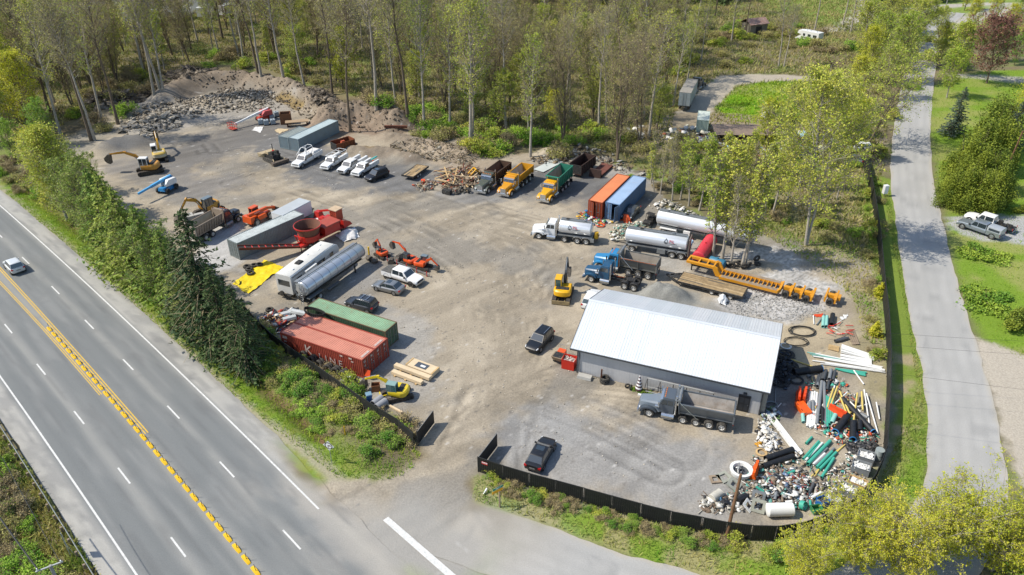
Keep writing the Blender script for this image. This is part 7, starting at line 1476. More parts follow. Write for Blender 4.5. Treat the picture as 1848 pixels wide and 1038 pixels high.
def make_yard_things():
 redm=mat('tank_red','#c2303c',.5,0,.08,1,dirt=.1);blm=mat('tank_blue','#2f6a84',.5,0,.1,1,dirt=.2)
 for px0,px1,r,m,lab in (((1258,477),(1282,443),.95,redm,'faded red cylindrical tank lying behind the lowboy gooseneck'),((1279,476),(1308,485),.62,blm,'blue cylindrical tank lying in front of the red one')):
  a=G(*px0);b=G(*px1);d=b -a;t=thing('storage_tank',lab,'tank',a,math.atan2(d.y,d.x),'lying storage tanks');MB().ell(0,d.length,r,r,r+.05,22,.14).build('shell',m,t);MB().cyl((d.length*.5,0,r*2),(d.length*.5,0,r*2+.2),.14,n=10).build('nozzle',m,t)
  for x in (.2,.8):MB().box(d.length*x -.1,d.length*x+.1,-r*.7,r*.7,0,.3).build('cradle',FRAME,t)
 for k,(x,y) in enumerate(((1252,480),(1262,482))):tyre('big tyre leaning on the end of the red tank',G(x,y)+Vector((0,0,.55)),.55,.34,(R_(20),0,R_(-20)),'tyres at the red tank')
 for k,(x,y,up) in enumerate(((1313,481,1),(1320,484,1),(1327,482,1),(1335,476,0),(1342,486,1),(1367,478,0),(1365,472,1),(1350,484,1))):tyre('old tyre under the young alders near the blue tank',G(x,y)+Vector((0,0,.52 if up else .2)),.5,.3,(R_(12),0,R_(-35+k*9)) if up else (R_(90),0,k),'tyres under the young alders')
 y=R_(-28.4)
 for k,(x,yy) in enumerate(((549,648),(563,658),(577,665),(592,673),(606,678),(620,684))):
  p=G(x,yy)
  for j in range(2 if k else 1):q=p+Vector((.5,.85,0))*(j*.42);tyre(('front','rear')[j]+' worn tyre of the '+nth(k+1)+' pair leaning against the lettered red container',q+Vector((0,0,.56)),.56+.02*(k % 2),.36,(R_(-14),0,y+R_(rnd(-14,14))),'tyres leaning on the red container')
 for k,(x,yy) in enumerate(((446,483),(450,488),(459,481),(453,495),(468,480))):tyre('tyre lying flat beside the yellow tarp',G(x,yy)+Vector((0,0,.2)),.52,.34,(R_(90),0,k),'tyres beside the yellow tarp')
 tyre('single tyre lying behind the green container',G(487,561)+Vector((0,0,.2)),.5,.34,(R_(90),0,0));
 for k,(x,yy,z) in enumerate(((1091,690,.25),(1091,690,.6))):tyre(('lower','upper')[k]+' of two tyres stacked at the workshop wall',G(x,yy)+Vector((0,0,z)),.55,.34,(R_(90),0,k),'tyres at the workshop wall')
 for k,(x,yy) in enumerate(((833,347),(845,348),(825,350))):tyre('old tyre in front of the lumber heap',G(x,yy)+Vector((0,0,.5 if k < 2 else .2)),.5,.32,(0 if k < 2 else R_(90),0,R_(60+40*k)),'tyres by the lumber heap')
 sheet('yellow_tarp','crumpled bright yellow tarp spread beside the camper trailer',[(420,513),(447,531),(512,482),(478,470)],mat('tarp_yellow','#d8bd0e',.6,0,.15,1.5),.22,'tarp',11,nx=44)
 sheet('white_tarp','white plastic sheeting heaped at the end of the grinder',[(606,425),(622,438),(650,428),(640,410)],mat('tarp_white','#cfcdc8',.6),.3,'tarp',12,peak=.7);sheet('white_tarp','white plastic sheeting under the knuckle loader boom',[(560,402),(575,412),(592,398),(578,388)],mat('tarp_white','#cfcdc8',.6),.25,'tarp',13,peak=.3)
 sheet('white_tarp','white sheet on the dark ground in front of the red boom lift',[(455,236),(470,240),(474,230),(460,229)],mat('tarp_white','#cfcdc8',.6),.15,'tarp',14);sheet('beige_tarp','beige sheet lying in front of the flat deck',[(495,236),(505,241),(520,234),(502,232)],mat('tarp_beige','#b9a683',.8),.12,'tarp',15);sheet('white_bag','white bag beside the gravel pile behind the workshop',[(1295,545),(1305,552),(1315,545),(1300,532)],WHITE,.3,'bag',16,peak=.9)
 # concrete blocks
 p=G(352,413);yb=toward((340,405),(368,398))
 blk=MB().box(-.75,.75,-.38,.38,0,.74,tx=.02,ty=.02).mesh('concrete_block',CONC);u=Vector((math.cos(yb),math.sin(yb),0));v=Vector((-u.y,u.x,0))
 for k,(i,j,l) in enumerate(((0,0,0),(1,0,0),(0,0,1),(1,0,1),(0,0,2),(0,1,0),(1,1,0),(0,1,1),(1,1,1),(0,1,2),(1,0,2))):tag(link_mesh('concrete_block',blk,None,p+u*(i*1.53 -.4)+v*(j*.8+.3)+Vector((0,0,l*.75)),(0,0,yb+R_(rnd(-1,1)))),'grey concrete block in the stack behind the tan dump truck','block','stacked concrete blocks')
 # lumber by the gate
 pale=mat('lumber_pale','#c9b594',.8,0,.1,1.5);yl=toward((712,668),(770,690))
 p=G(745,676);u=Vector((math.cos(yl),math.sin(yl),0));v=Vector((-u.y,u.x,0))
 for k,(o,z,L,lab) in enumerate(((0,.42,5.0,'long pale timber beam resting on blocks beside the crate'),(-1.0,.0,4.2,'shorter pale timber beam nearest the small yellow excavator'))):t=MB().box(-L/2,L/2,-.28,.28,.12,.5).build('timber_beam',pale,None,p+v*o+Vector((0,0,z*.3)));t.rotation_euler.z=yl;tag(t,lab,'timber','pale timber by the gate')
 for k in range(3):t=MB().box(-.12,.12,-1.4,.4,0,.12).build('timber_block',WOOD,None,p+u*(-1.6+1.5*k),(0,0,yl));tag(t,'short wooden bearer under the pale beams','timber','wooden bearers')
 t=thing('wooden_crate','flat pale wooden crate with a framed dark top panel','crate',p+v*1.25+u*.5,yl);MB().box(-1.9,1.9,-.75,.75,.1,.6).build('box',pale,t);MB().box(-.85,.75,-.45,.45,.6,.625).build('top_panel',mat('panel_dark','#4a4f54',.4),t);MB().box(-.2,.45,-.2,.12,.626,.64).build('paper',WHITE,t);MB().box(-1.9,-1.7,-.75,.75,.6,.64).box(1.7,1.9,-.75,.75,.6,.64).build('batten',WOOD,t)
 for x in (-1.4,1.4):MB().box(x -.1,x+.1,-.75,.75,0,.1).build('skid',WOOD,t)
 t=thing('recycling_bin','small blue lidded bin beside the bramble fence','bin',G(667,724),.4);MB().hexa([(-.22,-.25,.06),(.22,-.25,.06),(.22,.25,.06),(-.22,.25,.06),(-.3,-.32,1.0),(.3,-.32,1.0),(.3,.32,1.0),(-.3,.32,1.0)]).build('body',mat('bin_blue','#1f5f9e',.45),t);MB().box(-.34,.34,-.36,.36,1.0,1.08,tx=.04,ty=.04).build('lid',mat('lid_grey','#6f8ea0',.5),t)
 for s in (-1,1):MB().cyl((-.28,s*.3,.1),(-.28,s*.22,.1),.1,n=10).build('wheel',BLACK,t)
 for k,(a,b) in enumerate((((674,735),(690,723)),((680,741),(697,729)))):lay_pipe(('grey concrete pipe nearest the blue bin','grey concrete pipe next to the timber plank by the digger')[k],a,b,.42,mat('pipe_concrete','#8a8c90',.8,0,.1,2),'concrete pipes',name='concrete_pipe')
 t=MB().box(-2.0,2.0,-.12,.12,0.02,.2).build('plank',pale,None,G(702,733),(0,0,toward((688,722),(716,737))));tag(t,'pale plank lying in front of the small yellow excavator','plank')
 open_bin('wooden_box','small open brown wooden box under the yellow boom',(679,704),.1,.9,.7,.8,mat('box_brown','#8a5a38',.8),'box')
 t=thing('orange_board','orange warning board leaning at the corner of the lettered red container','board',G(663,684),R_(-28));MB().plate([(-.45,-.05,.4),(.45,-.05,.4),(.45,.2,1.2),(-.45,.2,1.2)],.03).build('board',mat('board_orange','#cf4a1c',.6),t);MB().bar((-.3,.1,0),(-.3,.2,1.0),.05,.05).bar((.3,.1,0),(.3,.2,1.0),.05,.05).build('leg',FRAME,t)
 # motorcycle among the litter
 t=thing('motorcycle','dirt bike parked in the litter beside the lettered red container','motorcycle',G(634,692),R_(150))
 for x in (-.65,.65):m=MB();m.lathe_y([(.24,-.05),(.31,-.06),(.33,0),(.31,.06),(.24,.05)],18,c=(x,0,.33),closed=True);w_=m.build('wheel',TYRE,t);MB().lathe_y([(.24,-.02),(.24,.02),(.06,.03),(.06,-.03)],14,c=(x,0,.33),closed=True).build('rim',CHROME,w_)
 MB().bar((.65,0,.33),(.35,0,1.0),.07,.07).bar((-.65,0,.33),(0,0,.5),.08,.08).bar((0,0,.4),(.35,0,.9),.1,.1).build('frame',FRAME,t);MB().loft([[(x,-w_,z -.1),(x,w_,z -.1),(x,w_*.6,z+.1),(x,-w_*.6,z+.1)] for x,w_,z in ((-.05,.1,.85),(.15,.16,.88),(.38,.1,.9))]).build('fuel_tank',WHITE,t);MB().box(-.75,0,-.11,.11,.78,.88,tx=.08).build('seat',BLACK,t);MB().cyl((.33,-.38,1.08),(.33,.38,1.08),.025,n=6).build('handlebar',STEEL,t);MB().box(-.1,.25,-.13,.13,.35,.7).build('engine',STEEL,t)
 scrap('fence_litter','litter of metal and plastic at the foot of the lettered red container',[(605,690),(640,680),(655,690),(650,702),(625,703)],150,['#c9c9c4','#8a8a88','#3a3a3c','#6a5a4a','#a8a49c'],.08,.35,.35,21,.3)
 scrap('fence_litter','litter of sheets and timber behind the end of the red containers',[(462,575),(505,560),(540,560),(545,575),(505,600),(480,590)],190,['#c9c9c4','#5a6a80','#3a3a3c','#b0906a','#8a6a4c','#a03a2a'],.12,.5,.5,22,.4)
 for k,(a,b) in enumerate((((508,574),(530,568)),((512,583),(535,577)),((528,570),(552,572)))):lay_pipe('white drum lying behind the green container',a,b,.4,mat('drum_white2','#bfc3c2',.5,.1),'white drums behind the containers',False,name='white_drum',cat='drum',za=.3*(k == 2))
 # rubber track on the roof of the red containers
 p=G(567,566,2.65);m=MB()
 P=[(math.cos(a)*1.5+.2*math.sin(2*a),math.sin(a)*.62,0) for a in np.linspace(0,2*PI,28,endpoint=False)]
 for k in range(28):a,b=Vector(P[k]),Vector(P[(k+1) % 28]);m.bar(a+Vector((0,0,.22)),b+Vector((0,0,.22)),.06,.4)
 for k in range(28):a,b=Vector(P[k]),Vector(P[(k+1) % 28]);c=(a+b)/2;n_=Vector((c.x,c.y,0)).normalized();m.bar(c+n_*.03+Vector((0,0,.03)),c+n_*.03+Vector((0,0,.41)),.09,.09)
 o=m.build('rubber_track',BLACK,None,p);o.rotation_euler.z=R_(-28);tag(o,'looped rubber digger track lying on the red container roof','track')
 # rail with red posts before the orange diggers
 A,B=G(697,470),G(775,501);d=B -A;L=d.length;t=thing('parking_rail','low steel rail on short red posts before the orange diggers','rail',A,math.atan2(d.y,d.x));MB().box(0,L,-.05,.05,.35,.5).build('beam',STEEL,t)
 for k in range(5):MB().cyl((L*(k+.15)/4.4,0,0),(L*(k+.15)/4.4,0,.8),.07,n=8).build('post',mat('post_redp','#b5302c',.6),t)
 lay_pipe('upright yellow pillar beside the farthest orange digger',(667,468),(667.2,467.8),.12,mat('separator_yellow','#d8ad0c'),None,False,zb=1.9,name='yellow_pillar',cat='post')
 for k,(x,yy) in enumerate(((706,475),(716,473),(722,468),(668,470),(676,474))):p=G(x,yy);o=MB().prism([(-.4,0),(.35,.05),(.5,.45),(.3,.75),(-.1,.8),(-.45,.4)],-.4,.4).build('digger_bucket',mat('bucket_steel','#57514a'),None,p,(0,0,k*1.3));tag(o,'spare digger bucket lying between the orange diggers','bucket','spare digger buckets')
 # by the workshop
 ore=paint('plant_orange','#cf4f17');t=thing('mini_dumper','small orange tracked dumper with its skip facing out at the workshop corner','dumper',G(1011,649),toward((1016,640),(1005,655)))
 for s in (-1,1):MB().prism([(-.8,.2),(-.65,.42),(.65,.42),(.8,.2),(.65,0),(-.65,0)],*sorted((s*.35,s*.6))).build('track',BLACK,t)
 MB().box(-.9,0,-.45,.45,.4,1.05,tx=.08).build('engine_cover',ore,t);q=MB().hexa([(.05,-.5,.42),(.95,-.5,.45),(.95,.5,.45),(.05,.5,.42),(.0,-.65,1.05),(1.3,-.65,1.1),(1.3,.65,1.1),(.0,.65,1.05)]);q.build('skip',mat('skip_tan','#8a7860',.7,.1,.3,2),t);MB().box(.1,1.15,-.52,.52,1.06,1.11).build('load',FRAME,t);MB().tube([(-.85,-.4,1.05),(-1.0,-.4,1.5),(-1.0,.4,1.5),(-.85,.4,1.05)],.03).build('handle',STEEL,t)
 open_bin('tipping_hopper','bright red tipping hopper full of litter at the workshop corner',(1027,662),R_(-22),1.5,1.25,1.25,mat('hopper_red','#b52614',.5,0,.1,1),'hopper',fill=mat('load_pale','#b9b0a8',.8))
 def wl(x,off=.0):return BO+BU*x+Vector((BU.y,-BU.x,0))*(-.55+off)     # a spot along the front wall
 t=MB().box(-.85,.85,-.4,.4,0,.35,tx=.05,ty=.05).build('concrete_slab',CONC,None,wl(1.9,.7),(0,0,BYAW));tag(t,'pale concrete slab at the left end of the workshop wall','slab')
 t=MB().box(-.08,.08,-.08,.08,0,1.9).build('wooden_post',RUST,None,wl(3.9,.9),(0,0,0));tag(t,'rusty upright post before the workshop wall','post')
 t=thing('striped_umbrella','folded black and white striped parasol at the workshop wall','umbrella',wl(8.2,.75));n=10
 for k in range(n):z0,z1=.3+k*.19,.3+(k+1)*.19;MB().cyl((0,0,z0),(0,0,z1),.42*(1 -k/n)+.03,.42*(1 -(k+1)/n)+.03,n=10).build('band',WHITE if k % 2 else mat('band_maroon','#4a2a30',.7),t)
 MB().cyl((0,0,0),(0,0,2.35),.03,n=6).build('pole',STEEL,t)
 t=thing('trailer_rack','steel rack frame leaning along the workshop wall','rack',wl(9.0,.55),BYAW);m=MB();L=7.2;m.bar((0,0,1.9),(L,0,1.9),.1,.1).bar((0,-.35,.35),(L,-.35,.35),.06,.06).bar((0,-.2,.9),(L,-.2,.9),.05,.05);m.build('rail',mat('rack_white','#b9bab8',.5,.3),t)
 for k in range(6):MB().bar((L*k/5,0,1.9),(L*k/5 -.2,-.4,0),.05,.05).bar((L*k/5,0,1.9),(L*k/5+.25,-.4,0),.05,.05).build('stay',FRAME,t)
 t=MB().box(0,5.4,-.12,.12,0,.18).build('garden_kerb',WHITE,None,wl(8.3,1.45),(0,0,BYAW));tag(t,'white kerb plank edging the plants at the workshop wall','kerb')
 for k,(x,o) in enumerate(((6.9,.7),(7.3,.8))):tyre('small dark tyre between the stacked tyres and the parasol',wl(x,o)+Vector((0,0,.3)),.3,.2,(0,0,k),'small tyres at the workshop wall')
 scrap('wall_litter','bits of pipe and rubbish at the right corner of the workshop',[(1372,752),(1392,735),(1408,750),(1398,772),(1380,770)],60,['#c9c9c4','#8a9aa8','#3a3a3c','#6a8a4a'],.08,.34,.3,25,.4)
 # wrecked car, black utility buggy and folded orange sheets near the blue container
 p,y_,_=place((1141,397),(1161,375),'L',.8);car('dark grey sedan without plates beside the blue container',paint('darkgrey','#3f4447',.1),p,y_,'sedan',2.8,name='parked_car')
 t=thing('utility_buggy','small black utility buggy between the dark sedan and the white tank trailer','buggy',G(1173,405),toward((1173,408),(1168,412)))
 for x in (-.9,.9):
  for s in (-1,1):wheel(t,x,s*.62,.32,.26,RIM_D)
 MB().box(-1.3,1.3,-.55,.55,.35,.75).box(.5,1.35,-.6,.6,.75,1.0,tx=.1).build('body',FRAME,t);MB().box(-1.35,-.4,-.65,.65,.76,1.1).build('cargo_box',BLACK,t);m=MB()
 for x in (-.35,.55):
  for s in (-1,1):m.cyl((x,s*.6,.75),(x*.8,s*.52,1.85),.035,n=6)
 m.build('roll_cage',FRAME,t);MB().box(-.4,.5,-.6,.6,1.85,1.92).build('roof',BLACK,t);MB().box(-.3,.15,-.5,.5,.76,1.3).build('seat',BLACK,t)
 sheet('orange_tarp','orange and grey folded tarp standing before the dark sedan',[(1120,397),(1128,404),(1140,402),(1131,392)],mat('tarp_orange','#cf5526',.7),.3,'tarp',31,peak=1.1);coil('orange hose reel behind the tanker truck',(1083,408),.6,3,.06,mat('hose_or','#cf5526',.6),3)
 # lumber heap by the grey-green truck
 rg=random.Random(5)
 for k in range(46):c=G(rg.uniform(800,862),rg.uniform(310,342));a=rg.uniform(0,6.28);L=rg.uniform(.8,2.6);o=MB().bar((-L,0,0),(L,0,rg.uniform(-.5,.5)),rg.uniform(.1,.25),.06).build('broken_board',[WOOD,WOODG,mat('lumber_pale','#c9b594'),RUST][k % 4],None,c+Vector((0,0,rg.uniform(.3,1.1))),(0,0,a));tag(o,'broken board in the lumber heap beside the grey-green dump truck','board','boards of the lumber heap')
 scrap('heap_scrap','rubble and splinters of the lumber heap',[(790,318),(825,300),(868,306),(872,330),(840,350),(800,345)],420,['#8a7a62','#b09a74','#5a4a3a','#9a9a94','#6a5a4a','#7d6a50','#6f6a60','#b0502e'],.12,.5,1.0,26,.5)
 scrap('heap_scrap','splintered wood and litter at the end of the plank trailer',[(745,335),(770,325),(790,330),(780,345),(755,345)],120,['#8a7a62','#b09a74','#9a9a94','#6a5a4a','#7a7468','#b0502e'],.1,.4,.5,27,.4)
 scrap('bank_litter','twigs and litter strewn along the bank behind the trucks',[(700,262),(780,262),(860,285),(850,300),(780,290),(720,285)],420,['#6a5c46','#857759','#4f4233','#8f8a7c'],.1,.4,.25,28,.8)
 scrap('bank_litter','rubble along the bank behind the brown roll-off bin',[(950,290),(1040,268),(1110,285),(1180,320),(1130,318),(1060,292),(985,300)],320,['#8a8a84','#a8a498','#5a5248','#7a6a50'],.12,.5,.4,29,.3)
 t=MB().box(-1.3,1.3,-.6,.6,.0,.06).build('sheet_panel',mat('panel_pale','#b5bbb6',.6,0,.1,1),None,G(990,300)+Vector((0,0,.1)),(0,0,toward((975,310),(1010,292))));t.scale=(2.4,1.9,1);tag(t,'pale flat sheet panel lying behind the green dump bed','panel')
 t=thing('yellow_attachment','yellow steel attachment frame sticking out of the lumber heap','attachment',G(855,322),.6);MB().bar((-1.2,0,.3),(.6,0,1.6),.2,.2).bar((-1.2,.9,.3),(.6,.9,1.6),.2,.2).bar((.6,0,1.6),(1.5,0,.4),.2,.2).bar((.6,.9,1.6),(1.5,.9,.4),.2,.2).bar((.6,0,1.6),(.6,.9,1.6),.2,.2).bar((-1.2,0,.3),(-1.2,.9,.3),.2,.2).build('frame',paint('plant_yellow','#cf9a14'),t);MB().box(1.3,1.6,-.4,1.3,0,.7).build('blade',FRAME,t)
 t=thing('tool_chest','black tool chest alone in front of the lumber heap','chest',G(807,350),R_(-30));MB().box(-.8,.8,-.4,.4,.05,.7).build('box',FRAME,t);MB().box(-.83,.83,-.43,.43,.7,.8,tx=.04,ty=.04).build('lid',FRAME,t);MB().box(-.15,.15,-.45,-.42,.5,.58).build('latch',STEEL,t)
 t=MB().cyl((-.35,0,.35),(.35,0,.35),.35,n=14).build('orange_drum',mat('drum_orange','#cf4a1c',.6),None,G(764,330));tag(t,'bright orange drum beside the plank trailer','drum')
 # back of the yard
 tote=mat('tote_grey','#8f9aa0',.5,0,.1,2);names=['leftmost','second','third','fourth','last']
 for k,(x,yy) in enumerate(((471,224),(481,225),(493,224),(491,216),(499,210))):
  t=thing('tote_tank',names[k]+' grey liquid tote in the cluster before the brown crate','tote',G(x,yy),R_(20+3*k),'grey liquid totes');MB().box(-.5,.5,-.55,.55,.15,1.05,tx=.03,ty=.03).build('tank',tote,t);MB().box(-.55,.55,-.6,.6,0,.14).build('pallet',FRAME,t);MB().cyl((0,0,1.05),(0,0,1.12),.12,n=10).build('cap',FRAME,t)
  m=MB()
  for z in (.4,.7,1.0):m.box(-.53,.53,-.575,-.56,z,z+.03).box(-.53,.53,.56,.575,z,z+.03).box(-.545,-.53,-.56,.56,z,z+.03).box(.53,.545,-.56,.56,z,z+.03)
  m.build('cage',STEEL,t)
 open_bin('plank_bin','tall open brown wooden bin behind the totes',(517,222),R_(10),2.2,2.0,2.2,mat('bin_wood','#6f4a30',.85,0,.2,2),'crate',wall=.12)
 t=thing('deck_frame','tan flat steel deck on trestles beside the brown bin','deck',G(537,227),R_(12));MB().box(-2.4,2.4,-.8,.8,.9,1.05).build('deck',mat('deck_tan','#9a8468',.8),t)
 for x in (-2,2):MB().box(x -.1,x+.1,-.7,.7,0,.9).build('trestle',RUST,t)
 a=G(560,222);b=G(612,205);d=b -a;t=thing('trailer_chassis','bare dark trailer chassis on its own wheels at the earth bank','trailer',a,math.atan2(d.y,d.x));L=d.length;MB().box(0,L,-.55,-.4,.75,1.0).box(0,L,.4,.55,.75,1.0).build('rail',mat('chassis_olive','#5c5640',.8),t)
 for k in range(6):MB().box(L*k/5 -.06,L*k/5+.06,-.4,.4,.8,.95).build('cross_member',mat('chassis_olive','#5c5640',.8),t)
 for x in (L -.8,L -2.0):
  for s in (-1,1):wheel(t,x,s*.7,.45,.3,RIM_D,'truck')
 MB().box(.1,.25,-.1,.1,0,.75).build('stand',FRAME,t)
 t=MB().box(-2.4,2.4,-.3,.3,.0,.06).box(-2.4,2.4,-.05,.05,.06,.34).box(-2.4,2.4,-.3,.3,.34,.4).build('steel_beam',mat('beam_rust','#7a4a34',.8),None,G(715,237)+Vector((0,0,zt(G(715,237))+.05)),(0,0,R_(-4)));tag(t,'rusty I-beam lying on the bank above the work trucks','beam')
 RUB=mat('rubble_concrete','#a39b8c',.9,0,.2,1.5,dirt=.4,dirtcol='#857a68')
 slab=[MB().slab([(-.9,-.5),(.6,-.7),(1.0,.3),(-.2,.75)],0,.18).mesh('concrete_rubble',RUB),MB().slab([(-.5,-.4),(.5,-.5),(.7,.2),(.1,.6),(-.6,.3)],0,.22).mesh('concrete_rubble',RUB),MB().slab([(-1.2,-.35),(1.1,-.45),(1.2,.4),(-1.0,.5)],0,.15).mesh('concrete_rubble',RUB)]
 for k in range(110):
  q=random.choice([(232,236),(250,232),(270,226),(300,224),(315,222),(255,245),(240,250),(285,215),(340,208),(320,200)]);p=G(q[0]+rnd(-16,16),q[1]+rnd(-7,7));p.z=zt(p)+rnd(.05,.5);o=link_mesh('concrete_rubble',slab[k % 3],None,p,(R_(rnd(-25,25)),R_(rnd(-25,25)),rnd(0,6.28)));s=rnd(.5,1.15);o.scale=(s,s,s);tag(o,'broken concrete slab in the rubble heap behind the excavators','slab','broken concrete slabs')
 scrap('concrete_bits','smaller concrete rubble behind the excavators',[(215,225),(260,218),(325,215),(330,228),(275,245),(250,258),(225,245)],420,['#9c9486','#a89f90','#857d6e','#6f6758'],.12,.45,.4,30,.1)
 scrap('concrete_bits','pale broken concrete strewn over the levelled ground before the earth bank',[(210,222),(300,188),(420,160),(500,172),(470,196),(380,206),(320,216)],900,['#9c9384','#aba292','#8d8474','#6f6656','#7d7261'],.08,.5,.25,44,.15)
 BR=['#4a4238','#5c5244','#3a332b','#6f6453','#7d7262']
 scrap('brush_pile','heap of grey roots and branches at the left of the earth bank',[(140,200),(180,178),(235,172),(262,182),(240,200),(180,212)],900,BR,.3,1.1,2.4,31,.85);scrap('brush_pile','big heap of grey roots and branches on the middle of the earth bank',[(255,172),(290,140),(350,120),(390,128),(385,150),(320,165),(275,178)],1300,BR,.3,1.2,3.6,32,.85);scrap('brush_pile','roots and sticks heaped at the right end of the earth bank',[(560,180),(590,165),(610,185),(590,205),(570,200)],350,BR,.25,.9,1.5,33,.8)
 scrap('clods','clods and stones on the earth banks',[(300,160),(400,130),(520,150),(600,175),(720,205),(730,240),(600,240),(480,175),(380,165)],1400,['#5f5140','#6f614e','#776c5c','#43382c'],.06,.3,.15,34,.1)
 scrap('clods','pale clods on the levelled ground in front of the earth bank',[(220,215),(300,185),(420,165),(520,178),(500,200),(400,205),(300,212)],700,['#857c6c','#786f60','#968d7d','#4f483c'],.08,.3,.1,35,.05)
 scrap('yard_stones','loose stones kicked to the sides of the yard',[(560,560),(760,700),(900,800),(1280,900),(1180,800),(1000,560),(1050,460),(900,400),(700,340),(420,260),(330,300),(640,420)],1500,['#a0988a','#b0a898','#8d8474','#bdb4a4'],.03,.09,.01,46,.0)
 scrap('gravel_stones','loose pale stones of the gravel strip behind the workshop',[(1290,545),(1350,520),(1420,535),(1500,555),(1450,580),(1340,575)],900,['#a8a59e','#98958e','#b3b0a8','#7d7a74'],.04,.11,.04,36,.0)
def person():
 """man in a pale blue shirt and jeans standing beside the tank trailers, bending a little forward"""
 p=G(1247,449);t=thing('person','person in light blue shirt and blue jeans standing between the tank trailers','person',p,toward((1247,449),(1270,446)))
 skin=mat('skin','#a8745a',.6);shirt=mat('shirt_blue','#7fa0bd',.85);jean=mat('jeans','#33517d',.85);shoe=mat('shoes','#2c2622',.8)
 b=MB();S=lambda pts,rs,n=10:b.tube(pts,rs,n)
 # one continuous skinned body
 me=bpy.data.meshes.new('body');V=[(0,0,.95),(.02,0,1.15),(.08,0,1.38),(.1,0,1.5),(.13,0,1.58),(.16,0,1.70),(0,.1,.90),(.05,.12,.5),(-.02,.13,.09),(.14,.14,.04),(0,-.1,.90),(-.1,-.12,.5),(-.16,-.13,.09),(-.02,-.14,.04),(.08,.2,1.42),(.14,.27,1.15),(.34,.24,1.02),(.43,.22,1.0),(.08,-.2,1.42),(.12,-.27,1.15),(.3,-.24,1.0),(.39,-.22,.97)]
 E=[(0,1),(1,2),(2,3),(3,4),(4,5),(0,6),(6,7),(7,8),(8,9),(0,10),(10,11),(11,12),(12,13),(2,14),(14,15),(15,16),(16,17),(2,18),(18,19),(19,20),(20,21)]
 Rr={0:(.16,.13),1:(.16,.12),2:(.19,.13),3:(.07,.07),4:(.08,.085),5:(.085,.1),6:(.1,.1),7:(.065,.065),8:(.05,.05),9:(.045,.04),10:(.1,.1),11:(.065,.065),12:(.05,.05),13:(.045,.04),14:(.065,.065),15:(.048,.048),16:(.038,.038),17:(.042,.03),18:(.065,.065),19:(.048,.048),20:(.038,.038),21:(.042,.03)}
 me.from_pydata(V,E,[]);o=link_mesh('body',me,t);sk=o.modifiers.new('skin','SKIN');sk.use_smooth_shade=True
 for i,v in enumerate(me.skin_vertices[0].data if me.skin_vertices else []):v.radius=Rr[i]
 if not me.skin_vertices:
  pass
 ss=o.modifiers.new('sub','SUBSURF');ss.levels=2;ss.render_levels=2
 dg=bpy.context.evaluated_depsgraph_get();m2=bpy.data.meshes.new_from_object(o.evaluated_get(dg));o.modifiers.clear();o.data=m2
 for x in (skin,shirt,jean,shoe):m2.materials.append(x)
 for f in m2.polygons:
  c=f.center;f.material_index=3 if c.z < .09 else 2 if c.z < .93 else 0 if (c.z > 1.5 or c.x > .30) else 1;f.use_smooth=True
 MB().lathe_z([(.001,.12),(.07,.1),(.105,.02),(.1,-.06),(.07,-.09)],12,c=(.15,0,1.70)).build('hair',mat('hair_dark','#2c2218',.8),t)
make_street();make_stock();make_yard_things();person()
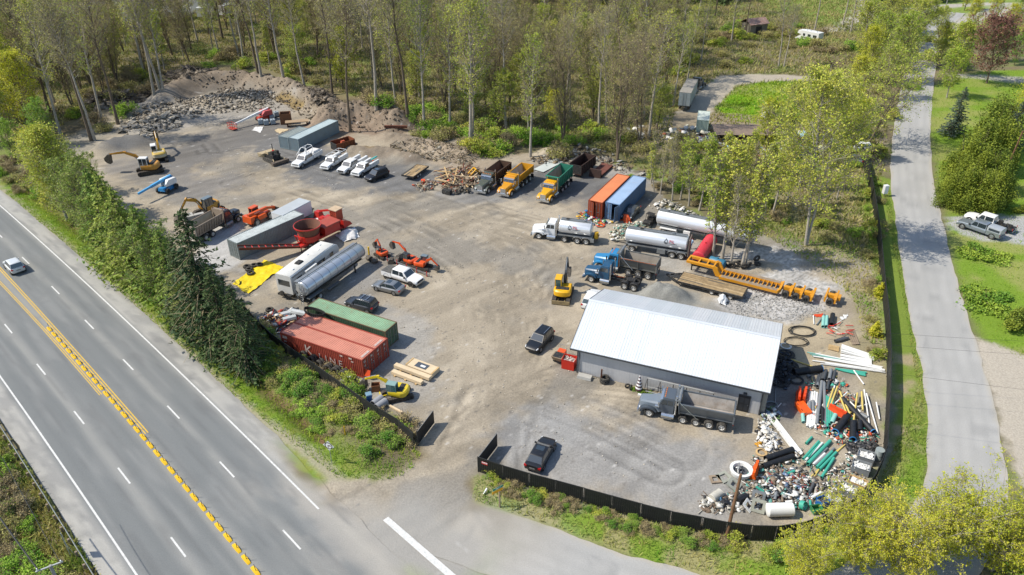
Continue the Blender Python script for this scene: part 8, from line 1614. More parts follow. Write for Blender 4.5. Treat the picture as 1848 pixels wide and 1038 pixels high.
def far_places():
 # semi trailer and its tractor in the far lot
 gm=mat('far_trailer','#8f9a9e',.5,.2,.1,1,dirt=.2);rm=mat('far_trailer_roof','#8d8980',.7,0,.2,1,dirt=.4);a=G(1233,200);y=toward((1232,200),(1250,165))
 t=thing('semi_trailer','weathered grey box trailer parked in the far lot','trailer',a,y);L=11;MB().box(0,L,-1.25,1.25,1.1,4.0).build('box',gm,t);MB().box(-.02,L+.02,-1.27,1.27,4.0,4.06).build('roof',rm,t)
 for s in (-1,1):MB().box(-.05,0,*sorted((s*.03,s*1.2)),1.15,3.95).build('door',gm,t);MB().cyl((-.08,s*.3,1.2),(-.08,s*.3,3.9),.03,n=6).build('lock_rod',STEEL,t)
 for x in (1.2,2.4):
  for s in (-1,1):wheel(t,x,s*.95,.5,.5,RIM_D,'truck')
 MB().box(.5,L,-.5,.5,.8,1.1).build('chassis',FRAME,t);MB().box(9,9.2,-.8,-.6,0,.8).box(9,9.2,.6,.8,0,.8).build('landing_leg',FRAME,t)
 p=G(1262,158);t=thing('semi_tractor','dark old tractor unit in front of the far box trailer','truck',p,y -R_(15));cab_unit(t,paint('tractor_dark','#33383c',.3),False,False,False,False);MB().box(-5.6,.9,-.45,.45,.7,1.0).build('chassis',FRAME,t);axle_set(t,[(-3.9,1,.5),(-5.1,1,.5)])
 # motorhome
 p=G(1460,76);y=toward((1475,78),(1447,72));wm=mat('camper_white','#cfcfca');t=thing('motorhome','white motorhome parked on the far meadow','motorhome',p,y);MB().box(-3.4,2.2,-1.2,1.2,.6,3.1,tx=.03).build('body',wm,t);MB().hexa([(2.2,-1.15,2.0),(3.6,-1.0,2.15),(3.6,1.0,2.15),(2.2,1.15,2.0),(2.2,-1.15,3.05),(3.3,-1.0,2.95),(3.3,1.0,2.95),(2.2,1.15,3.05)]).build('cab_over',wm,t);MB().hexa([(2.2,-1.0,.6),(4.3,-.95,.6),(4.3,.95,.6),(2.2,1.0,.6),(2.2,-1.0,2.0),(3.2,-.9,1.35),(3.2,.9,1.35),(2.2,1.0,2.0)]).build('cab',wm,t)
 for s in (-1,1):
  for x in (3.3,-1.8):wheel(t,x,s*1.0,.38,.26,RIM_A)
  for x0,x1 in ((-2.8,-1.6),(-.9,.1),(.9,1.6)):MB().box(x0,x1,*sorted((s*1.2,s*1.215)),1.7,2.4).build('side_window',GLASS,t)
  m=MB();m.tube([(-3.3,s*1.22,1.3),(-1,s*1.22,1.1),(2.1,s*1.22,1.5)],.06,4);m.build('stripe',FRAME,t)
 for x in (-2,0,1.2):MB().box(x,x+.6,-.3,.3,3.1,3.3,tx=.05).build('roof_vent',WHITE,t)
 sheet('blue_tarp','pale blue tarp lying behind the motorhome',[(1495,88),(1520,92),(1530,84),(1508,80)],mat('tarp_skyblue','#6fa3bf',.7),.3,'tarp',41)
 # shed with a tin roof
 p=G(1360,58);t=thing('shed','small tumbledown shed with a rusty tin roof on the far meadow','shed',p,R_(20));gw=mat('shed_wood','#7c7566',.9,0,.25,1)
 for a_,b_,c_,d_ in ((-3,3,-2.2,-2.1),(-3,3,2.1,2.2),(-3,-2.9,-2.1,2.1),(2.9,3,-2.1,2.1)):MB().box(a_,b_,c_,d_,0,2.9).build('wall',gw,t)
 MB().box(-1,1,-2.24,-2.2,0,2.1).build('door',FRAME,t)
 for s in (-1,1):MB().hexa([(-3.4,s*2.7,2.7),(3.4,s*2.7,2.7),(3.4,0,4.1),(-3.4,0,4.1),(-3.4,s*2.7,2.78),(3.4,s*2.7,2.78),(3.4,0,4.18),(-3.4,0,4.18)]).build('roof_sheet',RUST if s > 0 else mat('tin_roof','#8a6a5c',.7,.1,.3,1,dirt=.5,dirtcol='#b0aba4'),t)
 # lot sheds and containers
 container('pale green storage container in the overgrown lot',mat('container_mint','#a5b5a8',.7,0,.1,1,dirt=.2),mat('container_mint_roof','#b9c2ba',.7,0,.1,1,dirt=.3),L=6.06,loc=G(1277,240),yaw=R_(75),group='storage boxes in the far lot',name='storage_container')
 t=thing('lean_to','long low lean-to with a brown roof in the overgrown lot','shed',G(1345,255),R_(-4));MB().hexa([(-6.5,-2.2,2.0),(6.5,-2.2,2.0),(6.5,2.2,2.6),(-6.5,2.2,2.6),(-6.5,-2.2,2.08),(6.5,-2.2,2.08),(6.5,2.2,2.68),(-6.5,2.2,2.68)]).build('roof_sheet',mat('roof_brown','#7d6d60',.85,0,.2,1,dirt=.3),t)
 for x in (-6,-2,2,6):
  for yy,h in ((-2,2.0),(2,2.55)):MB().box(x -.08,x+.08,yy -.08,yy+.08,-.2,h).build('post',WOODG,t)
 MB().box(-6,6,2.0,2.1,0,2.5).build('back_wall',WOODG,t)
 t=thing('toilet_cabin','narrow white cabin with a red roof on the green clearing','cabin',G(1383,212),R_(10));MB().box(-.9,.9,-.9,.9,0,2.6).build('wall',WHITE,t);MB().box(-1.0,1.0,-1.0,1.0,2.6,2.8,tx=.1,ty=.1).build('roof',mat('roof_redish','#a84a34',.7),t);MB().box(-.4,.4,-.93,-.9,0,2.0).build('door',STEEL,t)
 for k,(x,y_,lab) in enumerate(((1535,272,'white van parked behind the leafing trees near the side street'),(1520,290,'silver hatchback beside the white van behind the leafing trees'))):car(lab,WHITE if k == 0 else mat('paint_silver','#8d9091'),G(x,y_),R_(170 -20*k),'suv' if k == 0 else 'hatch',2.8,name='parked_van' if k == 0 else 'parked_car',cat='van' if k == 0 else 'car')
 # warehouses beyond the wood
 wm=mat('warehouse_wall','#b5b7b5',.7,0,.08,.3);rf=mat('warehouse_roof','#8f9aa0',.6,.1,.08,.3)
 for k,(x,y_,yaw,L,W,h,lab) in enumerate(((215,20,-8,60,26,8,'long pale warehouse glimpsed through the wood at the top left'),(340,8,-4,46,30,9,'grey-roofed warehouse right of the long one beyond the wood'),(880,-2,3,40,20,7,'small grey warehouse beyond the wood at the top middle'))):
  t=thing('warehouse',lab,'building',G(x,y_),R_(yaw));MB().box(-L/2,L/2,0,W,0,h).build('wall',wm,t)
  MB().hexa([(-L/2 -.4,-.4,h),(L/2+.4,-.4,h),(L/2+.4,W/2,h),(-L/2 -.4,W/2,h),(-L/2 -.4,-.4,h+.2),(L/2+.4,-.4,h+.2),(L/2+.4,W/2,h+2.6),(-L/2 -.4,W/2,h+2.6)]).build('roof_slope',rf,t);MB().hexa([(-L/2 -.4,W/2,h),(L/2+.4,W/2,h),(L/2+.4,W+.4,h),(-L/2 -.4,W+.4,h),(-L/2 -.4,W/2,h+2.6),(L/2+.4,W/2,h+2.6),(L/2+.4,W+.4,h+.2),(-L/2 -.4,W+.4,h+.2)]).build('roof_slope',rf,t)
  for j in range(int(L/7)):x0=-L/2+2+j*7;MB().box(x0,x0+3.6,-.06,0,0.05,4.2).build('dock_door',WHITE if j % 3 else GLASS,t)
 for k in range(5):x=250+k*42;t=thing('box_truck','white box truck standing before the warehouses beyond the wood','truck',G(x,38 -k*3),R_(85+rnd(-6,6)),'box trucks beyond the wood');MB().box(-6,1.2,-1.2,1.2,1.0,3.8).build('cargo_box',WHITE,t);MB().box(1.4,3.2,-1.1,1.1,.6,2.7,tx=.15).build('cab',WHITE,t);MB().box(3.0,3.12,-.95,.95,1.6,2.4).build('windshield',GLASS,t);[wheel(t,x_,s*.95,.5,.4,RIM_W,'truck') for x_ in (2.3,-3.6) for s in (-1,1)]
far_places()
# ---------------------------------------------------------------- plants
BARK_G=mat('bark_grey','#a39b8d',.95,0,.35,2.5,dirt=.3,dirtcol='#5c5a44');BARK_B=mat('bark_brown','#6b5e4f',.95,0,.35,2.5,dirt=.3,dirtcol='#5d5e38');TWIG=mat('twig','#93866a',.95,0,.25,3);TWIG_G=mat('twig_pale','#9a917c',.95,0,.25,3)
L_YG=leafmat('leaf_spring','#8aa634','#c8c458');L_GR=leafmat('leaf_green','#5c922a','#a3bf46');L_OL=leafmat('leaf_olive','#8f9150','#b9b268');L_SP=leafmat('needle_spruce','#2b4026','#566a3a',.1,.7);L_HM=leafmat('needle_hemlock','#5f8234','#a0aa4c',.15,.7)
L_CD=leafmat('needle_cedar','#526624','#88922f',.15,.7);L_PU=leafmat('leaf_purple','#6a443c','#8f6857',.2);L_BL=leafmat('needle_blue','#33463c','#5a6c5a',.1,.7);L_YY=leafmat('leaf_yellow','#a6b42e','#dad24c',.45);L_BR=leafmat('leaf_bramble','#558a2c','#a8ba52');L_DR=leafmat('leaf_dry','#97875a','#b3a575',.2);L_JU=leafmat('needle_juniper','#5c8026','#98aa3c',.15)
class Plant:
 def __init__(s,seed):s.r=np.random.default_rng(seed);s.tv=[];s.tf=[];s.nv=0;s.lv=[];s.lf=[];s.lt=[];s.wv=[];s.wf=[];s.nw=0
 def tube(s,P,R,n=5,twig=False):
  P=np.asarray(P,float);m=len(P);T=np.gradient(P,axis=0);T /= np.linalg.norm(T,axis=1)[:,None]+1e-9
  A=np.cross(T,[0.3,0.9,.2]);A /= np.linalg.norm(A,axis=1)[:,None]+1e-9;B=np.cross(T,A);a=np.arange(n)*2*PI/n
  V=P[:,None]+(A[:,None]*np.cos(a)[None,:,None]+B[:,None]*np.sin(a)[None,:,None])*np.asarray(R)[:,None,None]
  i=np.arange(m*n).reshape(m,n);j=np.roll(i,-1,1);F=np.stack([i[:-1],j[:-1],j[1:],i[1:]],-1).reshape(-1,4)
  if twig:s.wv.append(V.reshape(-1,3));s.wf.append(F+s.nw);s.nw += m*n
  else:s.tv.append(V.reshape(-1,3));s.tf.append(F+s.nv);s.nv += m*n
 def leaves(s,C,size,tint=None,up=.35,asp=.7,dirs=None):
  C=np.asarray(C,float);n=len(C)
  if n == 0:return
  N=s.r.normal(0,1,(n,3));N[:,2]=np.abs(N[:,2])+up;N /= np.linalg.norm(N,axis=1)[:,None]
  D=s.r.normal(0,1,(n,3)) if dirs is None else dirs+s.r.normal(0,.25,(n,3));A=np.cross(N,np.cross(D,N));A /= np.linalg.norm(A,axis=1)[:,None]+1e-9;B=np.cross(N,A)
  z=size*s.r.uniform(.6,1.35,n)[:,None];V=np.stack([C -A*z*.5,C+B*z*.5*asp -A*z*.05,C+A*z*.55,C -B*z*.5*asp -A*z*.05],1)
  s.lv.append(V.reshape(-1,3));t=s.r.uniform(0,1,n) if tint is None else np.clip(tint+s.r.normal(0,.16,n),0,1);s.lt.append(np.repeat(t,4))
 def sticks(s,A,B,r0,r1):
  A=np.asarray(A,float).reshape(-1,3);B=np.asarray(B,float).reshape(-1,3);n=len(A);D=B -A;D /= np.linalg.norm(D,axis=1)[:,None]+1e-9
  U=np.cross(D,[.3,.9,.2]);U /= np.linalg.norm(U,axis=1)[:,None]+1e-9;W=np.cross(D,U);a=np.arange(3)*2*PI/3
  ring=U[:,None]*np.cos(a)[None,:,None]+W[:,None]*np.sin(a)[None,:,None]
  V=np.concatenate([A[:,None]+ring*np.broadcast_to(r0,n)[:,None,None],B[:,None]+ring*np.broadcast_to(r1,n)[:,None,None]],1)
  F=np.array([(0,1,4,3),(1,2,5,4),(2,0,3,5)])[None]+(np.arange(n)*6)[:,None,None]
  s.wv.append(V.reshape(-1,3));s.wf.append(F.reshape(-1,4)+s.nw);s.nw += n*6
 def meshes(s,bark,twig,leaf):
  out=[]
  out.append(np_mesh('trunk',np.concatenate(s.tv),np.concatenate(s.tf),bark,smooth=True) if s.tv else None)
  lv=np.concatenate(s.lv) if s.lv else np.zeros((0,3));nl=len(lv) // 4;lf=np.arange(nl*4).reshape(-1,4);lt=np.concatenate(s.lt) if s.lt else np.zeros(0)
  wv=np.concatenate(s.wv) if s.wv else np.zeros((0,3));wf=np.concatenate(s.wf) if s.wf else np.zeros((0,4),int)
  V=np.concatenate([lv,wv]);F=np.concatenate([lf,wf+len(lv)]).astype(int);mi=np.r_[np.zeros(nl,int),np.ones(len(wf),int)]
  out.append(np_mesh('crown',V,F,[leaf,twig],{'tint':np.r_[lt,np.full(len(wv),.5)]},mi))
  return out
def broadleaf(seed,Ht,start,rad,nl,up,leaf_n,leaf_s,bark,twig,leaf,stems=1,tr=None,shape='oval',sub=5,tw=4,wob=.25,spread=.0,gather=.25):
 p=Plant(seed);r=p.r;tr=tr or Ht*.0095+.05;LC,LT=[],[]
 for st in range(stems):
  a0=r.uniform(0,2*PI);lean=spread*r.uniform(.5,1.2);n=9;hh=Ht*(1 if st == 0 else r.uniform(.75,1))
  z=np.linspace(0,hh,n);P=np.stack([np.cos(a0)*lean*z+np.cumsum(r.normal(0,wob,n))*z/hh,np.sin(a0)*lean*z+np.cumsum(r.normal(0,wob,n))*z/hh,z -.3*(z == 0)],1)
  R=tr*(1 if stems == 1 else .72)*(1 -.93*(z/hh))** .85;R[0] *= 1.35;p.tube(P,np.maximum(R,.025),7)
  k_l=int(nl/stems)
  for k in range(k_l):
   f=start+(1 -start)*((k+r.uniform(0,1))/k_l)** .9;f=min(f,.985);hz=f*hh;b=np.array([np.interp(hz,z,P[:,i]) for i in range(3)]);b[2]=hz
   g=(f -start)/(1 -start);prof={'oval':math.sin(PI*min(1,max(.06,.12+g*.86)))** .7,'cone':1.05 -.9*g,'vase':.45+.75*g if g < .85 else 1.0 -(g -.85)*3,'column':.75*(1 -.6*g)}[shape]
   L=rad*prof*r.uniform(.75,1.2);az=k*2.4+r.uniform(-.5,.5)+st;el=up+r.uniform(-.22,.22)+g*.2
   m=5;t=np.linspace(0,1,m);dx=np.cos(az)*np.cos(el);dy=np.sin(az)*np.cos(el)
   Q=b+np.stack([dx*L*t,dy*L*t,np.sin(el)*L*(t+.25*t*t)],1)+r.normal(0,.06*L,(m,3))*t[:,None]
   rb=max(.03,np.interp(hz,z,R)*.42);p.tube(Q,rb*(1 -.85*t)+.012,4)
   tq=r.uniform(.3,1.0,sub);c=np.stack([np.interp(tq,t,Q[:,i]) for i in range(3)],1);l2=(L*r.uniform(.25,.5,sub)*(1.1 -.4*tq)+.3)[:,None];d=np.array([dx,dy,np.sin(el)])*.6+r.normal(0,.55,(sub,3))+[0,0,.3];d /= np.linalg.norm(d,axis=1)[:,None]
   m_=c+d*l2*.5+r.normal(0,.06,(sub,3))*l2;e_=c+d*l2;p.sticks(c,m_,rb*.4+.012,.016);p.sticks(m_,e_,.016,.008)
   tt=r.uniform(.2,1,(sub,tw,1));c2=c[:,None]+(e_ -c)[:,None]*tt;d2=d[:,None]*.7+r.normal(0,.7,(sub,tw,3));d2 /= np.linalg.norm(d2,axis=2)[...,None];l3=l2[:,None]*r.uniform(.25,.55,(sub,tw,1))+.15;p.sticks(c2,c2+d2*l3,.013,.005)
   if leaf_n:
    nn=r.poisson(leaf_n,sub*tw);ix=np.repeat(np.arange(sub*tw),nn);cc=c2.reshape(-1,3)[ix];dd=(d2*l3).reshape(-1,3)[ix];LC.append(cc+dd*r.uniform(.3,1.1,(len(ix),1))+r.normal(0,gather,(len(ix),3)));LT.append(np.repeat(r.uniform(.15,.85,sub*tw),nn))
 if LC:p.leaves(np.concatenate(LC),leaf_s,tint=np.concatenate(LT))
 return p.meshes(bark,twig,leaf)
def conifer(seed,Ht,rad,leaf,droop=.25,whorls=34,per=6,start=.06,spray=.55,dens=12):
 p=Plant(seed);r=p.r;z=np.linspace(0,Ht,7);p.tube(np.stack([r.normal(0,.06,7)*z/Ht*3,r.normal(0,.06,7)*z/Ht*3,z -.3*(z == 0)],1),(Ht*.013+.06)*(1 -.95*z/Ht)+.01,7)
 for k in range(whorls):
  f=start+(1 -start)*(k/whorls)** 1.05
  for q in range(per):
   if r.uniform() < .12:continue
   az=r.uniform(0,2*PI);L=rad*(1 -f)** .8*r.uniform(.6,1.25)+.25;hz=f*Ht;t=np.linspace(0,1,5);dn=droop*r.uniform(.5,1.5)
   Q=np.stack([np.cos(az)*L*t,np.sin(az)*L*t,hz+L*(.12*t -dn*t*t*1.4+dn*.35*t** 4)],1);p.tube(Q,(.05*L/rad+.01)*(1 -.85*t),3,True)
   n=int(dens*(.4+L/rad));tt=r.uniform(.12,1.02,n);C=np.stack([np.interp(tt,t,Q[:,i]) for i in range(3)],1);side=r.choice([-1,1],n)
   pv=np.array([-math.sin(az),math.cos(az),0]);dv=np.array([math.cos(az),math.sin(az),0]);off=(r.uniform(.05,.38,n)*(1.15 -.6*tt)*L*.42)[:,None]
   dirs=dv*.8+pv*side[:,None]*.9+np.array([0,0,-.35]);p.leaves(C+pv*side[:,None]*off+[0,0,-.06]+r.normal(0,.05,(n,3)),spray*(.55+.5*L/rad),tint=r.uniform(.1,.7)+.25*(tt -.4),up=.5,asp=.42,dirs=dirs)
 return p.meshes(BARKD,TWIG,leaf)
def blob(seed,rx,rz,n,leaf_s,leaf,lobes=7,stems=6,cone=False,twigs=60,up=.5,flat=False):
 """shrub: leafy lobes over a few stems"""
 ST=[];p=Plant(seed);r=p.r;C=[];T=[]
 for k in range(lobes):
  a=r.uniform(0,2*PI);d=rx*r.uniform(0,.95);h=rz*r.uniform(.12,.8)*(1.05 -.55*d/rx)
  if cone:h=rz*(k+.3)/lobes;d=rx*.3*(1 -h/rz)*r.uniform(0,1)
  lr=(rx*r.uniform(.2,.5),rz*r.uniform(.14,.32)) if not cone else (rx*(1.08 -h/rz)*r.uniform(.75,1.0),rz*.16)
  c=np.array([math.cos(a)*d,math.sin(a)*d,h]);m=n // lobes;D=r.normal(0,1,(m,3));D /= np.linalg.norm(D,axis=1)[:,None];q=r.uniform(.55,1.08,(m,1));q[r.uniform(0,1,m) < .16] *= r.uniform(1.1,1.7)
  P=c+D*q*[lr[0],lr[0],lr[1]];P=P[P[:,2] > .02];C.append(P);T.append(np.clip(.5+.25*r.normal()+.12*D[:len(P),2],0,1))
 for P,t in zip(C,T):p.leaves(P,leaf_s,tint=t,up=up)
 for k in range(stems):
  a=r.uniform(0,2*PI);e=np.array([math.cos(a)*rx*.6,math.sin(a)*rx*.6,rz*r.uniform(.5,.95)]) if not cone else np.array([0,0,rz*.9]);p.tube(np.array([[0,0,-.1],e*.5+[0,0,.1],e]),[.05,.035,.015],4)
 for k in range(twigs):
  P=C[r.integers(len(C))];
  if len(P) == 0:continue
  c=P[r.integers(len(P))];d=r.normal(0,1,3);d[2]=abs(d[2])+.3;d /= np.linalg.norm(d);ST.append((c -d*leaf_s*2,c+d*leaf_s*r.uniform(1.5,4)))
 if ST:p.sticks([a for a,b in ST],[b for a,b in ST],.012,.006)
 return p.meshes(BARK_B,TWIG,leaf)
PROTO={}
def proto(k,f):
 if k not in PROTO:PROTO[k]=f()
 return PROTO[k]
def cottonwood(i):return proto(('cw',i),lambda:broadleaf(100+i,28,[.36,.48,.28,.5][i % 4],4.8,42,.75,[1.7,1.0,2.4,.8][i % 4],.25,[BARK_G,BARK_B,BARK_G,BARK_G][i % 4],TWIG_G,[L_YG,L_OL,L_YG,L_OL][i % 4],shape='oval',sub=7,tw=5,wob=.3,gather=.16))
def alder(i):return proto(('al',i),lambda:broadleaf(140+i,19,.18,4.8,60,.75,[.35,.6,.2,.8][i % 4],.22,BARK_B,TWIG,L_OL,stems=[3,4,2,3][i % 4],shape='vase',sub=9,tw=7,spread=.13,wob=.3,gather=.14))
def spring(i):return proto(('sp',i),lambda:broadleaf(180+i,15,.12,4.2,56,.6,[3.6,5.0,4.4][i % 3],.25,BARK_B,TWIG_G,[L_YG,L_YY,L_GR][i % 3],shape='oval',sub=7,tw=5,stems=[2,2,2][i % 3],spread=.1,wob=.3,gather=.15))
def sapling(i):return proto(('sa',i),lambda:broadleaf(220+i,11,.22,1.9,34,.75,[1.8,2.8,.6][i % 3],.2,BARK_G,TWIG_G,[L_YG,L_YG,L_OL][i % 3],shape='column',sub=6,tw=5,wob=.2,gather=.13))
def shrub(i):return proto(('sh',i),lambda:blob(260+i,1.6,1.7,[1900,2300,1300,2000,900][i % 5],[.16,.15,.17,.16,.15][i % 5],[L_GR,L_BR,L_OL,L_YG,L_DR][i % 5],twigs=[120,160,300,120,420][i % 5],lobes=15))
def spruce(i):return proto(('spr',i),lambda:conifer(300+i,16,[5.0,4.6,4.4,4.6][i % 4],[L_SP,L_HM,L_BL,L_SP][i % 4],[.42,.3,.18,.3][i % 4],40,8,.05,.62,20))
def put(kind,ms,p,s,label,group,cat='tree',name='broadleaf_tree',sz=None,tilt=0,z=None):
 o=thing(name,label,cat,(p[0],p[1],(zt(p) if z is None else z)),rnd(0,2*PI),group);o.scale=(s,s,s if sz is None else sz)
 if tilt:o.rotation_euler=(R_(rnd(-tilt,tilt)),R_(rnd(-tilt,tilt)),rnd(0,6.28))
 if ms[0] is not None:link_mesh('trunk' if cat == 'tree' else 'stem',ms[0],o)
 link_mesh('crown' if cat == 'tree' else 'foliage',ms[1],o);return o
def inside(P,x,y):return sdf(np.array([x]),np.array([y]),P)[0] < 0
def make_trees():
 # trunks one can pick out along the edge of the yard
 edge=[(108,239,26,0),(165,254,27,1),(171,253,25,3),(185,223,26,0),(213,224,28,1),(281,182,27,3),(293,180,28,0),(299,180,24,2),(441,118,27,0),(469,146,29,1),(475,158,26,3),(515,162,28,0),(552,170,22,3),
   (632,238,27,1),(682,220,31,3),(737,225,30,1),(766,230,28,0),(849,267,31,2),(853,265,27,0),(913,232,27,3),(957,283,22,2),(600,172,26,1),(715,195,25,0),(812,230,24,2)]
 names=['first','second','third','fourth','fifth','sixth','seventh','eighth']
 edge.sort()
 for i,(x,y,h,k) in enumerate(edge):
  put('cw',cottonwood(k),G(x,y),h/28,'tall bare-trunked cottonwood, '+nth(i+1)+' from the left along the back edge of the yard','cottonwoods along the back of the yard',name='cottonwood_tree',tilt=4)
 for x,y,h,k,lab in ((1016,259,20,0,'many-stemmed bare alder behind the yellow and green dump trucks'),(1114,293,21,1,'stout bare alder beside the rusty hook-lift frame'),(1154,266,19,2,'bare dark alder behind the orange and blue containers')):put('al',alder(k),G(x,y),h/19,lab,'bare alders',name='alder_tree')
 put('big',proto(('big',0),lambda:broadleaf(401,25,.22,7.5,80,.55,5.0,.28,BARK_G,TWIG_G,L_YG,stems=3,shape='oval',sub=8,tw=5,spread=.12)),G(1454,443),1.0,'big spreading yellow-green tree between the lowboy and the side street',None,name='maple_tree')
 put('big',proto(('big',1),lambda:broadleaf(402,17,.2,7.5,60,.4,3.2,.26,BARK_B,TWIG,L_YG,stems=2,shape='oval',sub=6,tw=4,spread=.22)),G(1566,262),1.0,'leaning tree whose limbs hang over the side street',None,name='maple_tree')
 for k,(x,y,h) in enumerate(((1286,463,15),(1303,467,17),(1339,483,16),(1318,481,13),(1345,478,14))):put('sa',sapling([0,1,0,2,1][k]),G(x,y),h/11,'slim young alder with sparse leaves in front of the plain white tank trailer','young alders by the tank trailers',name='young_alder_tree')
 for x,y,h,k in ((1175,330,9,2),(1192,350,9,2),(1213,362,10,2),(1180,345,8,0),(1228,360,10,1),(1243,372,11,0),(1262,380,12,1),(1375,400,14,0),(1395,385,12,1),(1420,372,12,0),(1330,380,11,1),(1355,370,10,2),(1305,372,12,1),(1275,350,10,2),(1490,340,10,1),(1510,360,9,0),(1240,330,9,2),(1400,335,10,1),(1440,345,11,0),(1350,330,9,1),(1205,330,9,2)):
  put('sa',sapling(k),G(x,y),h/11,'thin young tree in the thicket beyond the tank trailers','thicket beyond the tank trailers',name='young_tree',tilt=4)
 # the wood behind
 WOOD_P=W2([(-80,-12),(-60,205),(60,235),(200,185),(320,120),(440,108),(560,150),(690,185),(810,225),(880,262),(1000,252),(1090,262),(1190,262),(1205,150),(1215,60),(1225,-12)])
 x0,y0=WOOD_P.min(0);x1,y1=WOOD_P.max(0);pts=[];tries=0
 while len(pts) < 350 and tries < 16000:
  tries += 1;x,y=rnd(x0,x1),rnd(y0,min(y1,300));md=3.4+max(0,(y -190))*.03+rnd(0,2)
  if not inside(WOOD_P,x,y):continue
  if any((x -a)** 2+(y -b)** 2 < md*md for a,b in pts):continue
  pts.append((x,y))
 kinds=['tall thin tree with pale trunk in the wood behind the yard','many-stemmed bare tree in the wood behind the yard','tree in yellow-green spring leaf in the wood behind the yard','slender understorey tree in the wood behind the yard']
 for i,(x,y) in enumerate(pts):
  u=random.random();right=x > -20
  if u < .3:put('cw',cottonwood(random.choice([0,1,2,3])),(x,y),rnd(.62,1.12),kinds[0],'tall trees of the wood',name='cottonwood_tree',tilt=4)
  elif u < .66:put('al',alder(random.randrange(4)),(x,y),rnd(.6,1.2),kinds[1],'bare trees of the wood',name='alder_tree',tilt=4)
  elif u < .78:put('sp',spring(random.choice([0,0,1,0])),(x,y),rnd(.5,1.15),kinds[2],'leafy trees of the wood',name='leafy_tree',tilt=4)
  else:put('sa',sapling(random.randrange(3)),(x,y),rnd(.8,1.3),kinds[3],'slender trees of the wood',name='young_tree',tilt=3)
 # left edge, bright spring trees over the berm and along the highway
 for x,y,h,k in ((20,225,18,1),(60,238,16,1),(-20,215,19,1),(5,255,12,0),(85,262,9,2),(30,290,8,2),(60,305,7,1),(-30,260,14,1)):put('sp',spring(k),G(x,y),h/15,'spring-green tree at the far left end of the yard','trees at the left end of the yard',name='leafy_tree')
 put('sp',proto(('v',0),lambda:broadleaf(410,13,.06,3.4,80,.7,5.0,.23,BARK_G,TWIG_G,L_YG,shape='oval',sub=7,tw=5)),G(120,392),1.15,'bright green poplar beside the highway verge, left of the hemlocks',None,name='poplar_tree');put('sp',PROTO[('v',0)],G(92,352),.8,'smaller green poplar at the bend of the highway verge',None,name='poplar_tree')
 for x,y,h,k,lab in ((205,466,15,1,'yellowish hemlock beside the highway, left of the dark spruce'),(250,505,15,1,'second hemlock beside the highway, next to the dark spruce'),(388,618,19,0,'tall dark drooping spruce beside the highway'),(448,664,12,3,'small dark fir at the end of the red containers'),(185,372,8,1,'low hemlock next to the blue boom lift'),(228,486,16,1,'tallest hemlock in the middle of the roadside hedge'),(285,528,14,1,'hemlock just left of the dark drooping spruce'),(345,575,12,3,'dark fir crowding the left side of the drooping spruce'),(415,640,13,3,'dark fir between the drooping spruce and the small fir'),(322,552,12,1,'short hemlock in the shade of the dark spruce')):
  put('c',spruce(k),G(x,y),h/16,lab,'conifers along the highway',name='fir_tree')
 for x,y,h,k in ((150,410,12,0),(168,432,13,0),(195,455,10,0),(300,540,11,0),(350,585,8,0),(262,505,11,0),(130,355,9,0),(170,350,7,0)):put('sp',proto(('hg',0),lambda:broadleaf(185,15,.1,4.0,56,.6,4.0,.25,BARK_B,TWIG_G,leafmat('leaf_hedge','#5f8232','#a5ae58'),shape='oval',sub=7,tw=5,stems=3,spread=.12,wob=.35,gather=.15)),G(x,y),h/15,'bushy alder in the hedge along the highway verge','alders in the verge hedge',name='leafy_tree')
 # far conifers along the top
 for i in range(26):x=880+i*17+rnd(-8,8);put('c',spruce(random.choice([0,3,1])),G(x,rnd(-6,6)),rnd(1.2,1.6),'dark conifer at the far edge of the clearing','far dark conifers',name='fir_tree')
 for x,y in ((1560,-4),(1600,2),(1650,-2),(1690,2),(1720,-4)):put('c',spruce(0),G(x,y),rnd(.9,1.2),'dark conifer on the far hillside by the bend','far hillside conifers',name='fir_tree')
 # meadow at upper right
 for x,y,h,k in ((1255,60,22,0),(1290,30,24,1),(1320,75,20,2),(1230,95,20,0),(1265,110,17,2),(1405,120,18,3),(1415,118,15,3),(1345,62,18,1),(1470,55,20,3),(1520,48,20,0),(1535,60,18,3),(1560,70,16,2),(1240,150,17,2),(1215,190,18,0)):put('cw',cottonwood(k),G(x,y),h/28,'tall thin tree scattered over the rough meadow','trees of the rough meadow',name='cottonwood_tree',tilt=3)
 for x,y,h,k in ((1585,130,14,0),(1605,90,15,0),(1625,60,14,0),(1560,150,12,1),(1590,180,12,0),(1540,200,11,1),(1500,250,12,0),(1530,290,11,1),(1420,260,12,0),(1380,290,11,1),(1470,290,13,1),(1560,110,15,0),(1636,118,17,0),(1622,150,16,0),(1650,82,16,1),(1690,100,12,0)):put('sp',spring(k),G(x,y),h/15,'yellow-green leafing tree along the left of the side street','leafing trees by the side street',name='leafy_tree')
 # garden on the right
 ced=lambda i:proto(('ced',i),lambda:blob(430+i,2.9,8.6,14000,.24,L_CD,lobes=46,stems=4,twigs=0,up=.2))
 for k,(x,y,s) in enumerate(((1714,373,.82),(1738,380,.9),(1765,382,.95),(1790,374,.92),(1728,352,.9),(1760,350,1.0),(1790,345,.95),(1758,318,1.3),(1783,308,1.3),(1775,285,1.35),(1792,262,1.3),(1735,340,1.15))):put('ced',ced(k % 2),G(x,y),s,'golden-green cedar in the dense clump beside the side street','golden cedar clump',name='cedar_tree')
 put('c',spruce(2),G(1718,244),.62,'blue-grey spruce left of the golden cedars',None,name='spruce_tree');put('c',spruce(2),G(1818,272),.62,'blue-grey spruce right of the golden cedars',None,name='spruce_tree')
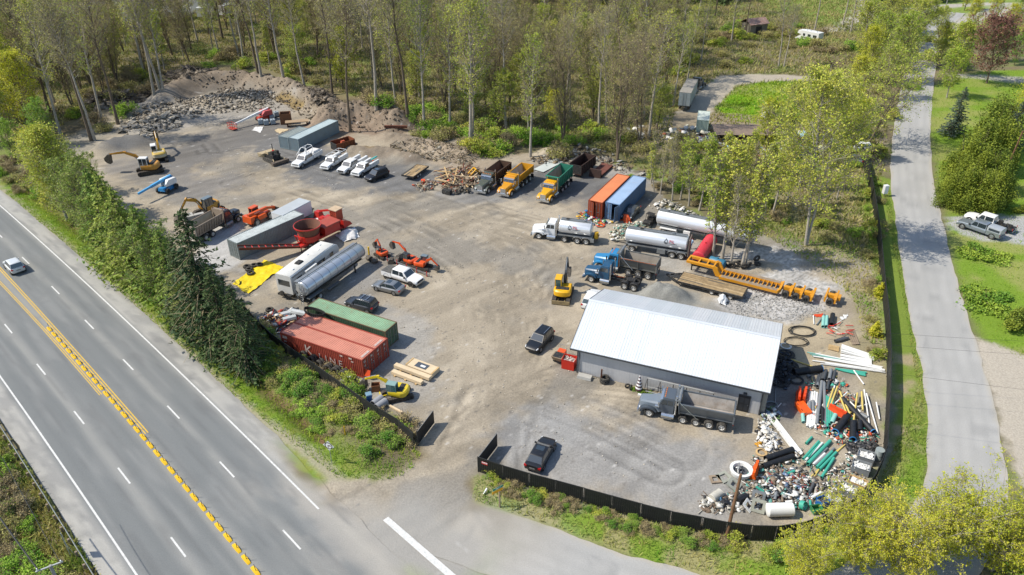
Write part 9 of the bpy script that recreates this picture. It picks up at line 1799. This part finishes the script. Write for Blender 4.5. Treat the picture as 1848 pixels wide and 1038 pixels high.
 put('sp',proto(('wl',0),lambda:broadleaf(440,10,.2,3.0,46,.5,5,.26,BARK_G,TWIG,L_YG,shape='oval',sub=5,tw=4)),G(1708,178),1.0,'fresh green birch at the left edge of the lawn',None,name='birch_tree');put('sp',PROTO[('wl',0)],G(1725,135),1.2,'fresh green birch farther up the lawn edge',None,name='birch_tree')
 put('pu',proto(('pu',0),lambda:broadleaf(441,11,.15,4.8,70,.6,3.4,.3,BARK_B,TWIG,L_PU,shape='oval',sub=6,tw=4)),G(1780,152),1.25,'reddish-brown plum tree beyond the garden path',None,name='plum_tree')
 put('wi',proto(('wi',0),lambda:broadleaf(442,11,.2,4.5,60,.35,5,.28,BARK_B,TWIG,L_YY,shape='oval',sub=6,tw=4)),G(1858,232),.85,'yellow weeping willow at the right edge of the picture',None,name='willow_tree')
 for x,y,h,k in ((1800,110,9,2),(1830,118,8,2),(1845,90,10,0),(1815,70,9,1),(1765,85,8,0),(1750,60,9,1),(1790,45,9,1),(1835,40,8,2),(1700,100,8,1),(1690,120,7,0),(1740,20,9,1)):put('sp',spring(k),G(x,y),h/15,'leafy tree at the top of the gardens on the right','garden trees at upper right',name='leafy_tree')
 # the near right corner
 mp=lambda i:proto(('mp',i),lambda:broadleaf(450+i,7.0,.1,4.8,60,.55,8.0,.17,BARK_G,TWIG_G,L_YY,stems=4,shape='vase',sub=8,tw=5,spread=.28,gather=.11))
 for k,(x,y,s,lab) in enumerate(((1700,1005,.78,'large yellow-green maple over the bend of the side street'),(1540,1026,.7,'yellow-green maple left of the large one near the fence corner'),(1445,1050,.56,'low yellow-green maple at the bottom edge of the picture'),(1790,1030,.8,'yellow-green maple in the bottom right corner'),(1620,1036,.78,'yellow-green maple in front of the large one'))):put('mp',mp(k % 2),G(x,y),s,lab,'maples at the near corner',name='maple_tree')
 put('c',spruce(1),G(1868,985),.55,'green fir at the right edge near the bottom corner',None,name='fir_tree');put('c',spruce(1),G(1850,1060),.5,'green fir in the lowest right corner',None,name='fir_tree')
def make_shrubs():
 def row(pts,n,spread,ks,s,label,group,name='shrub',sz=1.0):
  P=resample(W2(pts),1);L=len(P)
  for i in range(n):
   q=P[random.randrange(L)]+np.array([rnd(-spread,spread),rnd(-spread,spread)]);sc=rnd(*s);oo=hw_so(q[:1],q[1:])[1][0]
   if 2.4 < oo < 25 and q[0] < -5:q=q+HN*((1.2 -rnd(0,1.5) -oo) if oo < 12 else (25.6 -oo))
   put('sh',shrub(random.choice(ks)),q,sc,label,group,'shrub',name,sz=sc*sz*rnd(.8,1.2))
 row([(728,812),(690,785),(640,745),(585,705),(530,668),(480,635),(450,612)],86,2.3,[1,1,0,4,2,1,4,3],(.5,1.1),'leafy bramble bush along the fence beside the highway','brambles on the highway verge','bramble_bush',.85)
 row([(715,832),(660,800),(600,755),(545,715),(490,680)],26,1.6,[1,0,4],(.4,.7),'low bramble at the foot of the verge hedge','low brambles on the verge','bramble_bush',.7)
 row([(440,610),(380,560),(300,500),(220,440),(150,385),(100,340),(60,310)],42,2.2,[0,0,2,1,3],(.8,1.5),'dense shrub under the conifers beside the highway','shrubs under the roadside conifers')
 row([(875,868),(960,892),(1050,917),(1150,947),(1250,970),(1330,992)],60,1.1,[1,1,3,4,4],(.3,.58),'bramble growing against the corrugated fence','brambles at the corrugated fence','bramble_bush',.8)
 row([(1340,990),(1420,1000),(1500,975),(1570,930)],18,1.2,[1,3,0],(.45,.8),'green bush outside the curved fence','bushes outside the curved fence','bush')
 row([(1575,330),(1580,420),(1585,500),(1588,580),(1592,640)],22,1.3,[2,0,3,4],(.45,.95),'bush growing inside the screened fence','bushes inside the screened fence','bush')
 row([(0,830),(40,900),(90,980),(140,1050)],26,2.5,[0,2,1,4],(.6,1.15),'bush on the slope beyond the guardrail','bushes beyond the guardrail','bush')
 row([(10,318),(40,325),(75,345),(20,290),(60,300)],22,3.5,[0,2,4,4],(.5,1.1),'scrubby bush at the far left bend of the highway verge','scrub at the left bend','bush')
 row([(-40,850),(20,960),(60,1040)],16,3,[2,4,0],(.7,1.2),'olive scrub in the bottom left corner','scrub in the bottom left corner','bush')
 row([(20,240),(160,215),(260,150),(400,105),(520,125),(620,160)],50,8,[0,2,3,2,4,4],(.9,1.9),'undergrowth bush behind the earth banks','undergrowth behind the earth banks','undergrowth_shrub')
 row([(690,195),(760,210),(830,240),(880,262),(960,268),(1040,250),(1150,265)],70,6,[0,2,3,2,4],(.9,2.0),'undergrowth bush at the edge of the wood behind the trucks','undergrowth at the wood edge','undergrowth_shrub')
 row([(1210,120),(1290,70),(1400,60),(1500,90),(1580,110)],60,13,[2,4,2,3,0],(.9,2.0),'brushy bush on the rough meadow at the top','bushes on the rough meadow','meadow_bush')
 row([(1200,260),(1300,300),(1420,300),(1540,290),(1560,250)],40,4,[3,2,0,4],(.7,1.5),'bush in the overgrown lot beyond the tank trailers','bushes in the overgrown lot','bush')
 row([(1160,320),(1230,350),(1330,375),(1430,400),(1540,430)],34,3,[2,4,3,0],(.5,1.1),'scrubby bush behind the plain white tank trailer','scrub behind the tank trailer','bush')
 row([(1600,70),(1615,160),(1600,240)],16,3.5,[0,3,2],(.9,1.7),'roadside bush left of the far side street','bushes by the far side street','bush')
 row([(1690,120),(1760,60),(1848,40)],22,7,[0,1,3],(.9,1.8),'garden bush at the upper right','garden bushes at upper right','bush')
 jun=proto(('jun',0),lambda:blob(500,3.6,1.0,4200,.32,L_JU,lobes=16,stems=6,twigs=0,up=.6));rb=proto(('rb',0),lambda:blob(501,2.2,2.6,4200,.24,L_CD,lobes=12,stems=5,twigs=0,up=.4))
 put('j',jun,G(1778,462),.85,'low spreading juniper beside the silver pickup',None,'shrub','juniper_bush');put('j',jun,G(1778,545),.95,'low spreading juniper in the middle of the right lawn',None,'shrub','juniper_bush');put('j',rb,G(1838,590),1.0,'round golden-green bush at the right edge of the lawn',None,'shrub','round_bush');put('j',rb,G(1845,385),.6,'dark rounded bush behind the white flat-bed pickup',None,'shrub','round_bush')
 gold=proto(('go',0),lambda:blob(502,1.1,2.0,1500,.2,L_YY,lobes=8,stems=3,cone=True,twigs=0));put('g',gold,G(1586,535),1.0,'small golden cypress against the screened fence',None,'shrub','cypress_bush');put('g',gold,G(1578,605),.95,'small yellow cypress near the orange pipe clutter',None,'shrub','cypress_bush')
 for k,(x,y) in enumerate(((1145,703),(1172,711),(1158,708))):put('g',shrub(0),G(x,y),.28,'tiny green plant at the foot of the workshop wall','plants at the workshop wall','plant','wall_plant')
def scatter(name,label,P,n,h,wd,leaf,keep=None,seed=3):
 """blades of grass or weeds over a survey polygon"""
 r=np.random.default_rng(seed);lo,hi=P.min(0),P.max(0);X=r.uniform(lo[0],hi[0],n*3);Y=r.uniform(lo[1],hi[1],n*3);k=sdf(X,Y,P) < 0
 if keep is not None:k &= keep(X,Y)
 X,Y=X[k][:n],Y[k][:n];m=len(X);Z=ztv(X,Y) -.04;a=r.uniform(0,2*PI,m);hh=h*r.uniform(.4,1.4,m)*(.5+fbm(X,Y,1.5,23));ww=wd*r.uniform(.6,1.3,m);lx,ly=r.normal(0,.45,m)*hh,r.normal(0,.45,m)*hh
 c,s=np.cos(a)*ww/2,np.sin(a)*ww/2
 V=np.stack([np.stack([X -c,Y -s,Z],1),np.stack([X+c,Y+s,Z],1),np.stack([X+lx+c*.3,Y+ly+s*.3,Z+hh],1),np.stack([X+lx -c*.3,Y+ly -s*.3,Z+hh],1)],1).reshape(-1,3)
 t=np.clip(fbm(X,Y,2.2,29)*1.6 -.3+r.normal(0,.15,m),0,1)
 me=np_mesh(name,V,np.arange(m*4).reshape(-1,4),leaf,{'tint':np.repeat(t,4)});tag(link_mesh(name,me),label,'grass',kind='stuff')
def make_grass():
 LG=leafmat('grass_lush','#62941c','#9fb038',.3);LD=leafmat('grass_rough','#66942a','#b3a866',.3);LW=leafmat('weeds','#728538','#ad9f6a',.3)
 V1=np.array([tuple(H(s,o))[:2] for s,o in [(-150,23.9),(-120,23.9),(-90,23.9),(-70,23.9),(-58,24.4)]]+[tuple(G(*p))[:2] for p in [(610,862),(690,868),(735,855),(760,822),(745,805),(690,765)]]+[tuple(H(s,o))[:2] for s,o in [(-66,30),(-90,29),(-120,29),(-150,29)]])
 scatter('verge_grass','lush short grass on the highway verge',V1,62000,.3,.08,LG,seed=1)
 V2=W2([(856,858),(1000,885),(1130,920),(1270,960),(1420,985),(1560,930),(1600,840),(1655,700),(1640,600),(1608,420),(1590,330),(1602,330),(1617,430),(1638,560),(1666,700),(1672,830),(1664,885),(1590,975),(1450,1045),(1320,1042),(1190,1016),(1080,980),(960,935),(852,902)])
 scatter('fence_grass','rough mixed grass in front of the corrugated fence',V2,60000,.36,.08,LD,seed=2)
 scatter('lawn_grass','mown lawn of the garden on the right',LAWN,40000,.13,.10,LG,seed=3)
 scatter('field_grass','bright green grass of the far clearing',FIELD,9000,.3,.25,LG,seed=4)
 V5=W2([(-80,-10),(-60,220),(60,245),(200,190),(320,125),(440,112),(560,155),(690,190),(810,232),(880,270),(1000,258),(1090,270),(1200,330),(1330,400),(1560,460),(1590,330),(1600,280),(1600,60),(1640,-10)])
 nd=lambda X,Y:(sdf(X,Y,DIRT2) > 0) & (sdf(X,Y,FIELD) > 0) & (sdf(X,Y,YARD) > 1)
 scatter('undergrowth','tangle of weeds and low plants under the wood and thicket',V5,150000,.55,.3,LW,keep=nd,seed=5)
 scatter('slope_weeds','weeds on the slope beyond the guardrail',W2([(-60,790),(0,775),(60,860),(190,1060),(-100,1060)]),9000,.4,.16,LD,seed=6)
 scatter('yard_weeds','thin weeds along the inside of the screened fence',W2([(1340,400),(1440,400),(1560,330),(1590,480),(1596,640),(1560,610),(1540,540),(1470,480)]),7000,.3,.14,LD,seed=7)
make_trees();make_shrubs();make_grass()
